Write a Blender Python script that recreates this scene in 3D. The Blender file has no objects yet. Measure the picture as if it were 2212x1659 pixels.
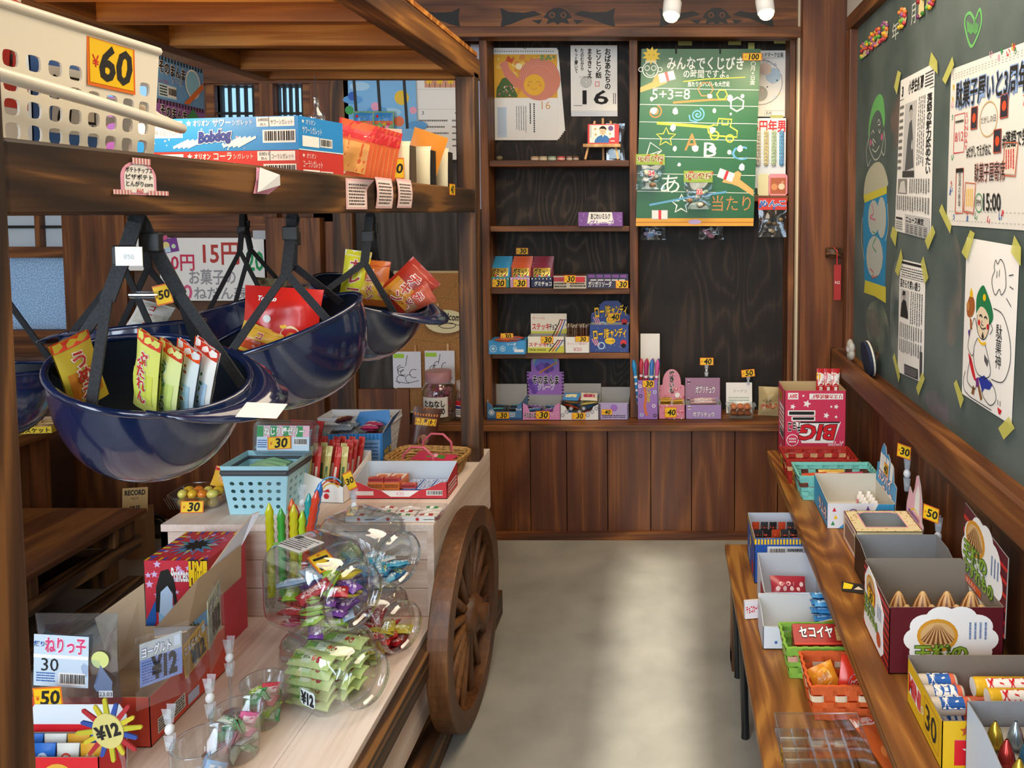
import bpy, math, random
from mathutils import Vector, Matrix, noise
V = Vector; PI = math.pi
sc = bpy.context.scene; COL = sc.collection
random.seed(7)
# ---------------------------------------------------------------- camera
F, PX, PY, PITCH, EYE = 1680.0, 1440.0, 557.8, math.radians(3.5), 1.45
cd = bpy.data.cameras.new('camera'); cam = bpy.data.objects.new('camera', cd); COL.objects.link(cam)
cam.location = (0, 0, EYE); cam.rotation_euler = (PI/2 - PITCH, 0, 0)
cd.sensor_fit = 'HORIZONTAL'; cd.sensor_width = 36; cd.lens = F/2212*36
cd.shift_x = -(PX-1106)/2212; cd.shift_y = (PY-829.5)/2212; cd.clip_start = .02
sc.camera = cam
# ---------------------------------------------------------------- world, sun, large lights, exposure
vs = sc.view_settings
sc.display_settings.display_device = 'sRGB'
vs.view_transform = 'Standard'; vs.look = 'None'; vs.gamma = 1; vs.use_curve_mapping = False
vs.exposure = 0.34
w = bpy.data.worlds.new('sky'); sc.world = w; w.use_nodes = True
bg = w.node_tree.nodes['Background']; bg.inputs[0].default_value = (.62, .82, 1.0, 1); bg.inputs[1].default_value = 1.5
def lamp(name, typ, loc, energy, color, target=None, **kw):
    d = bpy.data.lights.new(name, typ); d.energy = energy; d.color = color
    for k, v in kw.items(): setattr(d, k, v)
    o = bpy.data.objects.new(name, d); COL.objects.link(o); o.location = loc
    if target is not None: o.rotation_euler = (V(target)-V(loc)).to_track_quat('-Z', 'Y').to_euler()
    return o
lamp('sun', 'SUN', (0, -6, 3), 8.0, (1, .93, .8), target=(0, 0, .42), angle=.035)
# daylight through the glass shop front behind the photographer
lamp('shop_front_daylight', 'AREA', (-1.0, -1.38, 1.6), 150, (.74, .87, 1.0), target=(-.5, 2.2, .9), shape='RECTANGLE', size=2.8, size_y=2.2)
# ceiling lamp of the shop
lamp('ceiling_lamp', 'AREA', (.1, 1.6, 2.58), 27, (1.0, .84, .62), target=(.1, 1.6, 0), shape='RECTANGLE', size=1.0, size_y=1.6)
lamp('rafter_fill', 'POINT', (-1.0, 1.42, 1.70), 3.0, (1.0, .64, .32), shadow_soft_size=.05)  # unseen warm light without a fixture, added to brighten the cart's rafters
# ---------------------------------------------------------------- pixel of the photograph -> point of the place
CAMP = V((0, 0, EYE))
def ray(px, py):
    xr = (px-PX)/F; yu = -(py-PY)/F
    c, s = math.cos(PITCH), math.sin(PITCH)
    d = V((xr, c+yu*s, -s+yu*c)); return d/d.y
def atY(px, py, Y): return CAMP + ray(px, py)*Y
def atZ(px, py, Z):
    d = ray(px, py); return CAMP + d*((Z-EYE)/d.z)
def atX(px, py, X):
    d = ray(px, py); return CAMP + d*(X/d.x)
# ---------------------------------------------------------------- materials
def lin(h):
    h = h.lstrip('#'); out = []
    if len(h) == 3: h = ''.join(c*2 for c in h)
    for i in (0, 2, 4):
        c = int(h[i:i+2], 16)/255
        out.append(c/12.92 if c <= .04045 else ((c+.055)/1.055)**2.4)
    return (*out, 1)
_M = {}
def newmat(k):
    m = bpy.data.materials.new(k); m.use_nodes = True; _M[k] = m
    nt = m.node_tree; return m, nt, nt.nodes['Principled BSDF'], nt.nodes['Material Output']
def col(h, rough=.55, metal=0, coat=0, spec=.5):
    k = f'c{h}_{rough}_{metal}_{coat}'
    if k in _M: return _M[k]
    m, nt, b, o = newmat(k)
    b.inputs['Base Color'].default_value = lin(h); b.inputs['Roughness'].default_value = rough
    b.inputs['Metallic'].default_value = metal; b.inputs['Coat Weight'].default_value = coat
    b.inputs['Specular IOR Level'].default_value = spec
    return m
def N(nt, t, **kw):
    n = nt.nodes.new(t)
    for k, v in kw.items():
        if k.startswith('i_'): n.inputs[k[2:].replace('_', ' ')].default_value = v
        else: setattr(n, k, v)
    return n
def ramp(nt, src, stops):
    r = nt.nodes.new('ShaderNodeValToRGB'); e = r.color_ramp.elements
    while len(e) < len(stops): e.new(.5)
    for el, (p, c) in zip(e, stops): el.position = p; el.color = lin(c) if isinstance(c, str) else c
    nt.links.new(src, r.inputs[0]); return r
def wood(k, dark, mid, light, axis='X', rings=7, sc_=1.0, rough=.55, bump=.25, stretch=9, fine=1.0):
    if k in _M: return _M[k]
    m, nt, b, o = newmat(k); L = nt.links.new
    tc = N(nt, 'ShaderNodeTexCoord'); mp = N(nt, 'ShaderNodeMapping')
    s = [5.0*sc_]*3; s['XYZ'.index(axis)] = 5.0*sc_/stretch
    mp.inputs['Scale'].default_value = s
    L(tc.outputs['Object'], mp.inputs[0])
    n1 = N(nt, 'ShaderNodeTexNoise'); n1.inputs['Scale'].default_value = 1.0; n1.inputs['Detail'].default_value = 1.2
    n1.inputs['Distortion'].default_value = .3
    L(mp.outputs[0], n1.inputs['Vector'])
    mu = N(nt, 'ShaderNodeMath', operation='MULTIPLY'); mu.inputs[1].default_value = rings*2; L(n1.outputs[0], mu.inputs[0])
    pp = N(nt, 'ShaderNodeMath', operation='PINGPONG'); pp.inputs[1].default_value = 1; L(mu.outputs[0], pp.inputs[0])
    mp2 = N(nt, 'ShaderNodeMapping'); s2 = [90.0*fine]*3; s2['XYZ'.index(axis)] = 3.0*fine; mp2.inputs['Scale'].default_value = s2
    L(tc.outputs['Object'], mp2.inputs[0])
    n2 = N(nt, 'ShaderNodeTexNoise'); n2.inputs['Scale'].default_value = 1; n2.inputs['Detail'].default_value = 3; L(mp2.outputs[0], n2.inputs['Vector'])
    n3 = N(nt, 'ShaderNodeTexNoise'); n3.inputs['Scale'].default_value = 2.3; n3.inputs['Detail'].default_value = 2; L(tc.outputs['Object'], n3.inputs['Vector'])
    a = N(nt, 'ShaderNodeMath', operation='MULTIPLY_ADD'); L(pp.outputs[0], a.inputs[0]); a.inputs[1].default_value = .42; n2s = N(nt, 'ShaderNodeMath', operation='MULTIPLY'); n2s.inputs[1].default_value = .6; L(n2.outputs[0], n2s.inputs[0]); L(n2s.outputs[0], a.inputs[2])
    a2 = N(nt, 'ShaderNodeMath', operation='MULTIPLY_ADD'); L(n3.outputs[0], a2.inputs[0]); a2.inputs[1].default_value = .5; L(a.outputs[0], a2.inputs[2])
    r = ramp(nt, a2.outputs[0], [(.55, dark), (.86, mid), (1.0, light)])
    sub = N(nt, 'ShaderNodeMath', operation='MULTIPLY'); L(a2.outputs[0], sub.inputs[0]); sub.inputs[1].default_value = 1.05; L(sub.outputs[0], r.inputs[0])
    L(r.outputs[0], b.inputs['Base Color']); b.inputs['Roughness'].default_value = rough
    bp = N(nt, 'ShaderNodeBump'); bp.inputs['Strength'].default_value = bump; bp.inputs['Distance'].default_value = .002
    L(a.outputs[0], bp.inputs['Height']); L(bp.outputs[0], b.inputs['Normal'])
    return m
def mottled(k, c1, c2, scale=8, rough=.7, c3=None, detail=4, bump=0, lo=.35, hi=.65):
    if k in _M: return _M[k]
    m, nt, b, o = newmat(k)
    tc = N(nt, 'ShaderNodeTexCoord'); n1 = N(nt, 'ShaderNodeTexNoise'); n1.inputs['Scale'].default_value = scale; n1.inputs['Detail'].default_value = detail
    nt.links.new(tc.outputs['Object'], n1.inputs['Vector'])
    st = [(lo, c1), (hi, c2)] if c3 is None else [(lo, c1), (hi, c2), (hi+.1, c3)]
    r = ramp(nt, n1.outputs[0], st); nt.links.new(r.outputs[0], b.inputs['Base Color']); b.inputs['Roughness'].default_value = rough
    if bump:
        bp = N(nt, 'ShaderNodeBump'); bp.inputs['Strength'].default_value = bump; bp.inputs['Distance'].default_value = .001
        nt.links.new(n1.outputs[0], bp.inputs['Height']); nt.links.new(bp.outputs[0], b.inputs['Normal'])
    return m
def clear(k='clear', tint='f4fbff', base=.06, edge=.6, rough=.08):
    """thin clear plastic: mostly see-through, glossy at grazing angles"""
    if k in _M: return _M[k]
    m, nt, b, o = newmat(k); L = nt.links.new; nt.nodes.remove(b)
    t = N(nt, 'ShaderNodeBsdfTransparent'); t.inputs[0].default_value = lin(tint)
    g = N(nt, 'ShaderNodeBsdfGlossy'); g.inputs['Roughness'].default_value = rough; g.inputs[0].default_value = (.95, .97, 1, 1)
    lw = N(nt, 'ShaderNodeLayerWeight'); lw.inputs[0].default_value = .35
    mm = N(nt, 'ShaderNodeMath', operation='MULTIPLY_ADD'); L(lw.outputs['Facing'], mm.inputs[0]); mm.inputs[1].default_value = edge; mm.inputs[2].default_value = base
    mx = N(nt, 'ShaderNodeMixShader'); L(mm.outputs[0], mx.inputs[0]); L(t.outputs[0], mx.inputs[1]); L(g.outputs[0], mx.inputs[2]); L(mx.outputs[0], o.inputs[0])
    return m
def film(h, a=.5, rough=.25):
    """half see-through coloured plastic"""
    k = f'f{h}_{a}_{rough}'
    if k in _M: return _M[k]
    m, nt, b, o = newmat(k); b.inputs['Base Color'].default_value = lin(h); b.inputs['Roughness'].default_value = rough; b.inputs['Alpha'].default_value = a
    return m
def jelly(h):
    k = 'j'+h
    if k in _M: return _M[k]
    m, nt, b, o = newmat(k); b.inputs['Base Color'].default_value = lin(h); b.inputs['Roughness'].default_value = .12
    b.inputs['Subsurface Weight'].default_value = .35; b.inputs['Subsurface Radius'].default_value = (.01, .01, .01); b.inputs['Coat Weight'].default_value = .5
    return m
def glow(h, s):
    k = f'g{h}_{s}'
    if k in _M: return _M[k]
    m, nt, b, o = newmat(k); b.inputs['Base Color'].default_value = (0, 0, 0, 1); b.inputs['Emission Color'].default_value = lin(h); b.inputs['Emission Strength'].default_value = s
    return m
BLACK = col('141312'); WHITE = col('f3f2ee'); PAPER = col('f2f0ea', .8); CARD = col('b59a7a', .85); GREYCARD = col('a9a8a3', .85)
YEL = col('f5c713', .5); ORG = col('e5701a', .5); RED = col('d3202a', .4); INK = col('1c1a18', .8); PINK = col('efa6bb', .5)
CLEAR = clear(); CLIPM = film('e2ebf2', .38, .1)
# ---------------------------------------------------------------- text outlines
_G = {}
def glyphs(s, bold=0.0, shear=0.0):
    k = (s, bold, shear)
    if k in _G: return _G[k]
    cu = bpy.data.curves.new('lettering', 'FONT'); cu.body = s; cu.resolution_u = 2; cu.offset = bold; cu.shear = shear; cu.align_x = 'CENTER'; cu.space_line = .92
    ob = bpy.data.objects.new('lettering', cu); me = bpy.data.meshes.new_from_object(ob)
    vs_ = [(v.co.x, v.co.y) for v in me.vertices]; fs = [tuple(p.vertices) for p in me.polygons]
    bpy.data.objects.remove(ob); bpy.data.meshes.remove(me); bpy.data.curves.remove(cu)
    if not vs_: vs_ = [(0, 0)]
    xs = [v[0] for v in vs_]; ys = [v[1] for v in vs_]
    _G[k] = (vs_, fs, min(xs), max(xs), min(ys), max(ys)); return _G[k]
class Fr:
    """a face to draw on: x,y run 0..1 over w by h metres; l is the height of the ink above it in layers"""
    EPS = .0004
    def __init__(s, O, U, Vv, w, h, fn=None):
        s.O, s.U, s.V = V(O), V(U).normalized(), V(Vv).normalized(); s.w, s.h, s.fn = w, h, fn; s.N = s.U.cross(s.V)
    def pt(s, x, y, l=0):
        if s.fn: return s.fn(x, y, l*s.EPS)
        return s.O + s.U*(x*s.w) + s.V*(y*s.h) + s.N*(l*s.EPS)
    def sub(s, x0, y0, x1, y1, l=0):
        return Fr(s.pt(x0, y0, l), s.U, s.V, (x1-x0)*s.w, (y1-y0)*s.h) if not s.fn else Fr((0, 0, 0), (1, 0, 0), (0, 1, 0), (x1-x0)*s.w, (y1-y0)*s.h, lambda x, y, e: s.fn(x0+x*(x1-x0), y0+y*(y1-y0), e+l*s.EPS))
class MB:
    """collects faces of one mesh object"""
    def __init__(s): s.v = []; s.f = []; s.m = []; s.s = []; s.mats = []; s.M = Matrix(); s.k = 0
    def up(s, l): s.k += 1; return l + s.k*.006
    def mi(s, m):
        if m not in s.mats: s.mats.append(m)
        return s.mats.index(m)
    def add(s, vs_, fs, m, smooth=False):
        b = len(s.v); i = s.mi(m); M = s.M
        s.v += [tuple(M @ V(v)) for v in vs_]
        for f in fs: s.f.append(tuple(b+j for j in f)); s.m.append(i); s.s.append(smooth)
    def quad(s, a, b, c, d, m): s.add([a, b, c, d], [(0, 1, 2, 3)], m)
    def box(s, x0, x1, y0, y1, z0, z1, m, mats=None):
        vs_ = [(x, y, z) for z in (z0, z1) for y in (y0, y1) for x in (x0, x1)]
        fs = {'bottom': (0, 2, 3, 1), 'top': (4, 5, 7, 6), 'front': (0, 1, 5, 4), 'back': (2, 6, 7, 3), 'left': (0, 4, 6, 2), 'right': (1, 3, 7, 5)}
        b = len(s.v); s.v += [tuple(s.M @ V(v)) for v in vs_]
        for k, f in fs.items():
            s.f.append(tuple(b+j for j in f)); s.m.append(s.mi((mats or {}).get(k, m))); s.s.append(False)
    def bar(s, a, b, wx, wy, m, up=(0, 0, 1)):
        """a straight beam of section wx by wy from a to b"""
        a, b = V(a), V(b); d = (b-a).normalized(); u = V(up)
        if abs(d.dot(u)) > .95: u = V((0, 1, 0))
        r = d.cross(u).normalized(); u = r.cross(d)
        vs_ = [p + r*(sx*wx/2) + u*(sy*wy/2) for p in (a, b) for sx, sy in ((-1, -1), (1, -1), (1, 1), (-1, 1))]
        s.add(vs_, [(0, 1, 2, 3), (7, 6, 5, 4), (0, 4, 5, 1), (1, 5, 6, 2), (2, 6, 7, 3), (3, 7, 4, 0)], m)
    def tube(s, pts, r, m, n=8, caps=True):
        pts = [V(p) for p in pts]; rs = r if isinstance(r, (list, tuple)) else [r]*len(pts)
        vs_ = []; up = None
        for i, p in enumerate(pts):
            d = (pts[min(i+1, len(pts)-1)] - pts[max(i-1, 0)]).normalized()
            if up is None: up = V((0, 0, 1)) if abs(d.z) < .9 else V((1, 0, 0))
            x = d.cross(up).normalized(); up = x.cross(d).normalized()
            vs_ += [p + (x*math.cos(2*PI*k/n) + up*math.sin(2*PI*k/n))*rs[i] for k in range(n)]
        fs = [(i*n+k, i*n+(k+1) % n, (i+1)*n+(k+1) % n, (i+1)*n+k) for i in range(len(pts)-1) for k in range(n)]
        s.add(vs_, fs, m, True)
        if caps: s.add(vs_[:n], [tuple(range(n))[::-1]], m); s.add(vs_[-n:], [tuple(range(n))], m)
    def lathe(s, prof, m, n=24, c=(0, 0, 0), ax='Z', sx=1, sy=1, e=2.0, smooth=True):
        """turn (radius, height) pairs about an axis; e>2 squares the section off"""
        vs_ = []
        for r, z in prof:
            for k in range(n):
                a = 2*PI*k/n; ca, sa = math.cos(a), math.sin(a)
                q = (abs(ca)**e + abs(sa)**e)**(-1/e) if e != 2 else 1
                p = (r*ca*q*sx, r*sa*q*sy, z)
                if ax == 'X': p = (p[2], p[0], p[1])
                elif ax == 'Y': p = (p[0], p[2], p[1])
                vs_.append((p[0]+c[0], p[1]+c[1], p[2]+c[2]))
        fs = [(i*n+k, i*n+(k+1) % n, (i+1)*n+(k+1) % n, (i+1)*n+k) for i in range(len(prof)-1) for k in range(n)]
        s.add(vs_, fs, m, smooth)
    def ball(s, c, r, m, n=12, k=8, sx=1, sy=1, sz=1):
        s.lathe([(r*max(math.sin(PI*i/k), .001), -r*math.cos(PI*i/k)*sz) for i in range(k+1)], m, n, c, sx=sx, sy=sy)
    def panel(s, fr, pts, t, m_out, m_in=None, m_edge=None):
        """a card of any outline (pts in 0..1 of fr) with thickness t behind the face"""
        m_in = m_in or m_out; n = len(pts); o = [fr.pt(x, y) for x, y in pts]; i = [p - fr.N*t for p in o]
        s.add(o, [tuple(range(n))], m_out); s.add(i, [tuple(range(n))[::-1]], m_in)
        s.add(o+i, [(k, n+k, n+(k+1) % n, (k+1) % n) for k in range(n)], m_edge or m_in)
    # ---- drawing on a face
    def poly(s, fr, pts, m, l=1):
        l = s.up(l)
        s.add([fr.pt(x, y, l) for x, y in pts], [tuple(range(len(pts)))], m)
    def rect(s, fr, x0, y0, x1, y1, m, l=1, nx=1, ny=1):
        l = s.up(l)
        if fr.fn and nx == 1: nx, ny = max(1, round(10*abs(x1-x0))), max(1, round(10*abs(y1-y0)))
        s.add([fr.pt(x0+(x1-x0)*i/nx, y0+(y1-y0)*j/ny, l) for j in range(ny+1) for i in range(nx+1)],
              [(j*(nx+1)+i, j*(nx+1)+i+1, (j+1)*(nx+1)+i+1, (j+1)*(nx+1)+i) for j in range(ny) for i in range(nx)], m)
    def disc(s, fr, cx, cy, rx, m, l=1, ry=None, n=20, a0=0, a1=2*PI):
        ry = ry if ry is not None else rx*fr.w/fr.h
        s.poly(fr, [(cx+rx*math.cos(a0+(a1-a0)*k/n), cy+ry*math.sin(a0+(a1-a0)*k/n)) for k in range(n if a1-a0 > 6.2 else n+1)], m, l)
    def star(s, fr, cx, cy, r, m, l=1, n=5, inner=.45, rot=0):
        k = fr.w/fr.h
        s.poly(fr, [(cx+math.sin(rot+PI*i/n)*r*(1 if i % 2 == 0 else inner), cy+math.cos(rot+PI*i/n)*r*k*(1 if i % 2 == 0 else inner)) for i in range(2*n)], m, l)
    def stroke(s, fr, pts, wd, m, l=1, closed=False):
        """a drawn line, wd in metres"""
        l = s.up(l)
        if closed: pts = list(pts)+[pts[0]]
        P = [(x*fr.w, y*fr.h) for x, y in pts]; out = []
        for i, (x, y) in enumerate(P):
            x0, y0 = P[max(i-1, 0)]; x1, y1 = P[min(i+1, len(P)-1)]
            if closed and i in (0, len(P)-1): x0, y0 = P[-2]; x1, y1 = P[1]
            d = math.hypot(x1-x0, y1-y0) or 1; nx, ny = -(y1-y0)/d*wd/2, (x1-x0)/d*wd/2
            out += [((x+nx)/fr.w, (y+ny)/fr.h), ((x-nx)/fr.w, (y-ny)/fr.h)]
        s.add([fr.pt(a, b, l) for a, b in out], [(2*i, 2*i+1, 2*i+3, 2*i+2) for i in range(len(P)-1)], m)
    def ring(s, fr, cx, cy, rx, wd, m, l=1, ry=None, n=24, a0=0, a1=2*PI):
        ry = ry if ry is not None else rx*fr.w/fr.h
        s.stroke(fr, [(cx+rx*math.cos(a0+(a1-a0)*k/n), cy+ry*math.sin(a0+(a1-a0)*k/n)) for k in range(n+1)], wd, m, l)
    def txt(s, fr, t, x0, y0, x1, y1, m, l=2, bold=0.0, fit=False, shear=0.0, rot=0, out=None, ow=.05, vert=False):
        """letters inside the box x0..x1, y0..y1 of fr; out = colour of a fat outline under them; vert = one column top to bottom"""
        if vert: t = '\n'.join(t)
        l = s.up(l); s.k += 1
        if max(map(ord, t)) > 0x2000: bold, ow = min(bold, .03), min(ow, .045)
        vs_, fs, a, b, c, d = glyphs(t, 0, shear)
        W, H = (x1-x0)*fr.w, (y1-y0)*fr.h; kx, ky = W/max(b-a, 1e-6), H/max(d-c, 1e-6)
        if not fit: kx = ky = min(kx, ky)
        cx, cy = (x0+x1)/2, (y0+y1)/2; co, si = math.cos(rot), math.sin(rot)
        def put(vv, ff, mm, ll):
            o = []
            for x, y in vv:
                X, Y = (x-(a+b)/2)*kx, (y-(c+d)/2)*ky; X, Y = X*co-Y*si, X*si+Y*co
                o.append(fr.pt(cx+X/fr.w, cy+Y/fr.h, ll))
            s.add(o, ff, mm)
        if out is not None:
            g = glyphs(t, bold+ow, shear); put(g[0], g[1], out, l)
        if bold: vs_, fs = glyphs(t, bold, shear)[:2]
        put(vs_, fs, m, l+(1 if out is not None else 0))
    def scribble(s, fr, x0, y0, x1, y1, rows, m, l=1, vert=False, seed=0, fill=.85, thick=.5, dash=(.02, .07)):
        """rows of tiny unreadable print as short dashes"""
        R = random.Random(seed)
        for r in range(rows):
            a, b = (r+.5-thick/2)/rows, (r+.5+thick/2)/rows; p = 0.0; end = fill+R.random()*(1-fill)
            while p < end:
                q = min(p+R.uniform(*dash), end)
                if vert: s.rect(fr, x0+(x1-x0)*a, y1-(y1-y0)*q, x0+(x1-x0)*b, y1-(y1-y0)*p, m, l)
                else: s.rect(fr, x0+(x1-x0)*p, y1-(y1-y0)*b, x0+(x1-x0)*q, y1-(y1-y0)*a, m, l)
                p = q + R.uniform(*dash)*.35
    def barcode(s, fr, x0, y0, x1, y1, l=1, seed=1):
        R = random.Random(seed); s.rect(fr, x0, y0, x1, y1, WHITE, l); x = x0+(x1-x0)*.06
        while x < x1-(x1-x0)*.06:
            q = (x1-x0)*R.choice((.015, .03, .045)); s.rect(fr, x, y0+(y1-y0)*.15, min(x+q, x1), y1-(y1-y0)*.1, INK, l+1); x += q+(x1-x0)*R.choice((.02, .035))
    def build(s, name, parent=None, loc=None, rot=None, bevel=0, solid=0, seg=2, off=0):
        me = bpy.data.meshes.new(name); me.from_pydata(s.v, [], s.f)
        for m in s.mats: me.materials.append(m)
        me.polygons.foreach_set('material_index', s.m); me.polygons.foreach_set('use_smooth', s.s); me.update()
        o = bpy.data.objects.new(name, me); COL.objects.link(o)
        if parent is not None: o.parent = parent
        if loc is not None: o.location = loc
        if rot is not None: o.rotation_euler = rot
        if solid:
            d = o.modifiers.new('thickness', 'SOLIDIFY'); d.thickness = solid; d.offset = off
        if bevel:
            d = o.modifiers.new('edges', 'BEVEL'); d.width = bevel; d.segments = seg; d.limit_method = 'ANGLE'; d.angle_limit = .6
        return o
def tag(o, label=None, cat=None, group=None, kind=None):
    for k, v in (('label', label), ('category', cat), ('group', group), ('kind', kind)):
        if v: o[k] = v
    return o
def T(name, label, cat, loc=(0, 0, 0), rz=0, group=None, rot=None):
    o = bpy.data.objects.new(name, None); COL.objects.link(o); o.empty_display_size = .05; o.location = loc; o.rotation_euler = rot or (0, 0, rz)
    return tag(o, label, cat, group)
def one(mb, name, label, cat, loc=(0, 0, 0), rz=0, group=None, rot=None, **kw):
    return tag(mb.build(name, None, loc, rot or (0, 0, rz), **kw), label, cat, group)
def S(mb, name, **kw): return tag(mb.build(name, **kw), kind='structure')
def dup(o, loc=None, rz=None, label=None, group=None, rot=None, parent=None, scale=None):
    c = o.copy(); COL.objects.link(c); c.parent = parent
    if loc is not None: c.location = loc
    if rz is not None: c.rotation_euler = (0, 0, rz)
    if rot is not None: c.rotation_euler = rot
    if scale is not None: c.scale = (scale,)*3
    if label: c['label'] = label
    if group: c['group'] = group
    for ch in list(o.children): dup(ch, parent=c)
    return c
def price(fr, x0, y0, x1, y1, t, l=3, mb=None, rot=0, red=True):
    """a yellow price card with an orange edge"""
    mb = mb or MB(); mb.rect(fr, x0, y0, x1, y1, ORG, l); dx, dy = (x1-x0)*.045, (y1-y0)*.07
    mb.rect(fr, x0+dx, y0+dy, x1-dx, y1-dy, YEL, l+1)
    if red: mb.txt(fr, '¥', x0+dx*2, y0+dy*5, x0+dx*5, y1-dy*5, RED, l+2)
    mb.txt(fr, t, x0+dx*(5.5 if red else 2), y0+dy*2, x1-dx*2, y1-dy*2, INK, l+2, bold=.03, shear=.15)
    return mb
def boxframes(w, d, h):
    return dict(front=Fr((-w/2, -d/2, 0), (1, 0, 0), (0, 0, 1), w, h), right=Fr((w/2, -d/2, 0), (0, 1, 0), (0, 0, 1), d, h),
                left=Fr((-w/2, d/2, 0), (0, -1, 0), (0, 0, 1), d, h), back=Fr((w/2, d/2, 0), (-1, 0, 0), (0, 0, 1), w, h),
                top=Fr((-w/2, -d/2, h), (1, 0, 0), (0, 1, 0), w, d))

SQ = [(0, 0), (1, 0), (1, 1), (0, 1)]
def tray(m, w, d, h, out, inn, front=SQ, back=SQ, left=SQ, right=SQ, t=.0015, b=None):
    """an open carton: bottom and four walls of any outline; returns the frames of its faces"""
    f = boxframes(w, d, h)
    for k, p in (('front', front), ('back', back), ('left', left), ('right', right)):
        if p: m.panel(f[k], p, t, out, inn)
    m.box(-w/2, w/2, -d/2, d/2, 0, t, inn, {'bottom': b or out}); return f
def solid(m, w, d, h, out, top=None):
    m.box(-w/2, w/2, -d/2, d/2, 0, h, out, {'top': top or out}); return boxframes(w, d, h)
def pouch(m, w, h, d, mt, back=None, seed=0, crimp=.07, nx=8, ny=9, flat=.0, crinkle=.05, crimpmat=None):
    """a filled packet standing on its lower seam; returns frames for drawing on its front and back"""
    R = random.Random(seed); ph = [R.uniform(0, 6) for _ in range(6)]
    def th(x, y):
        u, v = 2*x-1, (y-crimp)/(1-2*crimp)*2-1
        if abs(v) >= 1: return .0012+.0008*math.sin(x*60)
        k = max(0, (1-abs(u)**2.4))**.5*max(0, (1-abs(v)**2.6))**.6
        k *= 1+crinkle*(math.sin(9*x+ph[0])*math.sin(7*y+ph[1])+.6*math.sin(17*x+ph[2]+5*y)+.6*math.sin(15*y+ph[3]-4*x))
        return max(.0012, d/2*k)
    def px(x, y):
        sh = 1-.05*math.sin(PI*min(1, max(0, y)))
        return (x-.5)*w*sh
    f = Fr((0, 0, 0), (1, 0, 0), (0, 0, 1), w, h, lambda x, y, e: V((px(x, y), -th(x, y)-e, y*h)))
    g = Fr((0, 0, 0), (1, 0, 0), (0, 0, 1), w, h, lambda x, y, e: V((-px(x, y), th(x, y)+e, y*h)))
    for q, mm in ((f, mt), (g, back or mt)):
        P = [q.pt(i/nx, j/ny) for j in range(ny+1) for i in range(nx+1)]
        m.add(P, [(j*(nx+1)+i, j*(nx+1)+i+1, (j+1)*(nx+1)+i+1, (j+1)*(nx+1)+i) for j in range(ny) for i in range(nx)], mm, True)
    if crimpmat:
        for q in (f, g): m.rect(q, 0, 1-crimp, 1, 1, crimpmat, 1, 8, 1); m.rect(q, 0, 0, 1, crimp, crimpmat, 1, 8, 1)
    return f, g
def clip_stand(t, h=.06, pos=(0, 0, 0)):
    """a clear plastic price clip: jaw, ball joint, jaw; parts of thing t"""
    x, y, z = pos
    for a, b in ((0, h*.36), (h*.6, h)):
        m = MB()
        for s in (-1, 1): m.add([(x-.006, y+s*.003, z+a), (x+.006, y+s*.003, z+a), (x+.009, y+s*.008*(1 if a else .6), z+b), (x-.009, y+s*.008*(1 if a else .6), z+b)], [(0, 1, 2, 3)], CLIPM)
        m.box(x-.005, x+.005, y-.006, y+.006, z+(a+b)/2-.004, z+(a+b)/2+.004, CLIPM); m.build('clip_jaw', t)
    m = MB(); m.ball((x, y, z+h*.48), h*.10, col('e9eef2', .3), 10, 6, sz=1.25); m.build('joint', t)
# ================================================================ woods and room surfaces
W_RAIL = wood('rail_wood', '24140a', '4b2f17', '7c5329', 'Y', rings=9, sc_=1.5, rough=.5, stretch=12)
W_RAILZ = wood('post_wood', '2a180b', '513218', '7a5028', 'Z', rings=6, sc_=1.5, rough=.55, stretch=12)
W_ROOF = wood('roof_wood', '80460f', 'ae6a20', 'cc8a3c', 'X', rings=6, sc_=1.2, rough=.6)
W_ROOFY = wood('roof_beam_wood', '452509', '744619', '986528', 'Y', rings=6, sc_=1.2, rough=.6)
W_SHELF = wood('shelf_wood', '4a2810', '6e401c', '885428', 'X', rings=5, sc_=1.6)
W_SHELFZ = wood('upright_wood', '4a2810', '6b3d1a', '835026', 'Z', rings=5, sc_=1.6)
W_DARK = wood('burnt_plywood', '120e0b', '1f1813', '3d3128', 'Z', rings=17, sc_=.9, rough=.7, stretch=2.4, bump=.5)
W_DARK2 = wood('dark_brown_plywood', '140e09', '20160f', '36281e', 'Z', rings=10, sc_=.9, rough=.65, stretch=3.5)
W_WAINZ = wood('wainscot_wood', '532a12', '673819', '7e4a22', 'Z', rings=5, sc_=1.3, rough=.5)
W_WAINY = wood('wainscot_rail_wood', '4f2a12', '6e401b', '865426', 'Y', rings=5, sc_=1.3, rough=.5)
W_WAINX = wood('wall_rail_wood', '45220e', '6d3c18', '8f5828', 'X', rings=5, sc_=1.3, rough=.5)
W_BENCH = wood('bench_wood', '693c14', '8b5722', 'a67230', 'Y', rings=12, sc_=1.7, rough=.5, stretch=8)
W_WHEEL = wood('wheel_wood', '4a2b14', '6a4221', '85592f', 'Z', rings=2, sc_=1.0, rough=.5, stretch=5)
W_PALE = wood('pale_cart_board', 'd3b9a6', 'e3cfc0', 'ecdcd0', 'Y', rings=4, sc_=1.0, rough=.5, bump=.08)
W_PALEX = wood('pale_cart_front', 'd3b9a6', 'e3cfc0', 'ecdcd0', 'X', rings=4, sc_=1.0, rough=.5, bump=.08)
FLOORM = mottled('concrete_floor', '8f8d84', 'a8a69c', 5, .38, detail=9, lo=.3, hi=.7)
BOARDM = mottled('chalkboard_green', '44524f', '616d69', 3.2, .75, detail=5)
PLASTER = col('d9d3c6', .85); BROWNP = mottled('brown_wall_panel', '5d4130', '6d4e3a', 14, .8)
CORK = mottled('cork', '9c6b3a', 'b88550', 160, .9)
FLOORW = 1.0
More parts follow.
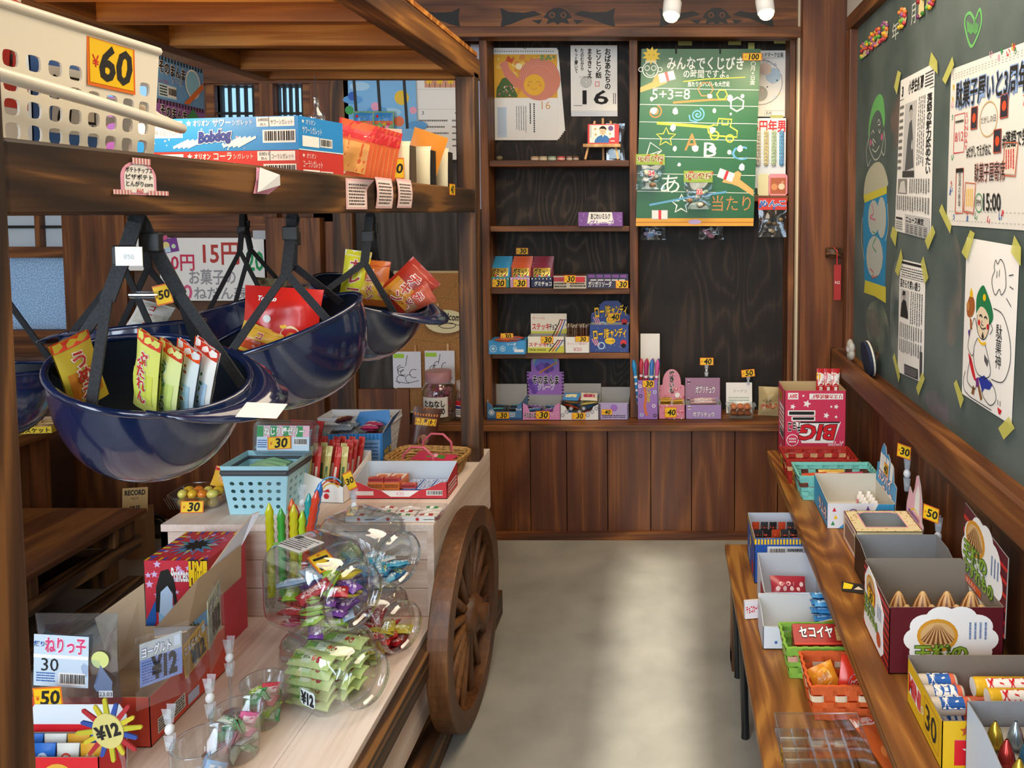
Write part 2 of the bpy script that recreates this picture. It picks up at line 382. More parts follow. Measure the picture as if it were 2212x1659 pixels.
# floor, ceiling, walls
m = MB(); m.box(-3.2, 1.2, -2.4, 3.75, -.06, 0, FLOORM); S(m, 'floor')
m = MB(); m.box(-3.2, 1.2, -2.4, 3.75, 2.62, 2.68, W_ROOF); S(m, 'ceiling')
YB = 3.62
# wall_back with two barred window openings
def wpx(x0, y0, x1, y1, Y=YB):
    a, b = atY(x0, y1, Y), atY(x1, y0, Y); return a.x, b.x, a.z, b.z
win = [wpx(474, 186, 556, 330), wpx(598, 182, 660, 330)]
frost = wpx(-40, 556, 155, 712); panes = wpx(-40, 462, 156, 533)
m = MB(); (wa, wb, zb, zt), (wc, wd_, _, _) = win; fx, fz0, fz1, pz_ = frost[1], frost[2], frost[3], panes
def wb_(a, b, c, d): m.box(a, b, YB, YB+.06, c, d, BROWNP)
wb_(-3.2, 1.2, zt, 2.62); wb_(-3.2, wa, zb, zt); wb_(wb, wc, zb, zt); wb_(wd_, 1.2, zb, zt); wb_(fx, 1.2, 0, zb); wb_(-3.2, fx, pz_[3], zb); wb_(-3.2, fx, fz1, pz_[2]); wb_(-3.2, fx, 0, fz0)
S(m, 'wall_back')
m = MB(); m.box(-3.2, -3.14, -2.4, YB, 0, 2.62, PLASTER); S(m, 'wall_left')
m = MB(); m.box(.76, .82, -2.4, YB, 0, 2.62, PLASTER); S(m, 'wall_right')
# unseen wall behind the photographer, its slot shaped to cast the floor's sun strip
m = MB(); m.box(-3.2, -.17, -1.5, -1.44, 0, 2.62, PLASTER); m.box(.07, 1.2, -1.5, -1.44, 0, 2.62, PLASTER); m.box(-.17, .07, -1.5, -1.44, 2.0, 2.62, PLASTER); S(m, 'wall_front')
# barred windows
for k, (x0, x1, z0, z1) in enumerate(win):
    fr = tag(bpy.data.objects.new(f'window_{k+1}', None), kind='structure'); COL.objects.link(fr)
    m = MB(); t = .035
    for a, b, c, d in ((x0-t, x1+t, z1, z1+t), (x0-t, x1+t, z0-t, z0), (x0-t, x0, z0, z1), (x1, x1+t, z0, z1)): m.box(a, b, YB-.03, YB+.02, c, d, W_WAINX)
    m.build('window_frame', fr)
    m = MB(); n = 5
    for i in range(n):
        x = x0+(x1-x0)*(i+.5)/n; m.box(x-.005, x+.005, YB-.005, YB+.012, z0, z1, BLACK)
    zz = atY(500, 245, YB).z; m.box(x0, x1, YB-.003, YB+.01, zz-.006, zz+.006, BLACK); m.build('window_bars', fr)
    m = MB(); m.box(x0, x1, YB+.03, YB+.034, z0, z1, clear('window_glass', 'd3e4ec', .04, .2)); m.build('window_glass', fr)
# sliding door with frosted pane and lattice lights
def frosted():
    m_, nt, b, o = newmat('frosted_glass'); L = nt.links.new
    tc = N(nt, 'ShaderNodeTexCoord'); n1 = N(nt, 'ShaderNodeTexNoise'); n1.inputs['Scale'].default_value = 170; n1.inputs['Detail'].default_value = 1; L(tc.outputs['Object'], n1.inputs['Vector'])
    r = ramp(nt, n1.outputs[0], [(.4, '9ab0c6'), (.68, 'd8e6f2')]); tr = N(nt, 'ShaderNodeBsdfTranslucent'); L(r.outputs[0], tr.inputs[0])
    L(r.outputs[0], b.inputs['Base Color']); b.inputs['Roughness'].default_value = .3
    bp = N(nt, 'ShaderNodeBump'); bp.inputs['Strength'].default_value = .6; bp.inputs['Distance'].default_value = .002; L(n1.outputs[0], bp.inputs['Height']); L(bp.outputs[0], b.inputs['Normal'])
    mx = N(nt, 'ShaderNodeMixShader'); mx.inputs[0].default_value = .5; L(tr.outputs[0], mx.inputs[1]); L(b.outputs[0], mx.inputs[2]); L(mx.outputs[0], o.inputs[0]); return m_
FROST = frosted()
dr = tag(bpy.data.objects.new('door_1', None), kind='structure'); COL.objects.link(dr)
x0, x1, z0, z1 = frost
m = MB(); m.box(x0, x1, YB+.015, YB+.025, z0, z1, FROST); m.build('frosted_pane', dr)
px0, px1, pz0, pz1 = panes; m = MB(); m.box(px0, px1, YB+.015, YB+.025, pz0, pz1, col('c3cfd8', .4)); m.build('lattice_pane', dr)
m = MB()
for xx in (atY(88, 500, YB).x,): m.box(xx-.012, xx+.012, YB-.02, YB+.012, pz0, pz1, W_SHELFZ)
zz = atY(90, 490, YB).z; m.box(px0, px1, YB-.012, YB+.012, zz-.006, zz+.006, BLACK); m.build('lattice', dr)
m = MB(); m.box(x0, x1+.02, YB-.03, YB, z1, pz0, W_SHELF); m.box(x1, x1+.03, YB-.03, YB, z0, pz1, W_SHELFZ); m.box(x0, x1+.03, YB-.03, YB, z0-.12, z0, W_SHELF); m.build('door_frame', dr)
# posts and rails of the back wall, left part
def vpost(k, x0, x1, y0, y1, Y, mt, t=.05):
    a, b, c, d = wpx(x0, y0, x1, y1, Y); m = MB(); m.box(a, b, Y, min(Y+t, YB), c, d, mt); return S(m, f'trim_{k}', bevel=.003)
vpost(1, 163, 252, 130, 1135, 3.56, W_SHELFZ)
vpost(2, 592, 690, 470, 1120, 3.52, W_SHELFZ, .08)
vpost(3, 690, 736, 400, 1120, 3.57, W_WAINZ)
vpost(4, 735, 752, 150, 1120, 3.56, W_RAILZ)
vpost(5, 676, 735, 90, 480, 3.57, W_WAINZ)
vpost(6, 568, 586, 90, 480, 3.57, W_SHELFZ)
a, b, c, d = wpx(252, 466, 592, 500, 3.58); m = MB(); m.box(a, b, 3.575, YB, c, d, W_WAINX); S(m, 'trim_7')
a, b, c, d = wpx(380, 135, 760, 180, 3.57); m = MB(); m.box(a, b, 3.565, YB, c, d, W_SHELF); S(m, 'trim_8')
a, b, c, d = wpx(752, 150, 1045, 930, 3.605); m = MB(); m.box(a, b, 3.60, YB, c, d, wood('grey_plywood', '2c2926', '3b3733', '4a4540', 'Z', rings=9, sc_=1, rough=.7, stretch=5)); S(m, 'trim_9')
# wainscot boards low on the back wall, left part
m = MB(); x = -2.62; R = random.Random(3)
while x < -1.2:
    wd = R.uniform(.17, .22); m.box(x+.002, min(x+wd, -1.2), 3.58+R.uniform(0, .004), YB, .0, .62, W_WAINZ); x += wd
S(m, 'trim_10')
# side wall of boards under the long ledge, far left
m = MB(); y = -.4
while y < 3.1:
    wd = R.uniform(.17, .22); m.box(-2.56, -2.50, y, min(y+wd, 3.1)-.003, .0, .56, W_WAINZ); y += wd
m.box(-3.14, -2.44, -.4, 3.12, .56, .60, W_WAINY); S(m, 'trim_11')
# ---------------------------------------------------------------- transom with carved openings
m = MB(); z0 = atY(1200, 66, 3.42).z
m.box(-1.3, .62, 3.42, 3.47, z0, 2.5, W_SHELF); m.box(-1.3, .62, 3.385, 3.47, z0-.035, z0+.01, W_SHELF); tr = S(m, 'trim_12', bevel=.004)
tf = Fr((-1.3, 3.42, z0), (1, 0, 0), (0, 0, 1), 1.92, 2.5-z0)
def motif(px):
    c = atY(px, 38, 3.42); ux = c.x; uz = c.z; k = 3.42/1680
    m = MB(); q = Fr((ux, 3.42, uz), (1, 0, 0), (0, 0, 1), 1, 1)
    P = lambda pts: m.poly(q, [(x*k, y*k) for x, y in pts], BLACK, 3)
    P([(-30, 0), (-22, 12), (-8, 20), (8, 20), (22, 12), (30, 0), (20, -3), (24, -14), (8, -9), (0, -15), (-8, -9), (-24, -14), (-20, -3)])
    for s in (-1, 1):
        P([(s*x, y) for x, y in ((34, 6), (70, -2), (100, -14), (122, -20), (118, 0), (122, 20), (104, 12), (72, 10), (50, 14))][::s])
        P([(s*x, y) for x, y in ((32, -4), (56, -6), (40, -14))][::s])
        m.ring(q, s*12*k, 5*k, 5*k, .006, W_SHELF, 5)
    m.build('carved_opening', tr)
motif(1205); motif(1548); motif(870)
# ---------------------------------------------------------------- back counter
CT = .517
t = T('low_counter', 'long dark wooden counter with plank front along the back of the shop', 'counter', (0, 3.5, 0))
m = MB(); m.box(-1.12, .60, -.165, .11, CT-.028, CT, W_SHELF); m.build('worktop', t, bevel=.004)
m = MB(); e = [-1.12, -.79, -.60, -.44, -.26, -.07, .11, .30, .49, .60]
for a, b in zip(e, e[1:]): m.box(a+.0015, b-.0015, -.14, -.12, .03, CT-.028, W_WAINZ)
m.build('plank_front', t, bevel=.002)
m = MB(); m.box(-1.12, .60, -.155, -.11, 0, .035, W_WAINX); m.build('base_board', t)
m = MB(); m.box(-1.12, .60, -.11, .10, 0, CT-.028, BLACK); m.build('carcass', t)
# ---------------------------------------------------------------- shelf unit with two bays
SF = 3.45
t = T('wall_shelf', 'tall dark wall shelf of four boards between uprights on the back counter', 'shelf', (0, SF, CT))
def lz(z): return z-CT
for a, b in ((-.821, -.786), (-.164, -.127), (.540, .566)):
    m = MB(); m.box(a, b, 0, .15, 0, 1.74, W_SHELFZ); m.build('upright', t, bevel=.003)
SH = [1.672, 1.380, 1.103, .811]
for z, th in zip(SH, (.028, .025, .027, .027)):
    m = MB(); m.box(-.786, -.164, .012, .15, lz(z)-th, lz(z), W_SHELF); m.build('shelf_board', t, bevel=.003)
m = MB(); m.box(-.127+.50, .540, .015, .15, lz(1.516)-.026, lz(1.516), W_SHELF); m.build('shelf_board', t, bevel=.003)
m = MB(); m.box(-.80, -.15, .15, .165, 0, 1.74, W_DARK); m.build('back_panel', t)
m = MB(); m.box(-.15, .56, .15, .165, 0, 1.74, W_DARK2); m.build('back_panel', t)
# ---------------------------------------------------------------- corner column, right wall boards
m = MB(); m.box(.575, .76, 3.33, YB, 0, 2.62, W_WAINZ); S(m, 'trim_13', bevel=.003)
m = MB(); m.box(.566, .576, 3.40, 3.44, .5, 2.62, col('cfc0a4', .6)); S(m, 'trim_14')
m = MB(); y = .3
while y < 3.05:
    wd = R.uniform(.2, .27); m.box(.722, .742, y+.002, min(y+wd, 3.3), .0, .80, W_WAINZ); y += wd
m.box(.712, .76, .3, 3.3, .76, .835, W_WAINY); m.box(.742, .76, .3, 3.3, 0, .86, W_WAINY); S(m, 'trim_15', bevel=.003)
# ---------------------------------------------------------------- blackboard with chalk tray
BX = .738
t = T('blackboard', 'big green-grey blackboard in a wooden frame with chalk tray along the side wall', 'blackboard', (BX, 1.75, .9))
m = MB(); m.box(0, .02, -1.45, 1.30, -.02, 1.253, BOARDM); m.build('board', t)
m = MB(); m.box(-.03, .02, -1.5, 1.36, 1.253, 1.31, W_WAINY); m.box(-.03, .02, 1.30, 1.36, -.02, 1.253, W_WAINZ); m.build('frame', t, bevel=.004)
m = MB(); m.box(-.094, -.074, -1.5, 1.28, -.065, .012, W_WAINY); m.box(-.074, .015, -1.5, 1.28, -.045, -.02, W_WAINY); m.box(-.094, .02, 1.262, 1.28, -.065, .012, W_WAINY); m.build('chalk_tray', t, bevel=.003)
CH = lambda h: col(h, .95, spec=.1)
BF = Fr((BX, 3.05, .9), (0, -1, 0), (0, 0, 1), 1, 1)   # drawing plane in metres: x towards the photographer, y up
def bpx(px, py):
    p = atX(px, py, BX); return (3.05-p.y, p.z-.9)
# chalk dust smears
def smear(h, a):
    k = 'smear'+h
    m_, nt, b, o = newmat(k); L = nt.links.new; b.inputs['Base Color'].default_value = lin(h); b.inputs['Roughness'].default_value = .95
    tc = N(nt, 'ShaderNodeTexCoord'); gr = N(nt, 'ShaderNodeTexNoise'); gr.inputs['Scale'].default_value = 9; gr.inputs['Detail'].default_value = 4; L(tc.outputs['Object'], gr.inputs['Vector'])
    r = ramp(nt, gr.outputs[0], [(.38, (0, 0, 0, 1)), (.75, (a, a, a, 1))]); L(r.outputs[0], b.inputs['Alpha']); return m_
# ================================================================ the cart
CX, CY, TZ, SZ, RZ = -.62, 2.02, .365, .617, 1.445
cart = T('display_cart', 'wooden festival cart with roof beams, pale stepped display boards and a spoked wheel', 'cart', (-.98, 1.7, 0))
def L3(x, y, z): return V((x+.98, y-1.7, z))
def cbox(m, x0, x1, y0, y1, z0, z1, mt, mats=None): m.box(x0+.98, x1+.98, y0-1.7, y1-1.7, z0, z1, mt, mats)
m = MB()
for k in range(5): cbox(m, -1.355+k*.147, -1.355+(k+1)*.147-.0012, .62, 2.03, TZ-.03, TZ, W_PALE)
m.build('tray_board', cart)
m = MB(); cbox(m, CX, CX+.028, .62, 2.4, TZ-.075, TZ-.012, W_RAIL); cbox(m, -1.383, -1.355, .62, 2.7, TZ-.075, TZ-.012, W_RAIL); m.build('edge_trim', cart, bevel=.002)
m = MB(); cbox(m, CX-.03, CX-.008, .62, 2.68, .12, TZ-.031, W_PALE); cbox(m, -1.345, -1.32, .62, 2.68, .12, TZ-.031, W_PALE); m.build('side_panel', cart)
m = MB(); cbox(m, CX-.05, CX+.03, .5, 2.72, 0, .09, W_RAIL); cbox(m, -1.36, -1.28, .5, 2.72, 0, .09, W_RAIL); m.build('base_beam', cart, bevel=.004)
# upper step with its curved side board
m = MB(); cbox(m, -1.345, CX-.018, CY, 2.68, SZ-.02, SZ, W_PALE); m.build('step_top', cart)
m = MB()
for k in range(3): cbox(m, -1.345, CX-.018, CY, CY+.018, TZ+.001+k*.078, TZ+k*.078+.077, W_PALEX)
m.build('step_front', cart)
prof = [(2.02, TZ), (2.02, SZ), (2.68, SZ), (2.68, .41)] + [(2.68-.30*math.sin(a), .41-.29*(1-math.cos(a))*.5) for a in [PI/2*i/6 for i in range(1, 7)]] + [(2.30, TZ-.1), (2.02, TZ-.1)]
m = MB(); fr = Fr(L3(CX, 0, 0), (0, 1, 0), (0, 0, 1), 1, 1); m.panel(fr, [(y, z) for y, z in prof], .018, W_PALE); m.build('step_side', cart)
m = MB(); cbox(m, -1.345, -1.327, CY, 2.68, TZ, SZ-.02, W_PALE); m.build('step_side', cart)
m = MB(); cbox(m, -1.345, CX-.018, 2.66, 2.68, .1, SZ-.02, W_PALEX); m.build('step_back', cart)
# posts, rails, rail shelf
for x, y0, y1 in ((CX-.07, .655, .735), (CX-.062, 2.535, 2.597)):
    m = MB(); cbox(m, x, CX, y0, y1, TZ if y0 < 1 else SZ, 1.90, W_RAILZ); m.build('post', cart, bevel=.004)
m = MB(); cbox(m, -1.355, -1.29, .655, .72, TZ, 1.90, W_RAILZ); m.build('post', cart, bevel=.004)
m = MB(); cbox(m, CX-.05, CX-.002, .735, 2.535, RZ, 1.519, W_RAIL); m.build('rail', cart, bevel=.004)
m = MB(); cbox(m, -1.34, -1.30, .72, 2.535, RZ, 1.519, W_RAIL); m.build('rail', cart, bevel=.004)
m = MB(); cbox(m, -1.34, CX-.062, 2.54, 2.59, RZ, 1.50, W_ROOF); m.build('rail', cart, bevel=.004)
m = MB()
for k in range(5): cbox(m, -1.30+k*.126, -1.30+(k+1)*.126-.004, .73, 2.54, 1.487, 1.50, W_RAIL)
m.build('shelf_board', cart)
# roof
RB = 1.88
for x in (CX-.062, -1.36):
    m = MB(); cbox(m, x, x+.062, .3, 2.62, RB, RB+.07, W_ROOFY); m.build('roof_beam', cart, bevel=.004)
for y in (1.15, 1.37, 1.60, 1.80, 2.06, 2.40, 2.57):
    m = MB(); cbox(m, -1.30, CX-.062, y, y+.038, RB+.0, RB+.058, W_ROOF); m.build('rafter', cart, bevel=.003)
m = MB(); y = .35
while y < 2.5: cbox(m, -1.42, CX, y, y+.155, RB+.072, RB+.086, W_ROOF); y += .16
m.build('roof_boards', cart)
# wheel
WX, WY, WR = -.60, 2.165, .296
wh = MB(); wh.lathe([(WR-.055, .0), (WR, .0), (WR, .055), (WR-.055, .055), (WR-.055, 0)], W_WHEEL, 64, ax='X', smooth=False)
wheel = wh.build('wheel', cart, loc=L3(WX, WY, WR), bevel=.003)
m = MB(); m.lathe([(.001, -.01), (.05, -.01), (.055, .01), (.055, .05), (.045, .062), (.03, .066), (.03, .085), (.001, .088)], W_WHEEL, 24, ax='X'); m.build('hub', wheel)
for k in range(16):
    a = 2*PI*k/16+.1; m = MB(); m.tube([(.028, .04*math.cos(a), .04*math.sin(a)), (.028, (WR-.05)*math.cos(a), (WR-.05)*math.sin(a))], [.013, .010], W_WHEEL, 8); m.build('spoke', wheel)
m = MB(); m.tube([L3(-1.3, WY, WR), L3(-.60, WY, WR)], .02, W_WHEEL, 10); m.build('axle', cart)
# ================================================================ benches along the right wall
def bench(name, label, x0, x1, y0, y1, z, th, planks):
    t = T(name, label, 'bench', ((x0+x1)/2, (y0+y1)/2, 0)); cx, cy = (x0+x1)/2, (y0+y1)/2
    m = MB(); wd = (x1-x0)/planks
    for k in range(planks): m.box(x0-cx+k*wd+.001, x0-cx+(k+1)*wd-.001, y0-cy, y1-cy, z-th, z, W_BENCH)
    m.build('bench_top', t, bevel=.003); return t, cx, cy
ub, cx, cy = bench('high_bench', 'higher of the two varnished wooden display benches, against the blackboard wall', .377, .70, .45, 2.88, .55, .032, 2)
for y in (2.78, 1.9, .8):
    m = MB(); m.box(.57-cx, .69-cx, y-cy, y+.03-cy, 0, .518, W_BENCH); m.build('leg_panel', ub, bevel=.002)
lb, cx, cy = bench('low_bench', 'lower varnished wooden bench with black metal legs, in front of the high bench', .186, .56, .45, 2.44, .38, .026, 2)
BLK = col('17181a', .35)
for (x, y) in ((.222, 2.34), (.217, 2.06), (.215, .9)):
    m = MB(); m.tube([(x-cx-.012, y-cy+.0, .354), (x-cx, y-cy, .02), (x-cx, y-cy, 0)], [.011, .011, .012], BLK, 10); m.build('leg', lb)
m = MB(); m.box(.205-cx, .50-cx, 2.37-cy, 2.43-cy, .012, .354, W_SHELFZ); m.build('leg_panel', lb, bevel=.003)
m = MB(); m.box(.205-cx, .50-cx, 2.365-cy, 2.435-cy, 0, .06, W_SHELFZ); m.build('foot', lb, bevel=.003)
# ================================================================ low pallet platform on the left
t = T('pallet_platform', 'low wooden platform of boards on stacked pallet rails beside the cart', 'platform', (-2.25, 2.3, 0)); P = lambda m, x0, x1, y0, y1, z0, z1, mt: m.box(x0+2.25, x1+2.25, y0-2.3, y1-2.3, z0, z1, mt)
m = MB()
for k in range(4): P(m, -2.49+k*.128, -2.49+(k+1)*.128-.002, 1.2, 2.9, .30, .32, W_WAINY)
m.build('top_boards', t, bevel=.002)
for z in (.18, .02):
    m = MB(); P(m, -2.05, -1.99, 1.2, 2.88, z, z+.045, W_RAIL); P(m, -2.47, -2.41, 1.2, 2.88, z, z+.045, W_RAIL); m.build('pallet_rail', t, bevel=.003)
for y in (1.3, 1.8, 2.3, 2.75):
    m = MB(); P(m, -2.47, -2.0, y, y+.11, .225, .30, W_RAILZ); P(m, -2.4, -2.06, y+.02, y+.1, .065, .18, W_RAILZ); m.build('pallet_block', t, bevel=.003)
# ================================================================ two spot lamps under the transom
for k, (px, py, lb_) in enumerate(((1450, 33, 'lit white spot lamp above the green lottery poster'), (1655, 28, 'lit white spot lamp above the paper with the round drawing'))):
    p = atY(px, py, 3.05); t = T('spot_lamp', lb_, 'lamp', p); d = V((-.1, -.30, -.95) if k == 0 else (.1, -.30, -.95)).normalized(); q = V((0, 0, 1)).rotation_difference(-d).to_matrix().to_4x4()
    m = MB(); m.M = q; m.lathe([(.03, 0), (.034, .0), (.036, .055), (.025, .075), (.001, .078)], WHITE, 24); m.build('lamp_shade', t)
    m = MB(); m.M = q; m.ball((0, 0, -.004), .029, glow('ffdca0', 12), sz=.8); m.build('bulb', t)
    m = MB(); m.tube([q @ V((0, 0, .06)), (0, .03, .09), (0, .03, 2.615-p.z)], .009, WHITE, 8); m.build('stem', t)
    lamp('spot_lamp_light', 'SPOT', p + d*.05, 13, (1, .80, .50), target=p+V((0, .30, -.5)), spot_size=1.7, spot_blend=.8, shadow_soft_size=.03)
# ================================================================ things on the back shelves
def onshelf(px0, px1, z, Y):
    """centre and width of what spans px0..px1 at depth Y on a board at height z"""
    a, b = atY(px0, 500, Y), atY(px1, 500, Y); return V(((a.x+b.x)/2, Y, z)), b.x-a.x
def hgt(py0, py1, Y): return abs(atY(1200, py0, Y).z-atY(1200, py1, Y).z)
def pricetag(t, fr, x0, y0, x1, y1, s, l=4): return price(fr, x0, y0, x1, y1, s, l).build('price_tag', t)
# --- two wall calendars
c, wd = onshelf(1071, 1207, 0, 3.595); h = hgt(104, 303, 3.595); c.z = atY(1139, 303, 3.595).z
t = T('wall_calendar', 'large calendar with a painted orange sun and animals, day number in orange', 'calendar', c)
m = MB(); f = Fr((-wd/2, -.006, 0), (1, 0, 0), (0, 0, 1), wd, h); m.panel(f, SQ, .002, PAPER); KRA = col('e5ad3c', .8)
m.rect(f, .0, .46, 1, .93, KRA)
R = random.Random(5)
for k in range(70): m.disc(f, R.uniform(.05, .95), R.uniform(.49, .90), R.uniform(.02, .05), col(R.choice(['eab84f', 'd99a3a', 'e8c46a', 'dd8f4c']), .8), 2, n=8)
m.disc(f, .72, .66, .33, col('d98a72', .8), 3)
for k in range(8): m.ring(f, .72, .66, .32-.014*k, .002, col(['c96f5c', 'e6a48c'][k % 2], .8), 4, a0=.3, a1=3.6)
m.poly(f, [(.55, .62), (.40, .66), (.25, .78), (.22, .88), (.10, .82), (.13, .78), (.17, .70), (.30, .58), (.45, .56)], col('d7836d', .8), 4)
m.poly(f, [(.2, .86), (.24, .92), (.28, .88), (.33, .9), (.3, .83)], col('c9552f', .8), 5)
m.disc(f, .40, .80, .05, col('f2e3b8', .8), 4); m.disc(f, .64, .60, .165, col('edb53a', .8), 6)
for x in (.575, .70): m.ring(f, x, .615, .03, .0015, col('7a4a20'), 7, a0=.2, a1=2.9)
m.ring(f, .635, .585, .05, .0015, col('a04a20'), 7, a0=3.6, a1=5.8); m.disc(f, .55, .595, .02, col('e08a3a'), 7); m.disc(f, .735, .595, .02, col('e08a3a'), 7)
m.poly(f, [(.04, .465), (.05, .56), (.14, .67), (.2, .68), (.30, .60), (.38, .48), (.37, .465)], col('4f6b3a', .8), 6)
for k in range(26): m.disc(f, R.uniform(.08, .33), R.uniform(.475, .60), .011, col(R.choice(['d98a9a', 'e8e0c0', 'c9504a', '2f4a2a']), .8), 7, n=8)
for k in range(9): m.disc(f, R.uniform(.74, .95), R.uniform(.87, .915), .025, col('8a9a5a', .8), 5, n=8)
for k in range(26): m.rect(f, .03+k*.036, .958, .045+k*.036, .968, INK)
m.txt(f, '16', .72, .335, .92, .425, col('d99a4a', .7), bold=-.01); m.rect(f, .05, .03, .2, .36, col('c9d9e8', .8))
m.scribble(f, .06, .04, .19, .35, 6, col('8fa8c0'), 2, vert=True, thick=.25, dash=(.03, .08))
for x, a, b in ((.62, .07, .40), (.56, .17, .40)): m.scribble(f, x, a, x+.025, b, 1, INK, 1, vert=True, thick=.8, dash=(.04, .06))
m.scribble(f, .34, .08, .52, .37, 5, col('5a5652'), 1, vert=True, thick=.3, dash=(.02, .05), seed=4)
m.build('front_sheet', t)
m = MB()
for k in range(5):
    q = Fr((-wd/2+.01, -.003+.001*k, .006), (1, 0, 0), (0, 0, 1), wd, h); m.panel(q, [(0, .02+.004*k), (1.0+.022*(k+1)-.03, .0+.022*k), (1.0-.02, .97), (0, .97)], .0006, PAPER)
m.build('page_stack', t)
def hook(t, h, x=0):
    m = MB(); m.ring(Fr((x, -.008, h), (1, 0, 0), (0, 0, 1), 1, 1), 0, .004, .008, .002, INK, 1); m.tube([(x, -.008, h+.008), (x, -.004, h+.03)], .0012, INK, 6); m.build('hook', t)
hook(t, h)
c, wd = onshelf(1236, 1335, 0, 3.595); h = hgt(99, 240, 3.595); c.z = atY(1285, 240, 3.595).z
t = T('wall_calendar', 'smaller white brush-lettered calendar with a huge black 16', 'calendar', c)
m = MB(); f = Fr((-wd/2, -.012, 0), (1, 0, 0), (0, 0, 1), wd, h); m.panel(f, SQ, .002, PAPER)
for s, x, a, b, k in (('おばあたちの', .80, .33, .95, .12), ('ヒソヒソ話', .60, .50, .94, .12), ('まるきこえ', .41, .50, .95, .09), ('たのむから', .25, .62, .95, .07), ('もっと聞いて', .12, .58, .95, .06)): m.txt(f, s, x-k/2, a, x+k/2, b, INK, vert=True, bold=.03, fit=True)
m.txt(f, '16', .26, .10, .80, .31, INK, bold=.015, fit=True); m.rect(f, .52, .37, .62, .45, col('e2a09a', .8)); m.rect(f, .54, .385, .60, .435, PAPER, 2)
for r in (.03, .06, .09, .115): m.ring(f, .33, .44, r, .0016, INK, 2)
for k in range(9): m.stroke(f, [(.20+.03*k, .50+.01*k % .03), (.19+.03*k, .53)], .0014, INK, 2)
m.scribble(f, .9, .1, .98, .27, 2, INK, 1, vert=True, thick=.5); m.scribble(f, .06, .07, .25, .09, 1, INK)
m.build('front_sheet', t)
m = MB()
for k in range(4): m.panel(Fr((-wd/2, -.0095+.002*k, -.006*(k+1)), (1, 0, 0), (0, 0, 1), wd, h), SQ, .0012, col('dfe3ea', .8))
m.build('page_stack', t); hook(t, h)
# --- small easel with a framed picture, washi tapes, a stone
c, wd = onshelf(1262, 1342, SH[0], 3.50); t = T('miniature_easel', 'tiny pale wooden easel on the top shelf board', 'easel', c); EW = wood('easel_wood', 'b98a55', 'd0a26c', 'e0b884', 'Z', rings=3, sc_=3)
m = MB()
for x, x2 in ((-.075, -.035), (.072, .035)): m.bar((x, -.02, 0), (x2, .028, .175), .013, .009, EW, up=(1, 0, 0))
m.bar((.0, .06, 0), (0, .035, .19), .014, .009, EW, up=(1, 0, 0)); m.build('easel_leg', t, bevel=.001)
m = MB(); m.box(-.083, .083, -.034, -.008, .055, .07, EW); m.build('ledge', t, bevel=.002)
q = c+V((.006, -.0215, .0745)); t = T('picture_card', 'small red-edged picture of a man in a blue robe standing on the tiny easel', 'picture', q, rot=(-.14, 0, 0))
m = MB(); w_, h_ = .138, .088; f = Fr((-w_/2, -.004, 0), (1, 0, 0), (0, 0, 1), w_, h_); m.panel(f, SQ, .006, RED); m.rect(f, .06, .04, .86, .95, PAPER)
m.poly(f, [(.22, .04), (.24, .2), (.33, .36), (.45, .44), (.53, .44), (.63, .38), (.72, .22), (.74, .04)], col('2a6fb5'), 2); m.poly(f, [(.46, .44), (.49, .32), (.53, .44)], PAPER, 3)
m.disc(f, .49, .62, .10, col('eac3a0'), 3, ry=.2); m.poly(f, [(.37, .68), (.39, .82), (.46, .9), (.54, .88), (.60, .78), (.60, .66), (.56, .74), (.42, .76)], INK, 4)
m.disc(f, .46, .63, .012, INK, 4, n=8); m.disc(f, .53, .63, .012, INK, 4, n=8); m.ring(f, .495, .53, .03, .001, RED, 4, a0=3.5, a1=5.9)
for x, y in ((.24, .74), (.26, .46), (.72, .5)): m.star(f, x, y, .05, col('d9a23a'), 2)
m.disc(f, .74, .78, .085, col('6a4a86'), 2); m.disc(f, .8, .13, .12, RED, 3); m.scribble(f, .73, .08, .87, .18, 1, WHITE, 4); m.scribble(f, .08, .3, .12, .9, 2, INK, 2, vert=True); m.build('card', t)
c, wd = onshelf(1312, 1349, SH[0], 3.545); m = MB(); pouch(m, .085, .17, .012, CLEAR, seed=3, crinkle=.3); m.rect(Fr((-.03, -.009, .012), (1, 0, 0), (0, 0, 1), .05, .04), 0, 0, 1, 1, col('a9cfe6', .2)); one(m, 'plastic_packet', 'crinkled clear plastic packet behind the tiny easel', 'packet', c)
for k, (px, h_) in enumerate(zip((1157, 1175, 1194, 1213, 1231, 1245), ('b08a66', 'b8a27a', '8fa18a', 'c24a44', '8a7060', '6a4a36'))):
    c, wd = onshelf(px-8, px+8, SH[0], 3.475); r = .018 if k < 4 else .013
    m = MB(); m.lathe([(r-.006, 0), (r, 0), (r, .018), (r-.006, .018), (r-.006, 0)], col(h_, .6), 24, smooth=False)
    for j in range(6): m.lathe([(r+.0004, .004+.004*(j % 2)), (r+.0004, .006+.004*(j % 2))], col('e9e2d2', .6), 24) if j < 2 else None
    one(m, 'washi_tape', ('tan striped', 'beige', 'sage green', 'red', 'narrow brown', 'darkest narrow')[k] + ' roll of paper tape on the top shelf board', 'tape', c, group='rolls of paper tape on the top shelf board')
c, wd = onshelf(1074, 1088, SH[0], 3.48); m = MB(); m.ball((0, 0, .011), .014, mottled('pebble', '6a5a3e', '8a7a58', 60), 10, 7, sz=.75, sx=1.1); one(m, 'pebble', 'small brown pebble at the end of the top shelf board', 'stone', c)
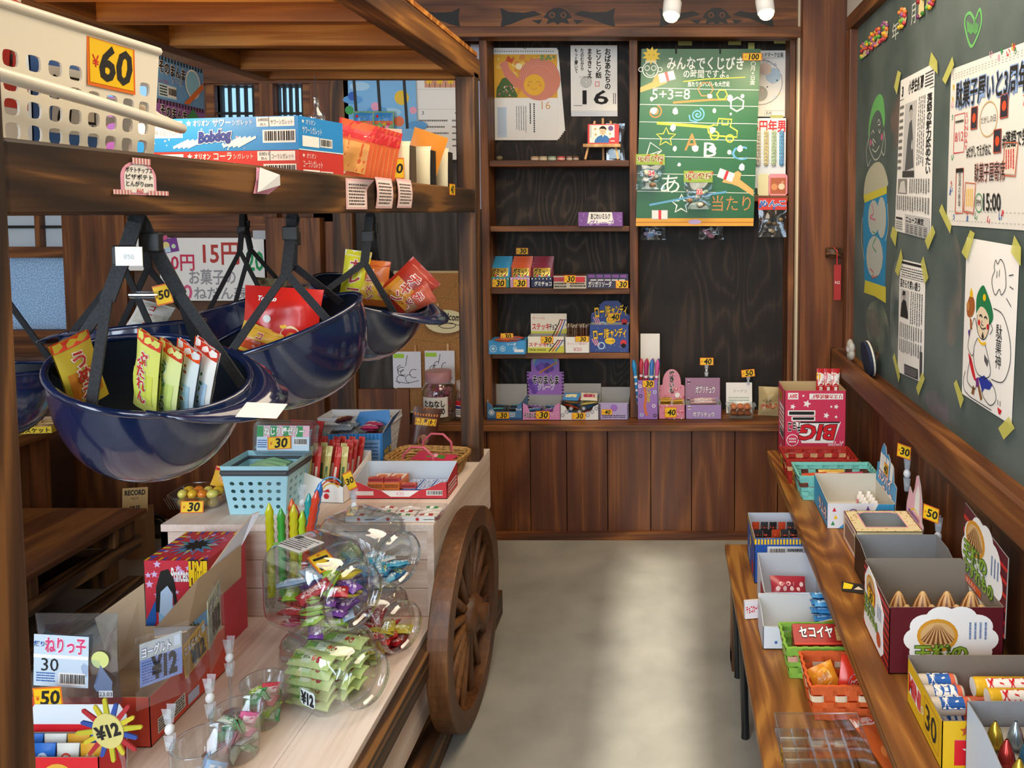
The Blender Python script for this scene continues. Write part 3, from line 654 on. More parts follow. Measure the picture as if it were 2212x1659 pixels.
# --- purple packet on the second board
def flatpack(px0, px1, py0, py1, z, Y, base, name, label, cat='packet', d=.09, group=None):
    c, wd = onshelf(px0, px1, z, Y); h = hgt(py0, py1, Y); t = T(name, label, cat, c, group=group); m = MB(); f = solid(m, wd, d, h, base); return t, m, f
PUR = col('7a3f93', .35); VIO = col('9a6cc0', .45); LAV = col('b9a3d2', .5); NAVY = col('1d2a5e', .4); SKY = col('3f9ad6', .4); BLUE = col('2560b0', .4); LBL = col('bfdcea', .5); GRN = col('2f8f4f', .5); DKR = col('6a1424', .45); GOLD = col('d9b44a', .25, .6); BRN = col('5a321c', .5)
t, m, f = flatpack(1252, 1346, 451, 481, SH[1], 3.49, PUR, 'purple_candy_box', 'flat purple and white candy box alone on the second shelf board', 'box'); q = f['front']
m.poly(q, [(.2, .2), (.24, 1), (.76, 1), (.8, .2)], WHITE); m.txt(q, 'あじわいミルク', .28, .5, .72, .9, INK, bold=.04, fit=True); m.txt(q, 'グレープ', .25, .1, .8, .42, VIO, out=WHITE, bold=.04, fit=True); R = random.Random(2)
for k in range(16): m.disc(q, R.choice([R.uniform(.02, .2), R.uniform(.8, .98)]), R.uniform(.1, .9), R.uniform(.008, .02), VIO, n=10)
m.build('carton', t)
# --- third board: three open cases of standing packets
for k, (p0, p1, case, pk, lab, pr) in enumerate(((1058, 1105, '2f8a80', '2f8fc0', 'teal case of blue gummy packets, at the end of the third shelf board', '30'), (1103, 1150, 'c79ac0', 'c8552a', 'pink case of orange gummy packets on the third shelf board', '30'), (1147, 1196, '1d2448', '7a1430', 'navy case of dark red gummy packets on the third shelf board', ''))):
    Y = 3.52; c, wd = onshelf(p0, p1, SH[2], Y); h = hgt(599, 622, Y-.04); t = T('candy_case', lab, 'box', c, group=None); m = MB()
    f = tray(m, wd, .09, h, col(case, .5), GREYCARD); m.txt(f['front'], 'グミチョコ', .2, .2, .95, .6, WHITE, bold=.03, fit=True) if not pr else None
    for j in range(6): m.disc(f['front'], .1+.16*j, .85, .03, WHITE, n=8)
    m.build('case', t)
    if pr: pricetag(t, f['front'], .18, .05, .82, .8, pr)
    for j in range(4):
        m = MB(); a, b = pouch(m, wd*.9, .10, .012, col(pk, .3), seed=j, crimp=.06)
        m.rect(a, .08, .42, .92, .86, GOLD, 1); m.txt(a, 'グミッツ', .1, .52, .9, .84, INK, l=2, bold=.05, fit=True)
        for i in range(7): m.disc(a, .15+.12*i, .46+.05*(i % 2), .07, col(['7aa832', 'c0283a', '2a9ad0', 'e0a020'][i % 4], .3), 2, n=10)
        one(m, 'gummy_packet', f'{["blue", "orange", "dark red"][k]} gummy packet standing in its case on the third shelf board', 'packet', c+V((0, -.03+.02*j, .003+.012*j)), rot=(-.12, 0, 0), group=f'{["blue", "orange", "dark red"][k]} gummy packets on the third shelf board')
c = atY(1126, 550, 3.575); m = MB(); price(Fr((-.028, 0, 0), (1, 0, 0), (0, 0, 1), .056, .03), 0, 0, 1, 1, '30', 0, m); one(m, 'price_sign', 'yellow 30 price card on the panel above the gummy packets', 'sign', c+V((0, .022, 0)))
t, m, f = flatpack(1198, 1268, 592, 619, SH[2], 3.49, col('c9bfae', .5), 'candy_carton', 'flat pale carton with red lettering, middle of the third shelf board', 'box'); q = f['front']
m.rect(q, 0, .55, .4, .9, col('b03a4a')); m.scribble(q, .5, .1, .98, .9, 4, INK, 1, thick=.6); m.rect(q, .68, .5, .95, .92, RED); m.scribble(q, .02, .05, .4, .5, 2, INK, 1, thick=.6); m.rect(f['top'], 0, 0, 1, 1, BRN); m.build('carton', t); pricetag(t, q, .32, .45, .68, 1.05, '30')
t, m, f = flatpack(1268, 1358, 588, 619, SH[2], 3.49, col('2a2444', .4), 'candy_carton', 'flat dark purple carton of candy sticks beside the upright, third shelf board', 'box'); q = f['front']
m.txt(q, 'ガリガリソーダ', .05, .1, .6, .5, WHITE, bold=.02, fit=True)
for k in range(5): m.rect(q, .1+.17*k, .55, .24+.17*k, .62, WHITE); m.rect(q, .05+.19*k, .75, .2+.19*k, .95, PUR)
m.build('carton', t); pricetag(t, q, .7, .02, 1.0, .55, '30')
# --- fourth board
t, m, f = flatpack(1058, 1136, 733, 762, SH[3], 3.48, SKY, 'candy_carton', 'bright blue open carton of soft candy at the end of the fourth shelf board', 'box', .1); q = f['front']
for k, (x, r) in enumerate(((.12, .09), (.38, .07), (.72, .05))): m.ring(q, x, .4, r, .003, LBL); m.disc(q, x, .4, r*.5, LBL)
m.rect(q, .7, .15, .96, .35, WHITE); m.txt(q, 'ソーダ', .5, .55, .75, .9, WHITE, bold=.03); m.build('carton', t)
m = MB(); price(Fr((-.035, 0, 0), (1, 0, 0), (0, 0, 1), .058, .028), 0, 0, 1, 1, '30', 0, m); q = c; c, wd = onshelf(1058, 1136, SH[3]+hgt(733, 762, 3.48), 3.47); m.build('price_tag', t, loc=V((0, -.02, c.z-SH[3])))
for k in range(7):
    m = MB(); pouch(m, .12, .018, .016, col(['e0703a', '3f9ad6', 'd84a3a'][k % 3], .3), nx=6, ny=4); one(m, 'soft_candy_stick', 'soft candy stick lying on the bright blue carton, fourth shelf board', 'candy', c+V((.01*(k % 2), -.03+.012*k, .0005)), rot=(PI/2-.2, 0, .05), group='soft candy sticks on the bright blue carton')
def displaybox(px0, px1, py_top, py_mid, py_bot, z, Y, base, inn, name, label, d=.09, head=SQ, group=None, hb=None, cut=SQ):
    """an open display carton: low front, header card standing up at its back; returns thing, body, front frame, header frame"""
    c, wd = onshelf(px0, px1, z, Y-d/2); c.y = Y; h = hgt(py_mid, py_bot, Y-d/2); H = hgt(py_top, py_bot, Y+d/2)
    t = T(name, label, 'box', c, group=group); m = MB(); f = tray(m, wd, d, h, base, inn, front=cut); m2 = MB(); g = Fr((-wd/2, d/2-.001, h*.6), (1, 0, 0), (0, 0, 1), wd, H-h*.6); m2.panel(g, head, .0015, hb or base, GREYCARD)
    return t, m, f, m2, g, c, wd, d, h
YW = col('d3d04a', .5); CREAM = col('efe6d2', .6)
t, m, f, m2, g, c, wd, d, h = displaybox(1137, 1217, 683, 725, 760, SH[3], 3.51, CREAM, GREYCARD, 'stick_chocolate_box', 'cream and yellow stick chocolate box with lid standing up, fourth shelf board')
for mm, q in ((m, f['front']), (m2, g)):
    mm.rect(q, 0, 0, .78, .33, YW); mm.poly(q, [(.55, 0), (1, 0), (1, .45), (.75, .3)], YW); mm.txt(q, 'ステッキ', .04, .38, .52, .62, RED, bold=.04, fit=True); mm.txt(q, 'チョコ', .52, .38, .72, .6, INK, bold=.03, fit=True)
    for k, cc in enumerate(('4a2a1a', 'c9485a', '3a6ab0')): mm.stroke(q, [(.58+.09*k, .08), (.78+.07*k, .62), (.82+.07*k, .78), (.88+.06*k, .74)], .005, col(cc), 2)
m.txt(f['front'], 'STICK CHOCO', .05, .1, .5, .25, INK, bold=.03); m2.txt(g, 'オーベル', .05, .75, .4, .9, RED); m.build('tray', t); m2.build('lid', t); pricetag(t, f['front'], .36, .58, .70, 1.02, '30')
c, wd = onshelf(1219, 1272, SH[3], 3.46); h = hgt(722, 757, 3.46); t = T('chocolate_stick_case', 'white handwritten paper case full of chocolate sticks, fourth shelf board', 'box', c+V((0, .03, 0))); m = MB(); f = tray(m, wd, .07, h, PAPER, PAPER); q = f['front']
m.txt(q, 'おいしい 魔法の', .1, .5, .9, .68, col('d98a9a')); m.txt(q, '¥30', .32, .12, .7, .36, col('d06a7a')); m.build('case', t); pricetag(t, q, .42, .7, .98, 1.05, '30')
R = random.Random(9)
for k in range(14):
    m = MB(); m.tube([(0, 0, 0), (0, 0, .11)], .005, BRN, 8); m.lathe([(.0065, .001), (.0065, .11), (.012, .125), (.001, .126)], clear('wrap', 'fff4e2', .12, .5), 8); one(m, 'chocolate_stick', 'clear-wrapped chocolate stick standing in the handwritten paper case', 'candy', c+V((-wd/2+.014+(k % 7)*(wd-.028)/6, .012+.032*(k//7), .003)), rot=(R.uniform(-.06, .06), R.uniform(-.06, .06), 0), group='chocolate sticks in the handwritten paper case')
arch = [(0, 0), (1, 0), (1, .55), (.9, .62), (.82, .68), (.78, .9), (.7, 1), (.35, 1), (.24, .9), (.2, .7), (.02, .62), (0, .55)]
t, m, f, m2, g, c, wd, d, h = displaybox(1272, 1358, 657, 702, 762, SH[3], 3.51, col('25418c', .4), GREYCARD, 'roll_candy_box', 'deep blue roll candy display box with header, end of the fourth shelf board', .08, arch)
for mm, q, k in ((m, f['front'], 1), (m2, g, .8)):
    mm.txt(q, 'ロール', .1, .5, .48, .82, YEL, bold=.06, out=INK, fit=True, rot=.1); mm.txt(q, 'キャンディ', .42, .56, .92, .88, YEL, bold=.06, out=INK, fit=True); mm.disc(q, .52, .42, .13, YEL, 2, ry=.12)
    mm.txt(q, 'コーラ味', .43, .36, .62, .47, INK, l=3); R = random.Random(4)
    for i in range(30): mm.disc(q, R.random(), R.random()*.95, .007, WHITE, n=6)
    for i in range(3): mm.stroke(q, [(.06+.05*i, .5), (.16+.05*i, .25)], .004, PINK, 2)
    mm.ring(q, .3, .25, .08, .005, LBL, 2); mm.disc(q, .86, .35, .08, RED, 2); mm.disc(q, .86, .25, .06, INK, 3)
m.build('tray', t); m2.build('header_card', t); pricetag(t, g, .45, .38, .75, .62, '40')
# --- counter top: four open cartons
dip = [(0, 0), (1, 0), (1, .95), (.86, .8), (.8, .45), (.2, .45), (.14, .8), (0, .95)]
t, m, f, m2, g, c, wd, d, h = displaybox(1046, 1125, 848, 868, 910, CT, 3.48, col('4a7aa8', .5), GREYCARD, 'open_candy_carton', 'light blue open carton with dark sweets, end of the back counter by the cart post', .13, hb=GREYCARD, cut=dip); q = f['front']
m.rect(q, .0, .0, 1, .12, col('2a4a78')); m.ring(q, .13, .4, .07, .004, LBL); m.disc(q, .13, .4, .04, WHITE); m.scribble(q, .3, .15, .8, .4, 3, WHITE); m.txt(q, 'ラムネ', .8, .4, .97, .7, WHITE, bold=.03); m.rect(f['right'], 0, 0, 1, .3, col('2a4a78')); m.build('tray', t); m2.build('back_flap', t); pricetag(t, q, .26, .08, .62, .42, '30')
BAGK = []
def packs(c, wd, d, z, cols, n, name, label, group, w_=.07, h_=.05, seed=1, txt=None, th=.014, layers=2, tilt=.3):
    """small filled packets lying in a heap, each an object"""
    R = random.Random(seed); protos = {}; nx = max(1, int((wd-.004)/(w_*1.02))); ny = max(1, int((d-.004)/(h_*1.05))); order = [(i, j) for j in range(ny) for i in range(nx)]
    for k in range(n):
        cc = cols[(k*7+k//3) % len(cols)]; lay, q = divmod(k, nx*ny); i, j = order[q]; tl = tilt*(.25 if lay == 0 else .5); dz = th*(.62+.5*tl)+lay*th*(1.1+1.2*tl)
        p = V((((i+.5)/nx-.5)*wd*.94, ((j+.5)/ny-.5)*d*.88, z+dz)); rot = (-PI/2+R.uniform(-tl, tl), R.uniform(-tl, tl), R.uniform(-tl, tl)*.5)
        if cc in protos: dup(protos[cc], c+p, rot=rot); continue
        m = MB(); a, b = pouch(m, w_, h_, th, col(cc[0], .3) if isinstance(cc[0], str) else cc[0], seed=k, nx=7, ny=6, crinkle=.15); m.rect(a, .15, .3, .85, .7, col(cc[1], .35), 1, 4, 3)
        if txt: m.txt(a, txt, .2, .35, .8, .65, col(cc[2] if len(cc) > 2 else '222222'), l=2, bold=.04, fit=True)
        m.v = [(x, y, z_-h_/2) for x, y, z_ in m.v]
        protos[cc] = one(m, name, label.replace('*', cc[3] if len(cc) > 3 else ''), 'candy' if 'candy' in name else 'packet', c+p, rot=rot, group=group.replace('*', cc[3] if len(cc) > 3 else ''))
packs(c, wd, d, .012, [('1c1a20', '3a6a9a', 'dddddd', 'black'), ('2a3440', '4ab0c0', 'eeeeee', 'slate')], 8, 'ramune_packet', '* sweet packet lying in the light blue open carton on the back counter', '* packets in the light blue carton', seed=3)
hump = [(0, 0), (1, 0), (1, .6), (.88, .6), (.88, .82), (.74, .96), (.5, 1), (.26, .96), (.12, .82), (.12, .6), (0, .6)]
t, m, f, m2, g, c, wd, d, h = displaybox(1123, 1207, 776, 868, 908, CT, 3.48, col('d78bbd', .5), GREYCARD, 'grape_gum_carton', 'pink open gum carton with tall round-topped purple header, back counter', .13, hump, hb=col('a06cc0', .5), cut=dip); q = f['front']
m.txt(q, 'そのまんま', .06, .12, .36, .42, INK, bold=.08, out=WHITE, fit=True); m.txt(q, 'グレープ', .66, .14, .96, .4, col('c0408a'), bold=.04, out=WHITE, fit=True)
m2.disc(g, .5, .80, .33, col('7fb98a'), 1, ry=.19); m2.disc(g, .5, .74, .3, col('6a7ad0'), 2, ry=.16)
for i, (x, y) in enumerate(((.32, .68), (.42, .64), (.54, .63), (.65, .66), (.4, .73), (.55, .72), (.14, .30), (.22, .36), (.1, .4), (.2, .22), (.3, .28))): m2.disc(g, x, y, .085, col(['6a3fa0', '7a50b8', '5a3490'][i % 3]), 3, n=14)
m2.stroke(g, [(.34, .58), (.80, .78)], .008, col('c87a3a'), 4); m2.txt(g, 'そのまんま', .16, .36, .86, .52, INK, bold=.1, out=WHITE, fit=True, l=5); m2.txt(g, 'グレープ', .3, .24, .75, .36, LAV, bold=.05, out=WHITE, fit=True, l=5)
for i in range(9): m2.rect(g, .0, .03+.065*i, .06, .055+.065*i, INK, 2); m2.rect(g, .94, .03+.065*i, 1, .055+.065*i, INK, 2)
m.build('tray', t); m2.build('header_card', t); pricetag(t, q, .36, .06, .72, .5, '30')
packs(c, wd, d, .012, [('7a4a9a', 'b9d0e8', '222222', 'purple'), ('3a6a9a', 'd0d8f0', '222222', 'blue')], 8, 'gum_packet', '* gum packet lying in the pink gum carton on the back counter', '* gum packets in the pink carton', seed=5, txt='ガム')
t, m, f, m2, g, c, wd, d, h = displaybox(1207, 1291, 845, 872, 908, CT, 3.48, col('e6e6e6', .5), GREYCARD, 'open_candy_carton', 'white carton with bubble pattern heaped with coloured packets, back counter', .13, hb=GREYCARD, cut=dip); q = f['front']
for i in range(9): m.ring(q, .06+.11*i, .3+.2*(i % 3), .045, .003, col('8a8a94'), 1); m.disc(q, .06+.11*i, .3+.2*(i % 3), .03, col('cfcfd8'), 1)
m.build('tray', t); m2.build('back_flap', t); pricetag(t, q, .3, .06, .66, .46, '30')
packs(c, wd, d, .02, [('4a90d0', 'e8e0b0', '222222', 'blue'), ('b0342a', 'e8dfb8', '3a2a10', 'red'), ('c9b46a', '6a8a3a', 'ffffff', 'gold'), ('d9d4c8', 'b0405a', 'ffffff', 'silver')], 14, 'chocolate_ball_packet', '* snack packet heaped in the white bubble-pattern carton', '* packets in the white bubble carton', w_=.075, h_=.06, seed=8, layers=5, tilt=.8)
t, m, f, m2, g, c, wd, d, h = displaybox(1292, 1357, 849, 868, 905, CT, 3.48, col('b3a2cc', .5), GREYCARD, 'open_candy_carton', 'lilac open carton with black edge stripes and a 40 tag, back counter beside the upright', .12, hb=GREYCARD); q = f['front']
for i in range(9): m.rect(q, 0, .05+.1*i, .06, .1+.1*i, INK); m.rect(q, .94, .05+.1*i, 1, .1+.1*i, INK)
m.disc(q, .5, .7, .12, VIO); m.scribble(q, .1, .1, .9, .3, 2, INK); m.build('tray', t); m2.build('back_flap', t); pricetag(t, q, .08, .3, .44, .62, '40')
packs(c, wd, d, .03, [('2a2030', '6a4a8a', 'ffffff', 'black')], 5, 'gum_packet', 'black packet standing in the lilac striped carton', 'black packets in the lilac carton', w_=.03, h_=.05, seed=2, tilt=.9)
# --- right bay, on the counter
c, wd = onshelf(1377, 1421, CT, 3.46); t = T('candy_tube_box', 'tall purple box of long candy tubes beside the shelf upright', 'box', c); h = hgt(806, 890, 3.46); m = MB(); f = tray(m, wd, .07, h, col('9a70b8', .45), GREYCARD); q = f['front']
for k, (x, y) in enumerate(((.12, .85), (.85, .7), (.15, .6), (.8, .35), (.2, .12), (.85, .1), (.75, .9))): m.ring(q, x, y, .07, .003, [WHITE, LBL, INK][k % 3])
m.stroke(q, [(.35, .8), (.42, .55), (.35, .35), (.42, .15), (.5, .12)], .011, col('d8702a'), 2); m.txt(q, 'い\nい\nグ\nミ', .45, .45, .65, .85, YEL, bold=.08, out=GRN, l=3); m.build('case', t); pricetag(t, q, .25, .82, .82, 1.0, '30', 5)
R = random.Random(6)
for k, hh in enumerate(('2a8ac8', 'c03a4a', 'b0306a', 'c84a3a', '3a7ac0', '9a4ab0', 'd05a9a', '2a6ab0')):
    m = MB(); q = V((-.033+.0198*(k//2), -.012+.024*(k % 2), .006)); m.tube([(0, 0, 0), (0, 0, .2), (.0, 0, .24), (0, 0, .262)], [.008, .008, .011, .004], col(hh, .25), 9)
    for j in range(7): m.lathe([(.0083, .03+.03*j), (.0083, .04+.03*j)], WHITE, 9)
    one(m, 'candy_tube', ('bright blue', 'crimson', 'magenta', 'orange red', 'mid blue', 'violet', 'pink', 'deep blue')[k] + ' long candy tube standing in the tall purple box', 'candy', c+q, rot=(.0, (-.12 if k == 0 else .012*k), 0), group='candy tubes in the tall purple box')
c, wd = onshelf(1383, 1425, CT, 3.53); m = MB(); m.panel(Fr((-wd/2, 0, 0), (1, 0, 0), (0, 0, 1), wd, hgt(733, 905, 3.53)), SQ, .004, PAPER); one(m, 'backing_card', 'blank white card standing behind the tall purple box of tubes', 'card', c)
dome = [(0, 0), (1, 0), (1, .55), (.86, .58)] + [(.5+.36*math.cos(a), .62+.38*math.sin(a)) for a in [PI*i/10 for i in range(0, 11)]] + [(.14, .58), (0, .55)]
t, m, f, m2, g, c, wd, d, h = displaybox(1423, 1480, 805, 872, 903, CT, 3.47, col('d9849a', .5), WHITE, 'pink_candy_box', 'pink sweet-potato gum box with round header and a 40 tag, back counter', .08, dome, hb=col('dd93a6', .5)); q = f['front']
m2.txt(g, '焼きいも', .4, .35, .6, .95, INK, bold=.06, out=WHITE, l=3, vert=True, fit=True); m2.disc(g, .72, .3, .1, WHITE, 2); R = random.Random(3)
for i in range(28): m2.disc(g, R.uniform(.02, .98), R.uniform(.02, .5), .025, [col('c04a5a'), WHITE, RED][i % 3], n=8)
for i in range(20): m.disc(q, R.random(), R.random(), .025, [col('c04a5a'), WHITE][i % 2], n=8)
m.txt(q, 'いも', .75, .3, .95, .7, RED, bold=.04); m.build('tray', t); m2.build('header_card', t); pricetag(t, q, .22, .1, .68, .85, '40', 5)
packs(c, wd, d, h-.012, [('c9a23a', '8a6a20', 'ffffff')], 7, 'gum_packet', 'gold gum packet in the pink sweet-potato box', 'gold packets in the pink box', w_=.05, h_=.03, seed=6, tilt=.2)
t, m, f, m2, g, c, wd, d, h = displaybox(1482, 1560, 822, 868, 899, CT, 3.48, col('a98bc0', .5), GREYCARD, 'chewy_candy_box', 'mauve chewy candy display box with lid up beside the pink box', .1, hb=col('a77f9c', .45)); q = f['front']
m.txt(q, 'ガブリチュウ', .2, .2, .8, .52, WHITE, bold=.05, fit=True, out=col('5a3a6a')); m2.txt(g, 'ガブリチュウ', .3, .45, .85, .7, WHITE, bold=.05, fit=True, out=col('5a3a6a'))
for mm, qq, yy in ((m, q, .8), (m2, g, .85), (m2, g, .2)): mm.disc(qq, .1, yy, .05, WHITE, 2); mm.rect(qq, .05, yy-.04, .15, yy+.04, col('6a3a5a'), 3)
m2.rect(g, .72, .1, .95, .28, LAV, 2); m.build('tray', t); m2.build('lid', t)
packs(c, wd, d, h-.02, [('c9a0a8', 'eeeeee', '222222'), ('9a8a92', 'ffffff', '222222')], 6, 'chewy_candy', 'long chewy candy lying in the mauve display box', 'chewy candies in the mauve box', w_=.12, h_=.025, seed=6, tilt=.1)
c = atY(1526, 825, 3.525); c.z = CT+hgt(822, 905, 3.525)-.004; t = T('price_clip', 'clear clip holding a 40 price card above the mauve candy box', 'price tag', c); clip_stand(t, .055); m = price(Fr((-.03, 0, .052), (1, 0, 0), (0, .1, 1), .062, .034), 0, 0, 1, 1, '40', 0); m.build('price_card', t)
c, wd = onshelf(1572, 1632, CT, 3.47); t = T('clear_tub', 'clear plastic tub of brown jelly sweets on the back counter', 'tub', c); m = MB(); tw = wd
m.lathe([(.001, .001), (tw/2*.85, .001), (tw/2, .055), (tw/2+.006, .057), (tw/2+.006, .06)], CLEAR, 32, e=5, sy=.75); m.build('tub', t)
packs(c, wd*.8, .08, .008, [('b5643a', 'd08a55', '222222')], 12, 'jelly_candy', 'brown jelly sweet in the clear tub on the back counter', 'brown jelly sweets in the clear tub', w_=.03, h_=.03, seed=4, th=.02, layers=2)
m = MB(); w2 = .12; f = Fr((-w2/2, 0, 0), (1, 0, .0), (0, .12, 1), w2, .14); m.panel(f, SQ, .001, PAPER); m.scribble(f, .1, .2, .9, .55, 4, col('a8c0a8'), 1); m.txt(f, 'ドーナツ', .3, .62, .8, .82, col('8aa08a')); one(m, 'handwritten_card', 'white handwritten card standing behind the clear tub', 'card', (c.x+.0, 3.535, CT))
c = atY(1622, 838, 3.53); c.z = CT+.135; t = T('price_clip', 'clear clip holding a 50 price card on the white handwritten card', 'price tag', V((atY(1626, 820, 3.54).x-.02, 3.545, CT+.13))); clip_stand(t, .04); m = price(Fr((-.03, 0, .035), (1, 0, .1), (-.1, .1, 1), .062, .034), 0, 0, 1, 1, '50', 0); m.build('price_card', t)
c, wd = onshelf(1640, 1682, CT, 3.46); m = MB(); a, b = pouch(m, .10, .13, .05, film('b8a67a', .75), seed=12, crinkle=.35); m.txt(a, 'せんべい', .2, .4, .8, .6, col('7a5a2a'), bold=.03)
for i in range(6): m.disc(a, .2+.12*i, .3+.06*(i % 2), .1, col('a0522d'), 1, n=12)
one(m, 'cracker_packet', 'crinkled brown and green cracker packet at the end of the back counter', 'packet', c+V((.01, .03, 0)), rot=(-.25, 0, -.2))
# ================================================================ green lottery poster and what hangs round it
a, b = atY(1379, 487, 3.40), atY(1628, 104, 3.40); pw, ph = b.x-a.x, b.z-a.z
t = T('lottery_poster', 'big green blackboard-style lottery poster with chalk drawings and numbers', 'poster', (a.x, 3.425, a.z)); m = MB()
f = Fr((-.012, -.006, -.003), (1, 0, 0), (.035, 0, 1), pw+.018, ph+.004); GR = col('1f6039', .4); m.panel(f, [(0, .045), (1, .045), (1, 1), (0, 1)], .003, GR); m.panel(f, [(0, 0), (1, 0), (1, .046), (0, .046)], .003, col('dba13a', .5))
m.rect(f, 0, .018, 1, .024, col('b97a1f')); m.disc(f, .5, .024, .055, LAV, 2, ry=.014); CW = CH('e9efe8'); CY_ = CH('e6dc5a'); CO = CH('c08a5a'); CB = CH('6aa6d0')
for y in (.2, .3, .398, .498, .592, .69, .782): m.stroke(f, [(0, y), (1, y-.012)], .0025, CW, 1)
m.txt(f, 'みんなでくじびき', .22, .885, .86, .955, CW, bold=.02, fit=True); m.txt(f, 'の時間ですよ。', .36, .838, .74, .885, CW, bold=.01, fit=True); m.txt(f, '当たりもハズレも大満足', .40, .79, .75, .818, CW, bold=.02, fit=True); m.stroke(f, [(.36, .818), (.55, .832), (.88, .842)], .004, CY_)
m.txt(f, '〇月×日金', .92, .80, .965, .93, CW, vert=True, fit=True); m.txt(f, '5+3=8', .1, .718, .42, .775, CW, fit=True); m.stroke(f, [(.28, .70), (.6, .716), (.77, .718)], .009, CO)
def ngon(cx, cy, r, n, cc, wd=.005, rot=0): m.stroke(f, [(cx+r*math.cos(rot+2*PI*k/n), cy+r*pw/ph*math.sin(rot+2*PI*k/n)) for k in range(n)], wd, cc, 2, closed=True)
ngon(.55, .775, .065, 6, CO); ngon(.69, .745, .045, 6, CY_); ngon(.82, .69, .06, 6, CW, .007, .5)
def swirl(cx, cy, r, cc, n=2.2): m.stroke(f, [(cx+r*k/30*math.cos(n*2*PI*k/30), cy+r*k/30*pw/ph*math.sin(n*2*PI*k/30)) for k in range(31)], .006, cc, 2)
swirl(.13, .648, .06, CO); swirl(.49, .632, .06, CB); m.stroke(f, [(.49, .59), (.43, .60), (.42, .63)], .006, CB, 2)
m.stroke(f, [(.15, .585), (.6, .562)], .012, CY_, 2)
m.stroke(f, [(.59, .53), (.58, .56), (.63, .575), (.66, .572), (.67, .61), (.78, .605), (.77, .565), (.83, .54), (.83, .505), (.62, .515), (.59, .53)], .006, CY_, 2); m.ring(f, .64, .515, .035, .006, CY_, 2); m.ring(f, .77, .498, .03, .006, CY_, 2); m.stroke(f, [(.70, .6), (.70, .575), (.75, .575), (.75, .598)], .005, CY_, 2)
def starline(cx, cy, r, cc, wd=.005): m.stroke(f, [(cx+r*(1 if k % 2 == 0 else .45)*math.sin(PI*k/5), cy+r*(1 if k % 2 == 0 else .45)*pw/ph*math.cos(PI*k/5)) for k in range(10)], wd, cc, 2, closed=True)
starline(.23, .505, .085, CY_); starline(.38, .125, .085, CW, .007)
m.stroke(f, [(.07, .40), (.20, .43), (.10, .475), (.07, .40), (.11, .38), (.20, .43)], .005, CW, 2)
m.txt(f, 'A', .39, .43, .51, .525, CO, fit=True); m.txt(f, 'B', .555, .395, .66, .475, CW, fit=True); m.txt(f, 'C', .79, .375, .92, .455, CB, fit=True); m.txt(f, 'あ', .2, .19, .36, .29, CW, fit=True); m.txt(f, '当たり', .64, .085, .97, .175, CO, fit=True); m.stroke(f, [(.11, .12), (.45, .165), (.76, .195)], .009, CB, 2)
R = random.Random(11)
for x, y, r in ((.10, .72, .02), (.59, .735, .025), (.76, .725, .03), (.86, .735, .018), (.12, .655, .03), (.30, .65, .032), (.63, .655, .02), (.77, .635, .012), (.29, .56, .03), (.62, .545, .03), (.31, .44, .022), (.48, .44, .035), (.63, .435, .035), (.77, .42, .02), (.86, .44, .026), (.35, .35, .016), (.88, .335, .03), (.72, .285, .02)):
    m.poly(f, [(x+r*R.uniform(.7, 1.1)*math.cos(2*PI*k/6+.4), y+r*1.1*pw/ph*R.uniform(.7, 1.2)*math.sin(2*PI*k/6+.4)) for k in range(6)], WHITE, 3)
SK = col('e2a565', .6)
def eraser(x, y, rot, s=1):
    q = Fr(f.pt(x, y, 3), (math.cos(rot), 0, math.sin(rot)), (-math.sin(rot), 0, math.cos(rot)), .07*s, .04*s); m.rect(q, -.5, -.5, .5, .5, col('c9cdd0'), 1); m.rect(q, -.46, -.42, .46, .42, col('dfe2e4'), 2); m.rect(q, -.08, -.5, .1, .5, RED, 3)
m.poly(f, [(0, .757), (.0, .785), (.10, .815), (.12, .85), (.17, .865), (.23, .84), (.22, .81), (.15, .79)], SK, 2); eraser(.22, .845, .25); m.poly(f, [(.99, .17), (.99, .205), (.87, .265), (.88, .30), (.85, .315), (.74, .275), (.72, .25), (.80, .24), (.86, .225)], SK, 2); eraser(.75, .29, -.35); eraser(.2, .065, 0)
m.disc(f, .085, .962, .05, col('e8c63a'), 2)
for k in range(10): m.poly(f, [(.085+.05*math.cos(.63*k), .962+.034*math.sin(.63*k)), (.085+.08*math.cos(.63*k+.25), .962+.052*math.sin(.63*k+.25)), (.085+.05*math.cos(.63*k+.5), .962+.034*math.sin(.63*k+.5))], col('e8c63a'), 2)
m.ring(f, .08, .885, .065, .004, CW, 1)
for s in (-1, 1): m.ring(f, .08+s*.028, .893, .02, .003, CW, 2); m.ring(f, .08+s*.08, .885, .018, .003, CW, 2); m.disc(f, .085+s*.02, .966, .005, col('a06a1a'), 3, n=8)
m.ring(f, .08, .875, .035, .003, CW, 2, a0=3.4, a1=6.0)
for k in range(8): m.stroke(f, [(.04+.012*k, .923), (.038+.0125*k, .937)], .002, CW, 2)
m.build('printed_sheet', t)
m = MB(); price(Fr(f.pt(.85, .935, 5), (1, 0, 0), (0, 0, 1), .085, .032), 0, 0, 1, 1, '100', 0, m); m.build('price_tag', t)
m = MB()
for x in (.29, .66): p = f.pt(x, .985, 0); m.tube([p+V((0, .004, -.01)), p+V((0, -.006, 0)), p+V((0, .01, .03))], .0035, BLACK, 8)
m.build('hanging_hook', t)
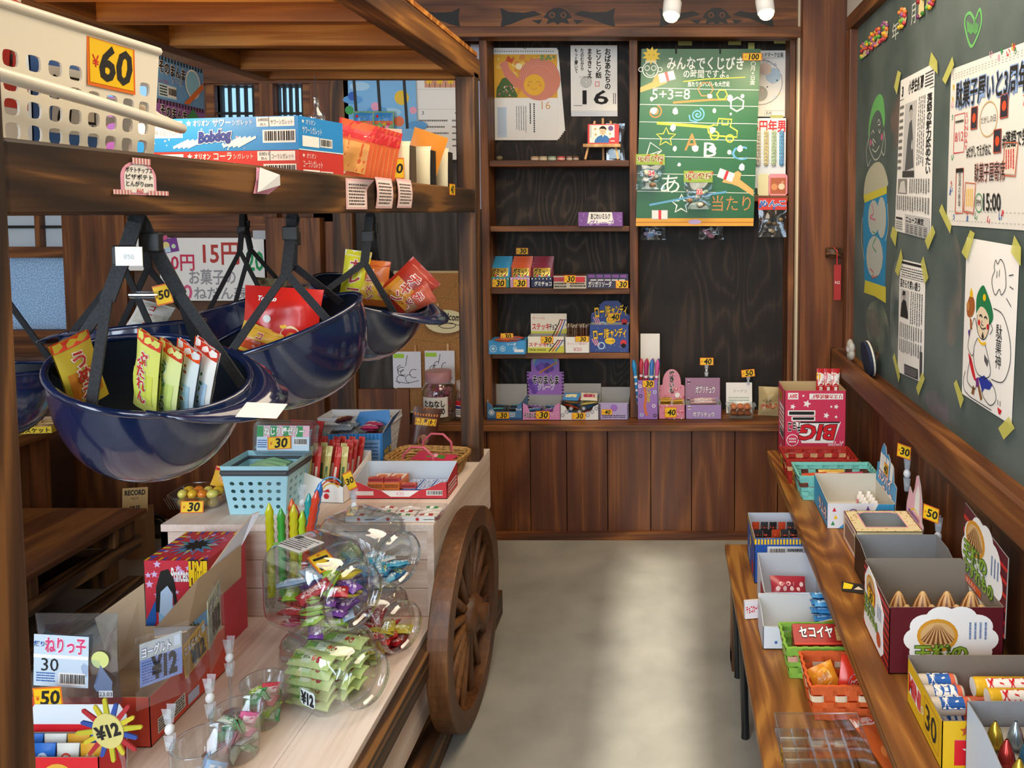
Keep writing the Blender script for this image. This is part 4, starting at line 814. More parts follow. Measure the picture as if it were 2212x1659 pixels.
def hangpack(px, py0, py1, wd, Y, label, head, num=None, seed=0, cont=('d8cfc0', '8a6a50', 'b8c8b0')):
    p = atY(px, py1, Y); h = hgt(py0, py1, Y); t = T('toy_packet', label, 'packet', p); m = MB(); a, b = pouch(m, wd, h*.72, .022, CLEAR, seed=seed, crinkle=.3, crimp=.05); m.build('bag', t)
    m = MB(); R = random.Random(seed)
    for k in range(7): m.ball((R.uniform(-.3, .3)*wd, R.uniform(-.003, .003), R.uniform(.12, .5)*h), R.uniform(.009, .013), col(cont[k % len(cont)], .4), 8, 6, sx=1.2, sz=.9)
    m.build('toys', t)
    m = MB(); f = Fr((-wd/2, -.004, h*.70), (1, 0, 0), (0, 0, 1), wd, h*.3); m.panel(f, SQ, .004, head[0]); m.txt(f, head[1], .05, .3, .95, .8, head[2], bold=.05, out=WHITE, fit=True)
    for k in range(5): m.disc(f, R.random(), R.uniform(.1, .9), .05, head[3], 1, n=10)
    m.build('header_card', t)
    if num: m = MB(); q = Fr((-.008, -.0145, h*.38), (1, 0, 0), (0, 0, 1), .026, .024); m.panel(q, SQ, .001, RED); m.rect(q, .06, .06, .94, .94, WHITE); m.txt(q, num, .1, .15, .9, .85, RED, bold=.05); m.build('number_tag', t)
hangpack(1405, 333, 409, .125, 3.39, 'clear toy packet with number twenty-four tag hanging at the side edge of the green poster', (col('8aa83a'), '化石発掘', col('8a4a1a'), col('b0562a')), '24', 3)
hangpack(1508, 369, 452, .125, 3.39, 'clear toy packet with number thirty-two tag hanging mid-way along the green poster', (col('8aa83a'), '化石発掘', col('8a4a1a'), col('b0562a')), '32', 5)
hangpack(1668, 428, 512, .125, 3.42, 'packet of round brown picture discs hanging from the small shelf beside the green poster', (col('c8382f'), 'めんこ', BLUE, BLUE), None, 7, ('6a5138', '8a7458', '4a4a50', 'a08a6a'))
hangpack(1411, 470, 518, .115, 3.56, 'pale blue foil packet showing under the green poster, beside the upright', (col('9aa8c8'), 'おもちゃ', PUR, LBL), None, 8, ('b8a8c8', '8ab0d8'))
hangpack(1536, 470, 517, .115, 3.56, 'clear packet of pink toys showing below the middle of the green poster', (col('9a98a0'), 'おもちゃ', RED, PINK), None, 9, ('c88a9a', '8a7a80'))
# sheet of a round drawing, film and tapes
a, b = atY(1618, 252, 3.585), atY(1700, 109, 3.585); w_, h_ = b.x-a.x, b.z-a.z; t = T('drawing_sheet', 'white sheet with a round pencil drawing taped behind the green poster', 'drawing', (a.x-.05, 3.585, a.z)); w_ += .05
m = MB(); f = Fr((0, 0, 0), (1, 0, 0), (0, 0, 1), w_, h_); m.panel(f, SQ, .0008, PAPER); m.txt(f, 'ヘッドマーク企画', .40, .9, .92, .97, INK, bold=.02, fit=True); m.stroke(f, [(.4, .885), (.95, .885)], .001, INK); m.ring(f, .45, .52, .46, .002, INK); m.disc(f, .72, .62, .16, col('b8cfe0'), 1); m.disc(f, .55, .72, .13, col('e8cfc0'), 1); m.disc(f, .45, .35, .16, col('a8a8a0'), 1)
for k in range(12): m.disc(f, .3+.05*k, .3+.05*((k*5) % 9), .015, [PINK, LBL, INK, YEL][k % 4], 2, n=8)
m.txt(f, 'だがしや', .5, .78, .8, .86, BLUE, rot=-.4); m.rect(f, .55, .02, .95, .09, PAPER, 1); m.stroke(f, [(.55, .02), (.95, .02), (.95, .09), (.55, .09), (.55, .02)], .001, INK, 2); m.txt(f, '名前', .57, .03, .7, .08, INK); m.build('sheet', t)
m = MB(); TAPE = film('dfe08a', .75); a2 = a
for (x0, x1, y0, y1) in ((1465, 1495, 84, 98), (1573, 1601, 83, 97), (1672, 1700, 80, 94), (1616, 1630, 92, 112), (1664, 1692, 249, 258)):
    p, q = atY(x0, y1, 3.582), atY(x1, y0, 3.582); m.panel(Fr((p.x-a.x+.05, -.0015, p.z-a.z), (1, 0, 0), (0, 0, 1), q.x-p.x, q.z-p.z), SQ, .0005, TAPE)
m.build('tape', t)
a, b = atY(1628, 358, 3.50), atY(1698, 255, 3.50); w_, h_ = b.x-a.x, b.z-a.z; t = T('whistle_packet', 'card of coloured candy whistles in strips standing above the small corner shelf', 'packet', ((a.x+b.x)/2, 3.50, a.z-.1)); m = MB(); f = Fr((-w_/2, 0, 0), (1, 0, 0), (0, 0, 1), w_, h_+.1); m.panel(f, SQ, .002, col('cfd8e0', .5)); m.txt(f, '5円年男', .02, .80, .98, .97, RED, bold=.08, out=WHITE, fit=True); m.build('card', t)
m = MB()
for k, hh in enumerate(('c8c2b0', 'd6c890', 'a8c09a', '5a9ac8')):
    for j in range(10): m.lathe([(.004, -.003), (.011, -.002), (.011, .002), (.004, .003)], col(hh, .3), 10, c=(-w_*.36+k*w_*.24, -.008, .11+j*.015), ax='Y')
m.build('candy_strip', t)
for px0, px1, lab, cc in ((1660, 1700, 'pink framed picture tin of two dogs on the small corner shelf', 'd98a9a'), (1636, 1662, 'pale yellow rounded tin behind the pink picture tin', 'd8d6a8'), (1622, 1640, 'dark green tin partly behind the poster on the small corner shelf', '3a5a3a')):
    Y = {1660: 3.475, 1636: 3.495, 1622: 3.52}[px0]; c, wd = onshelf(px0, px1, 1.517, Y); m = MB(); h = hgt(358, 405, Y); f = Fr((-wd/2, 0, 0), (1, 0, 0), (0, 0, 1), wd, h); rr = [(.1, 0), (.9, 0), (1, .1), (1, .9), (.9, 1), (.1, 1), (0, .9), (0, .1)]; m.panel(f, rr, .014, col(cc, .4))
    if px0 == 1660: m.rect(f, .08, .08, .92, .82, col('a85a3a'), 1); m.disc(f, .3, .4, .17, col('c98a5a'), 2); m.disc(f, .68, .42, .17, col('e0c8b0'), 2); m.disc(f, .25, .6, .07, col('a0623a'), 3); m.disc(f, .74, .62, .07, col('c08a6a'), 3)
    one(m, 'picture_tin', lab, 'tin', c)
# latch and red tag on the column
p = atY(1800, 546, 3.30); t = T('wooden_latch', 'short dark wooden peg on the corner column with a red hanging tag', 'latch', p); m = MB(); m.lathe([(.001, -.03), (.022, -.03), (.022, .035), (.001, .035)], W_RAIL, 12, ax='X'); m.build('peg', t)
m = MB(); f = Fr((.0, -.02, -.2), (1, 0, 0), (0, 0, 1), .03, .15); m.panel(f, SQ, .002, col('a82a2a')); m.txt(f, 'N2', .15, .4, .85, .6, WHITE); m.tube([(.012, -.02, -.05), (.012, -.02, .01), (.0, -.005, .022)], .002, RED, 6); m.build('red_tag', t)
# ================================================================ things on the rail shelf of the cart
RS = 1.5012
def holed(m, fr, nx, ny, x0, y0, x1, y1, mt, fillx=.6, filly=.62, n=16, e=4.0):
    """a wall with rows of rounded openings inside x0..x1, y0..y1"""
    if y0 > 0: m.rect(fr, 0, 0, 1, y0, mt, 0, nx)
    if y1 < 1: m.rect(fr, 0, y1, 1, 1, mt, 0, nx)
    if x0 > 0: m.rect(fr, 0, y0, x0, y1, mt, 0, 1, ny)
    if x1 < 1: m.rect(fr, x1, y0, 1, y1, mt, 0, 1, ny)
    cw, ch = (x1-x0)/nx, (y1-y0)/ny
    for j in range(ny):
        for i in range(nx):
            cx, cy = x0+(i+.5)*cw, y0+(j+.5)*ch; o, h = [], []
            for k in range(n):
                a = 2*PI*k/n; c_, s_ = math.cos(a), math.sin(a); q = 1/max(abs(c_), abs(s_)); o.append((cx+c_*q*cw/2, cy+s_*q*ch/2))
                r = (abs(c_)**e+abs(s_)**e)**(-1/e); h.append((cx+c_*r*cw/2*fillx, cy+s_*r*ch/2*filly))
            P = [fr.pt(*p) for p in o+h]; m.add(P, [(k, (k+1) % n, n+(k+1) % n, n+k) for k in range(n)], mt)
def basketframes(w, d, h, fl=.85):
    """frames of a basket's four walls, narrower at the foot by fl"""
    def mk(A, B, C, D):
        A, B, C, D = map(V, (A, B, C, D)); n = (B-A).cross(D-A).normalized()
        return Fr(A, B-A, D-A, (B-A).length, (D-A).length, lambda x, y, e: A.lerp(B, x).lerp(D.lerp(C, x), y)+n*e)
    a, b = w/2*fl, d/2*fl; c = [(-a, -b, 0), (a, -b, 0), (a, b, 0), (-a, b, 0)]; t = [(-w/2, -d/2, h), (w/2, -d/2, h), (w/2, d/2, h), (-w/2, d/2, h)]
    return {k: mk(c[i], c[(i+1) % 4], t[(i+1) % 4], t[i]) for i, k in enumerate(('front', 'right', 'back', 'left'))}, c
MILK = newmat('milky_plastic')[0]
_b = MILK.node_tree.nodes['Principled BSDF']; _b.inputs['Base Color'].default_value = lin('efeadb'); _b.inputs['Roughness'].default_value = .3; _b.inputs['Subsurface Weight'].default_value = .4; _b.inputs['Subsurface Radius'].default_value = (.01, .01, .008)
bw, bd, bh = .335, .22, .166
t = T('plastic_basket', 'milky white plastic basket with square holes and a 60 tag on the cart shelf', 'basket', (-.812, .922, RS+.002), PI/2)
m = MB(); W, c4 = basketframes(bw, bd, bh, .93)
for k, n in (('front', 10), ('back', 10), ('left', 6), ('right', 6)): holed(m, W[k], n, 4, .03, .12, .97, .74, MILK, .66, .70)
m.add(c4, [(0, 1, 2, 3)], MILK); m.build('basket_body', t, solid=.0025)
m = MB(); P = [(-bw/2, -bd/2, bh), (bw/2, -bd/2, bh), (bw/2, bd/2, bh), (-bw/2, bd/2, bh)]
for i in range(4): m.tube([V(P[i])*1.0, V(P[(i+1) % 4])], .006, MILK, 8)
m.build('rim', t)
m = MB(); hp = [(-bw/2-.006, -.03, .13), (-bw/2-.01, -.09, .11), (-bw/2+.03, -bd/2-.018, .088), (0, -bd/2-.03, .075), (bw/2-.03, -bd/2-.032, .062), (bw/2+.012, -bd/2-.02, .062), (bw/2+.022, -.09, .078), (bw/2+.006, -.03, .13)]
m.tube(hp, .0075, MILK, 10); m.build('handle', t)
m = MB(); q = W['front']; f = Fr(q.pt(.60, .60, 7), (1, 0, 0), (0, -.02, 1), .085, .062); price(f, 0, 0, 1, 1, '60', 0, m); m.build('price_tag', t)
R = random.Random(3)
for k, (x, y, z, rz, cc, c2, lab) in enumerate(((-.085, .04, .0, .1, 'c8372a', 'e8a02a', 'red and orange snack bag'), (.085, -.045, .0, -.1, '3a6ab0', 'd8d8d0', 'blue and white snack bag'), (-.03, -.05, .0, .05, 'e8e4dc', 'c8372a', 'white snack bag with red letters'), (.04, .045, .0, .1, '8ac0d0', 'e8d8a0', 'pale blue snack bag'), (-.075, -.008, .0, -.05, 'b8342a', '2a4a90', 'dark red snack bag'))):
    m = MB(); a, b = pouch(m, .10, .25 if k == 2 else .165, .032, col(cc, .3), seed=k, crinkle=.12); m.rect(a, .08, .25, .92, .75, col(c2, .35), 1); m.txt(a, 'YY', .12, .35, .88, .68, col('c8372a' if k == 2 else 'f2e8d0'), l=2, bold=.06, out=INK)
    q = Matrix.Rotation(PI/2, 4, 'Z') @ V((x, y, z)); one(m, 'snack_bag', lab + ' standing inside the milky basket on the cart shelf', 'snack bag', V((-.812, .918, RS+.004))+q, PI/2+rz)
def lyingbox(name, label, loc, w_, d_, h_, cc, rz, drawf, **kw):
    t = T(name, label, 'box', loc, rz); m = MB(); f = solid(m, w_, d_, h_, col(cc, .45), kw.get('top')); drawf(m, f); m.build('carton', t, bevel=.0008); return t
def soda(m, f, jp, k):
    q = f['front']
    for i in range(16): m.rect(q, .04+.06*i, .9, .07+.06*i, 1, INK)
    m.txt(q, 'そのまんま', .10, .60, .60, .86, INK, bold=.1, out=WHITE, fit=True, rot=-.05); m.txt(q, jp, .3, .42, .6, .58, BLUE if k else PUR, bold=.06, out=WHITE, l=2); m.rect(q, .08, .06, .42, .36, LBL); m.scribble(q, .1, .08, .24, .34, 4, INK, 2); m.barcode(q, .25, .1, .41, .32, 2); m.txt(q, 'コーラガム', .08, .38, .28, .46, RED, l=2)
    if k: m.disc(q, .76, .55, .15, col('8ac8e8'), 1, ry=.34); m.ring(q, .76, .55, .15, .004, WHITE, 2, ry=.34); m.poly(q, [(.55, .02), (.66, .02), (.98, .5), (.98, .66)], col('d8702a'), 3)
    else:
        for i in range(8): m.disc(q, .66+.07*(i % 4), .35+.2*(i//4), .06, col(['5a3a90', '7a5ab0'][i % 2]), 2)
        m.poly(q, [(.6, .7), (.75, .95), (.9, .7)], GRN, 1)
for k, (z, cc, jp, lab) in enumerate(((0, '9a4aa0', 'グレープ', 'purple gum carton at the bottom of the stack behind the basket'), (.0912, '8f55a8', 'グレープ', 'purple grape gum carton under the blue one behind the basket'), (.1824, '5f9ad6', 'ソーダ', 'pale blue soda gum carton on top of the stack behind the basket'))):
    lyingbox('gum_carton', lab, (-1.128, 1.715, RS+z), .195, .13, .0905, cc, PI/2+.06, lambda m, f, jp=jp, k=k: soda(m, f, jp, k == 2))
def orion(m, f, jp, code, k):
    q, r = f['front'], f['right']
    m.rect(q, .02, .42, .3, .93, PAPER); m.txt(q, '2024.02/YD', .07, .5, .26, .66, col('8a8a88'), fit=True); m.star(q, .34, .85, .018, WHITE); m.txt(q, 'オリオン', .37, .76, .47, .93, WHITE, bold=.06, fit=True); m.txt(q, jp, .49, .74, .60, .95, WHITE, bold=.02, fit=True); m.txt(q, 'シガレット', .61, .76, .73, .92, WHITE, fit=True)
    m.rect(q, .755, .7, .98, .98, PAPER); m.stroke(q, [(.83, .7), (.83, .98)], .0012, INK, 2); m.txt(q, code, .765, .85, .825, .95, INK, l=2); m.txt(q, '30入', .765, .72, .825, .82, INK, l=2); m.txt(q, jp+'シガレット', .84, .75, .97, .9, INK, l=2, fit=True); m.barcode(q, .79, .22, .985, .6, 1, 3)
    if k: m.txt(q, 'Bobdog', .40, .2, .60, .6, col('1a3a90'), bold=.07, out=WHITE, fit=True, rot=.08, shear=.2)
    for i in range(4): m.stroke(q, [(.24+.03*i, .12), (.34+.03*i, .34)], .005, WHITE, 2); m.stroke(q, [(.55+.03*i, .12), (.66+.03*i, .4)], .005, WHITE, 2)
    R = random.Random(k)
    for i in range(16): m.disc(q, R.uniform(.03, .75), R.uniform(.05, .7), R.uniform(.003, .008), [PINK, LBL, WHITE][i % 3], n=8)
    m.star(r, .1, .86, .03, WHITE); m.txt(r, 'オリオン', .16, .78, .36, .93, WHITE, fit=True); m.txt(r, jp+'シガレット', .08, .5, .5, .72, WHITE, fit=True); m.rect(r, .08, .12, .44, .44, PAPER); m.barcode(r, .46, .15, .74, .42, 1, 5); m.stroke(r, [(0, .02), (1, .02)], .002, WHITE)
bo = V((-.705, 1.50, RS)); ang = -.205; U = V((math.cos(ang), math.sin(ang), 0)); Wd = V((-math.sin(ang), math.cos(ang), 0)); cen = bo - U*.185 + Wd*.07
for k, (z, cc, jp, code, lab) in enumerate(((0, 'd03a34', 'コーラ', '03011', 'long red cola candy carton under the blue one on the cart shelf'), (.0655, '2a8fd6', 'サワー', '04000', 'long bright blue candy carton lying on the red one on the cart shelf'))):
    lyingbox('candy_carton', lab, cen+V((0, 0, z)), .37, .14, .065, cc, ang, lambda m, f, jp=jp, code=code, k=k: orion(m, f, jp, code, k))
m = MB(); m.lathe([(.001, 0), (.014, 0), (.017, .008), (.015, .018), (.006, .03), (.005, .05), (.007, .054)], CLEAR, 20); m.tube([(0, 0, .02), (.001, 0, .07), (-.002, 0, .075), (0, 0, .1)], .001, BLACK, 5); one(m, 'glass_bottle', 'tiny glass bottle with a wire stem on the blue candy carton', 'bottle', cen+V((.14, .035, .131)))
# toy sheet with candy bags and calendar hanging on the wall beyond
a, b = atY(747, 310, 3.56), atY(900, 150, 3.56); w_, h_ = b.x-a.x, b.z-a.z; t = T('toy_sheet', 'blue undersea printed sheet with black bands hanging on the back wall beyond the cart', 'sheet', (a.x, 3.56, a.z)); m = MB(); f = Fr((0, 0, 0), (1, 0, 0), (-.02, 0, 1), w_, h_); m.panel(f, SQ, .002, col('7ab8e8', .5))
m.rect(f, 0, .86, 1, 1, col('2a7ac8')); R = random.Random(8)
for i in range(6): m.disc(f, R.random(), R.uniform(.1, .8), .14, col(['a8d4f0', '5aa0dc'][i % 2]), 1, ry=.06)
for x, y, r, cc in ((.8, .62, .1, 'e8c030'), (.43, .5, .06, 'e8a0c0'), (.07, .45, .06, '3aa050'), (.75, .3, .07, 'e8784a'), (.95, .45, .05, 'e8a0b8'), (.12, .64, .06, '2a60c0')): m.disc(f, x, y, r, col(cc), 2)
for x in (.15, .48, .84): m.poly(f, [(x, .2), (x+.04, .2), (x+.02, .92), (x-.02, .92)], BLACK, 3)
m.build('printed_card', t); m = MB(); price(Fr(f.pt(.56, .86, 4), (1, 0, 0), (0, 0, 1), .055, .032), 0, 0, 1, 1, '50', 0, m); m.build('price_tag', t)
for px in (787, 830):
    p = atY(px, 296, 3.535); m = MB(); q, _ = pouch(m, .095, .115, .02, col('7aa87a', .3), seed=px, crinkle=.2); m.rect(q, .05, .62, .95, .95, col('3a8ad0', .3)); m.rect(q, .05, .48, .95, .62, col('d8603a'), 1); m.txt(q, 'グミキャンディ', .1, .5, .9, .6, YEL, l=2, fit=True)
    for i in range(9): m.disc(q, .2+.07*i, .25+.12*(i % 3), .09, col(['d83a5a', 'e8c030', '4aa84a', 'e87aa0'][i % 4], .3), 2, n=10)
    m.disc(q, .2, .8, .07, RED, 2); one(m, 'gummy_bag', ('bag of gummies low at the outer edge of the undersea sheet', 'bag of mixed gummies pinned at the middle foot of the undersea sheet')[px == 830], 'candy bag', p)
a, b = atY(899, 345, 3.575), atY(992, 150, 3.575); w_, h_ = b.x-a.x, b.z-a.z; t = T('wall_calendar', 'white month calendar with yellow flowers on top, half behind the far cart post', 'calendar', (a.x, 3.575, a.z)); m = MB(); f = Fr((0, 0, 0), (1, 0, 0), (0, 0, 1), w_, h_); m.panel(f, SQ, .002, PAPER); m.rect(f, .22, .80, .95, 1, col('d89a7a'))
for i in range(6): m.disc(f, .32+.12*i, .87+.05*(i % 2), .07, YEL, 2, n=8); m.stroke(f, [(.33+.12*i, .86), (.33+.12*i, .8)], .002, INK, 3)
for k, x in enumerate((.08, .82)):
    m.txt(f, '34'[k], x+.06, .50, x+.12, .54, INK)
    for r in range(5): m.scribble(f, x, .42-.07*r, min(x+.66, 1), .45-.07*r, 1, col('55524e'), 1, thick=.6, dash=(.03, .05), seed=r)
m.stroke(f, [(0, .78), (1, .78)], .001, col('b0b0b0')); m.stroke(f, [(0, .56), (1, .56)], .001, col('b0b0b0')); m.build('sheet', t)
# squid snack packs, orange packs and cream folded papers at the far end of the shelf
R = random.Random(5)
for k in range(7):
    p = atX(751+10*k, 372, -.735); p.z = RS; m = MB(); a, _ = pouch(m, .085, .15, .016, film('e86a3a', .85, .3), seed=k, crinkle=.3, crimp=.09); m.rect(a, .0, .72, 1, 1, RED, 1); m.rect(a, .12, .2, .88, .68, col('e8a85a', .4), 1); m.poly(a, [(.15, .15), (.35, .15), (.85, .8), (.7, .8)], col('f2e2d0'), 2)
    one(m, 'squid_snack_packet', 'glossy red and orange squid snack packet leaning in the row on the cart shelf', 'snack packet', p, rot=(-.08, .2, .55), group='squid snack packets on the cart shelf')
p = atX(836, 375, -.722); p.z = RS; t = T('snack_pack', 'front squid snack pack with red face lettering and a 50 tag on the cart shelf', 'snack packet', p, .5); m = MB(); a, _ = pouch(m, .078, .16, .012, film('f0d0b8', .8), seed=44, crinkle=.3, crimp=.08); m.disc(a, .5, .70, .32, RED, 1); m.disc(a, .5, .68, .26, WHITE, 2); m.txt(a, 'するめ', .3, .6, .7, .78, INK, l=3, bold=.1)
for i in range(4): m.poly(a, [(.15+.2*i, .05), (.22+.2*i, .05), (.3+.16*i, .45), (.24+.16*i, .45)], col('9a7a6a'), 1)
m.build('bag', t); m = MB(); price(Fr((-.0, -.016, .03), (1, 0, 0), (0, 0, 1), .04, .055), 0, 0, 1, 1, '50', 0, m, red=False); m.build('price_tag', t)
p = atX(896, 378, -.735); p.z = RS; t = T('orange_packet', 'tilted clear orange packet with a pink bar and 50 tag on the cart shelf', 'snack packet', p, rot=(0, .30, .45)); m = MB(); a, _ = pouch(m, .10, .17, .012, film('f0962a', .85), seed=17, crinkle=.2, crimp=.08); m.disc(a, .6, .62, .16, col('d8407a'), 1); m.txt(a, 'チョロ', .1, .4, .5, .85, BRN, l=2, bold=.1, rot=.4); m.rect(a, .1, .1, .9, .4, film('e8e0d0', .6), 1); m.build('bag', t); m = MB(); price(Fr((.0, -.014, .01), (1, 0, 0), (0, 0, 1), .038, .052), 0, 0, 1, 1, '50', 0, m, red=False); m.build('price_tag', t)
for k, (px0, px1, py0, Y, dk, lab) in enumerate(((894, 936, 305, 2.06, '5a4a3a', 'cream folded paper standing behind the cart rail, next to the orange packet'), (938, 976, 316, 2.24, '1a1a1a', 'cream folded paper standing behind the cart rail, middle one of three'), (982, 1011, 320, 2.42, '1a1a1a', 'cream folded paper standing behind the cart rail, beside the far post'))):
    a, b = atY(px0, 388, Y), atY(px1, py0, Y); L = b.x-a.x; h_ = b.z-RS; t = T('folded_paper', lab, 'paper', (a.x-.008, Y, RS-.0)); m = MB(); prof = [(-.003, .0), (-.012, .02), (-.010, h_*.5), (-.004, h_*.9), (.006, h_)]; n = len(prof)
    if a.x+L > -.672: m.v = []; t.location.x = -.674-L
    m.add([(0, y, z) for y, z in prof]+[(L, y-.003, z) for y, z in prof], [(i, i+n, i+n+1, i+1) for i in range(n-1)], col('efe6c4', .7), True); m.build('paper', t, solid=.001)
    m = MB(); m.box(.004, L, .008, .045, 0, h_*.92, col(dk)); m.build('booklet', t)
# notes on the rail
def railnote(px0, px1, py0, py1): a, b = atX(px0, py1, CX), atX(px1, py0, CX); return a, b.y-a.y, b.z-a.z
a, w_, h_ = railnote(264, 340, 430, 352); a, w_, h_ = railnote(264, 340, 352, 430); t = T('price_note', 'round pink-edged handwritten note with tape on the near end of the cart rail', 'note', (CX-.0015, a.y, a.z)); m = MB(); f = Fr((0, 0, 0), (0, 1, 0), (0, 0, 1), w_, h_)
rd = [(.02, .12), (.98, .12), (.98, .6)] + [(.5+.48*math.cos(x), .58+.42*math.sin(x)) for x in [PI*i/12 for i in range(1, 12)]] + [(.02, .6)]; m.panel(f, rd, .0008, PINK); m.poly(f, [(.5+(x-.5)*.84, .5+(y-.5)*.86) for x, y in rd], PAPER, 1)
for s, y in (('ポテトチップス', .70), ('ピザポテト', .52), ('とんがりcorn', .34)): m.txt(f, s, .14, y, .86, y+.14, INK, bold=.02, fit=True)
m.txt(f, '¥60', .36, .16, .64, .29, RED, shear=.1); m.build('note', t); m = MB()
for x0, y0, x1, y1 in ((-.22, .12, .25, .24), (.7, .12, 1.3, .24), (.3, .92, .8, 1.08)):
    m.rect(f, x0, y0, x1, y1, col('d88a8a', .6), 4)
    for i in range(6): q = x0+(x1-x0)*i/6; m.rect(f, q, y0, q+(x1-x0)*.07, y1, col('f0dcd8', .6), 5)
m.build('tape', t)
a, w_, h_ = railnote(546, 577, 364, 418); t = T('folded_note', 'folded pink and white paper note taped to the middle of the cart rail', 'note', (CX+.001, a.y, a.z)); m = MB(); m.add([(0, 0, 0), (0, w_, 0), (.018, w_*1.0, h_*.35), (.02, w_*.9, h_*.75), (0, w_*.25, h_), (0, w_*.2, h_*.5)], [(0, 1, 2, 3, 4, 5)], PINK); m.add([(.0205, w_*.9, h_*.75), (.0185, w_*1.0, h_*.35), (.004, w_*.1, .002), (.004, w_*.3, h_)], [(0, 1, 2, 3)], PAPER); m.build('note', t, solid=.0006)
for k, (p0, p1, q0, q1, lab) in enumerate(((749, 793, 389, 452, 'pink handwritten note with a lifted corner on the cart rail, first of three'), (812, 846, 386, 450, 'pink handwritten note on the cart rail, second of three'), (858, 888, 389, 449, 'pink handwritten note on the cart rail, third of three'))):
    a, w_, h_ = railnote(p0, p1, q0, q1); m = MB(); f = Fr((0, 0, 0), (0, 1, 0), (0, 0, 1), w_, h_, lambda x, y, e, w_=w_, h_=h_, k=k: V((.0006+e+(.02*max(0, y-.7)/.3*max(0, x-.2) if k == 0 else .004*math.sin(PI*y)), x*w_, y*h_))); m.rect(f, 0, 0, 1, 1, col('e9bcc0', .8), 0, 6, 8); m.rect(f, .06, .06, .94, .92, col('f0dcd8', .8), 1)
    m.scribble(f, .12, .12, .9, .86, 7, col('4a4446'), 2, thick=.45, seed=k, dash=(.05, .12)); one(m, 'handwritten_note', lab, 'note', (CX-.0015, a.y, a.z))
a, w_, h_ = railnote(972, 984, 398, 421); m = MB(); price(Fr((0, 0, 0), (0, 1, 0), (0, 0, 1), w_, h_), 0, 0, 1, 1, '40', 0, m, red=False); one(m, 'price_tag_card', 'small yellow 40 card stuck at the far end of the cart rail', 'price tag', (CX-.0015, a.y, a.z))
# ================================================================ helmets hanging by their straps
HELM = newmat('helmet_navy')[0]; _b = HELM.node_tree.nodes['Principled BSDF']; _b.inputs['Base Color'].default_value = lin('0c1e42'); _b.inputs['Roughness'].default_value = .16; _b.inputs['Coat Weight'].default_value = .8; _b.inputs['Coat Roughness'].default_value = .05
HELMIN = col('0e1826', .45); STRAP = mottled('black_webbing', '17181b', '26282c', 300, .8)
def ribbon(m, pts, wd, mt=STRAP, nrm=(0, -1, 0), tw=0):
    P = [V(p) for p in pts]; o = []
    for i, p in enumerate(P):
        d = (P[min(i+1, len(P)-1)]-P[max(i-1, 0)]).normalized(); n = Matrix.Rotation(tw*i/len(P), 3, 'Z') @ V(nrm); s = d.cross(n).normalized()*wd/2; n2 = s.cross(d).normalized()*.0012; o += [p+s+n2, p-s+n2, p-s-n2, p+s-n2]
    f = [(0, 1, 2, 3), tuple(4*(len(P)-1)+k for k in (3, 2, 1, 0))]
    for i in range(len(P)-1):
        for k in range(4): f.append((4*i+k, 4*i+4+k, 4*i+4+(k+1) % 4, 4*i+(k+1) % 4))
    m.add(o, f, mt)
def helmet(name, label, c, hook, rot, A=.135, B=.112, H=.145, junc=.5, extra=None, ang=((.75, 2.35), (.75, 2.35))):
    """an upturned helmet: rim centre c, euler rot, straps up to the hook; local x is the brim side"""
    t = T(name, label, 'helmet', c); Rm = Matrix.LocRotScale(None, mathutils_euler(rot), None); m = MB(); m.M = Rm
    nu, nv = 40, 14; prof = []
    for j in range(nv+1):
        a = PI/2*j/nv; prof.append((math.cos(a)**.75 if j < nv else .001, -H*math.sin(a)**1.08))
    vs_ = [(A*r*math.cos(2*PI*k/nu), B*r*math.sin(2*PI*k/nu), z) for r, z in prof for k in range(nu)]; fs = [(i*nu+k, (i+1)*nu+k, (i+1)*nu+(k+1) % nu, i*nu+(k+1) % nu) for i in range(nv) for k in range(nu)]
    m.add(vs_, [f[::-1] for f in fs], HELM, True); m.add([(x*.975, y*.975, z*.97) for x, y, z in vs_], fs, HELMIN, True)
    # outer lip
    m.tube([(A*1.0*math.cos(2*PI*k/nu), B*1.0*math.sin(2*PI*k/nu), .001) for k in range(nu+1)], .0045, HELM, 8, caps=False); m.build('shell', t)
    m = MB(); m.M = Rm; n = 16; r0, r1 = [], []
    for k in range(n+1):
        a = -1.12+2.24*k/n; x, y = A*math.cos(a), B*math.sin(a); e = .052*math.cos(a*1.38)**.6 if abs(a) < 1.11 else 0; r0.append((x, y, 0)); r1.append((x+e, y*1.02, .004-.22*e))
    mid = [tuple((V(p)*.5+V(q)*.5)+V((0, 0, .004))) for p, q in zip(r0, r1)]
    m.add(r0+mid+r1, [(i*(n+1)+k, i*(n+1)+k+1, (i+1)*(n+1)+k+1, (i+1)*(n+1)+k) for i in range(2) for k in range(n)], HELM, True); m.build('brim', t, solid=.004)
    hk = V(hook)-V(c); pt = lambda a, s=.93, z=-.012: Rm @ V((A*math.cos(a)*s, B*math.sin(a)*s, z))
    m = MB()
    for s in (-1, 1):
        F_, Bk = (pt(s*a) for a in ang[s > 0]); mid_ = (F_+Bk)/2; J = hk.lerp(mid_, junc)
        ribbon(m, [hk+V((0, 0, .004)), hk+V((0, s*.006, -.004)), hk.lerp(J, .5), J], .018); ribbon(m, [J, J.lerp(F_, .5), F_], .013); ribbon(m, [J, J.lerp(Bk, .5), Bk], .013)
    m.build('strap', t)
    for s, k in ((-1, .45), (1, .3)):
        F_, Bk = (pt(s*a) for a in ang[s > 0]); q = hk.lerp(hk.lerp((F_+Bk)/2, junc), k); m = MB(); m.box(q.x-.013, q.x+.013, q.y-.005, q.y+.005, q.z-.012, q.z+.012, BLACK); m.build('buckle', t, bevel=.002)
    if extra: extra(t)
    return t
from mathutils import Euler
def mathutils_euler(r): return Euler(r)
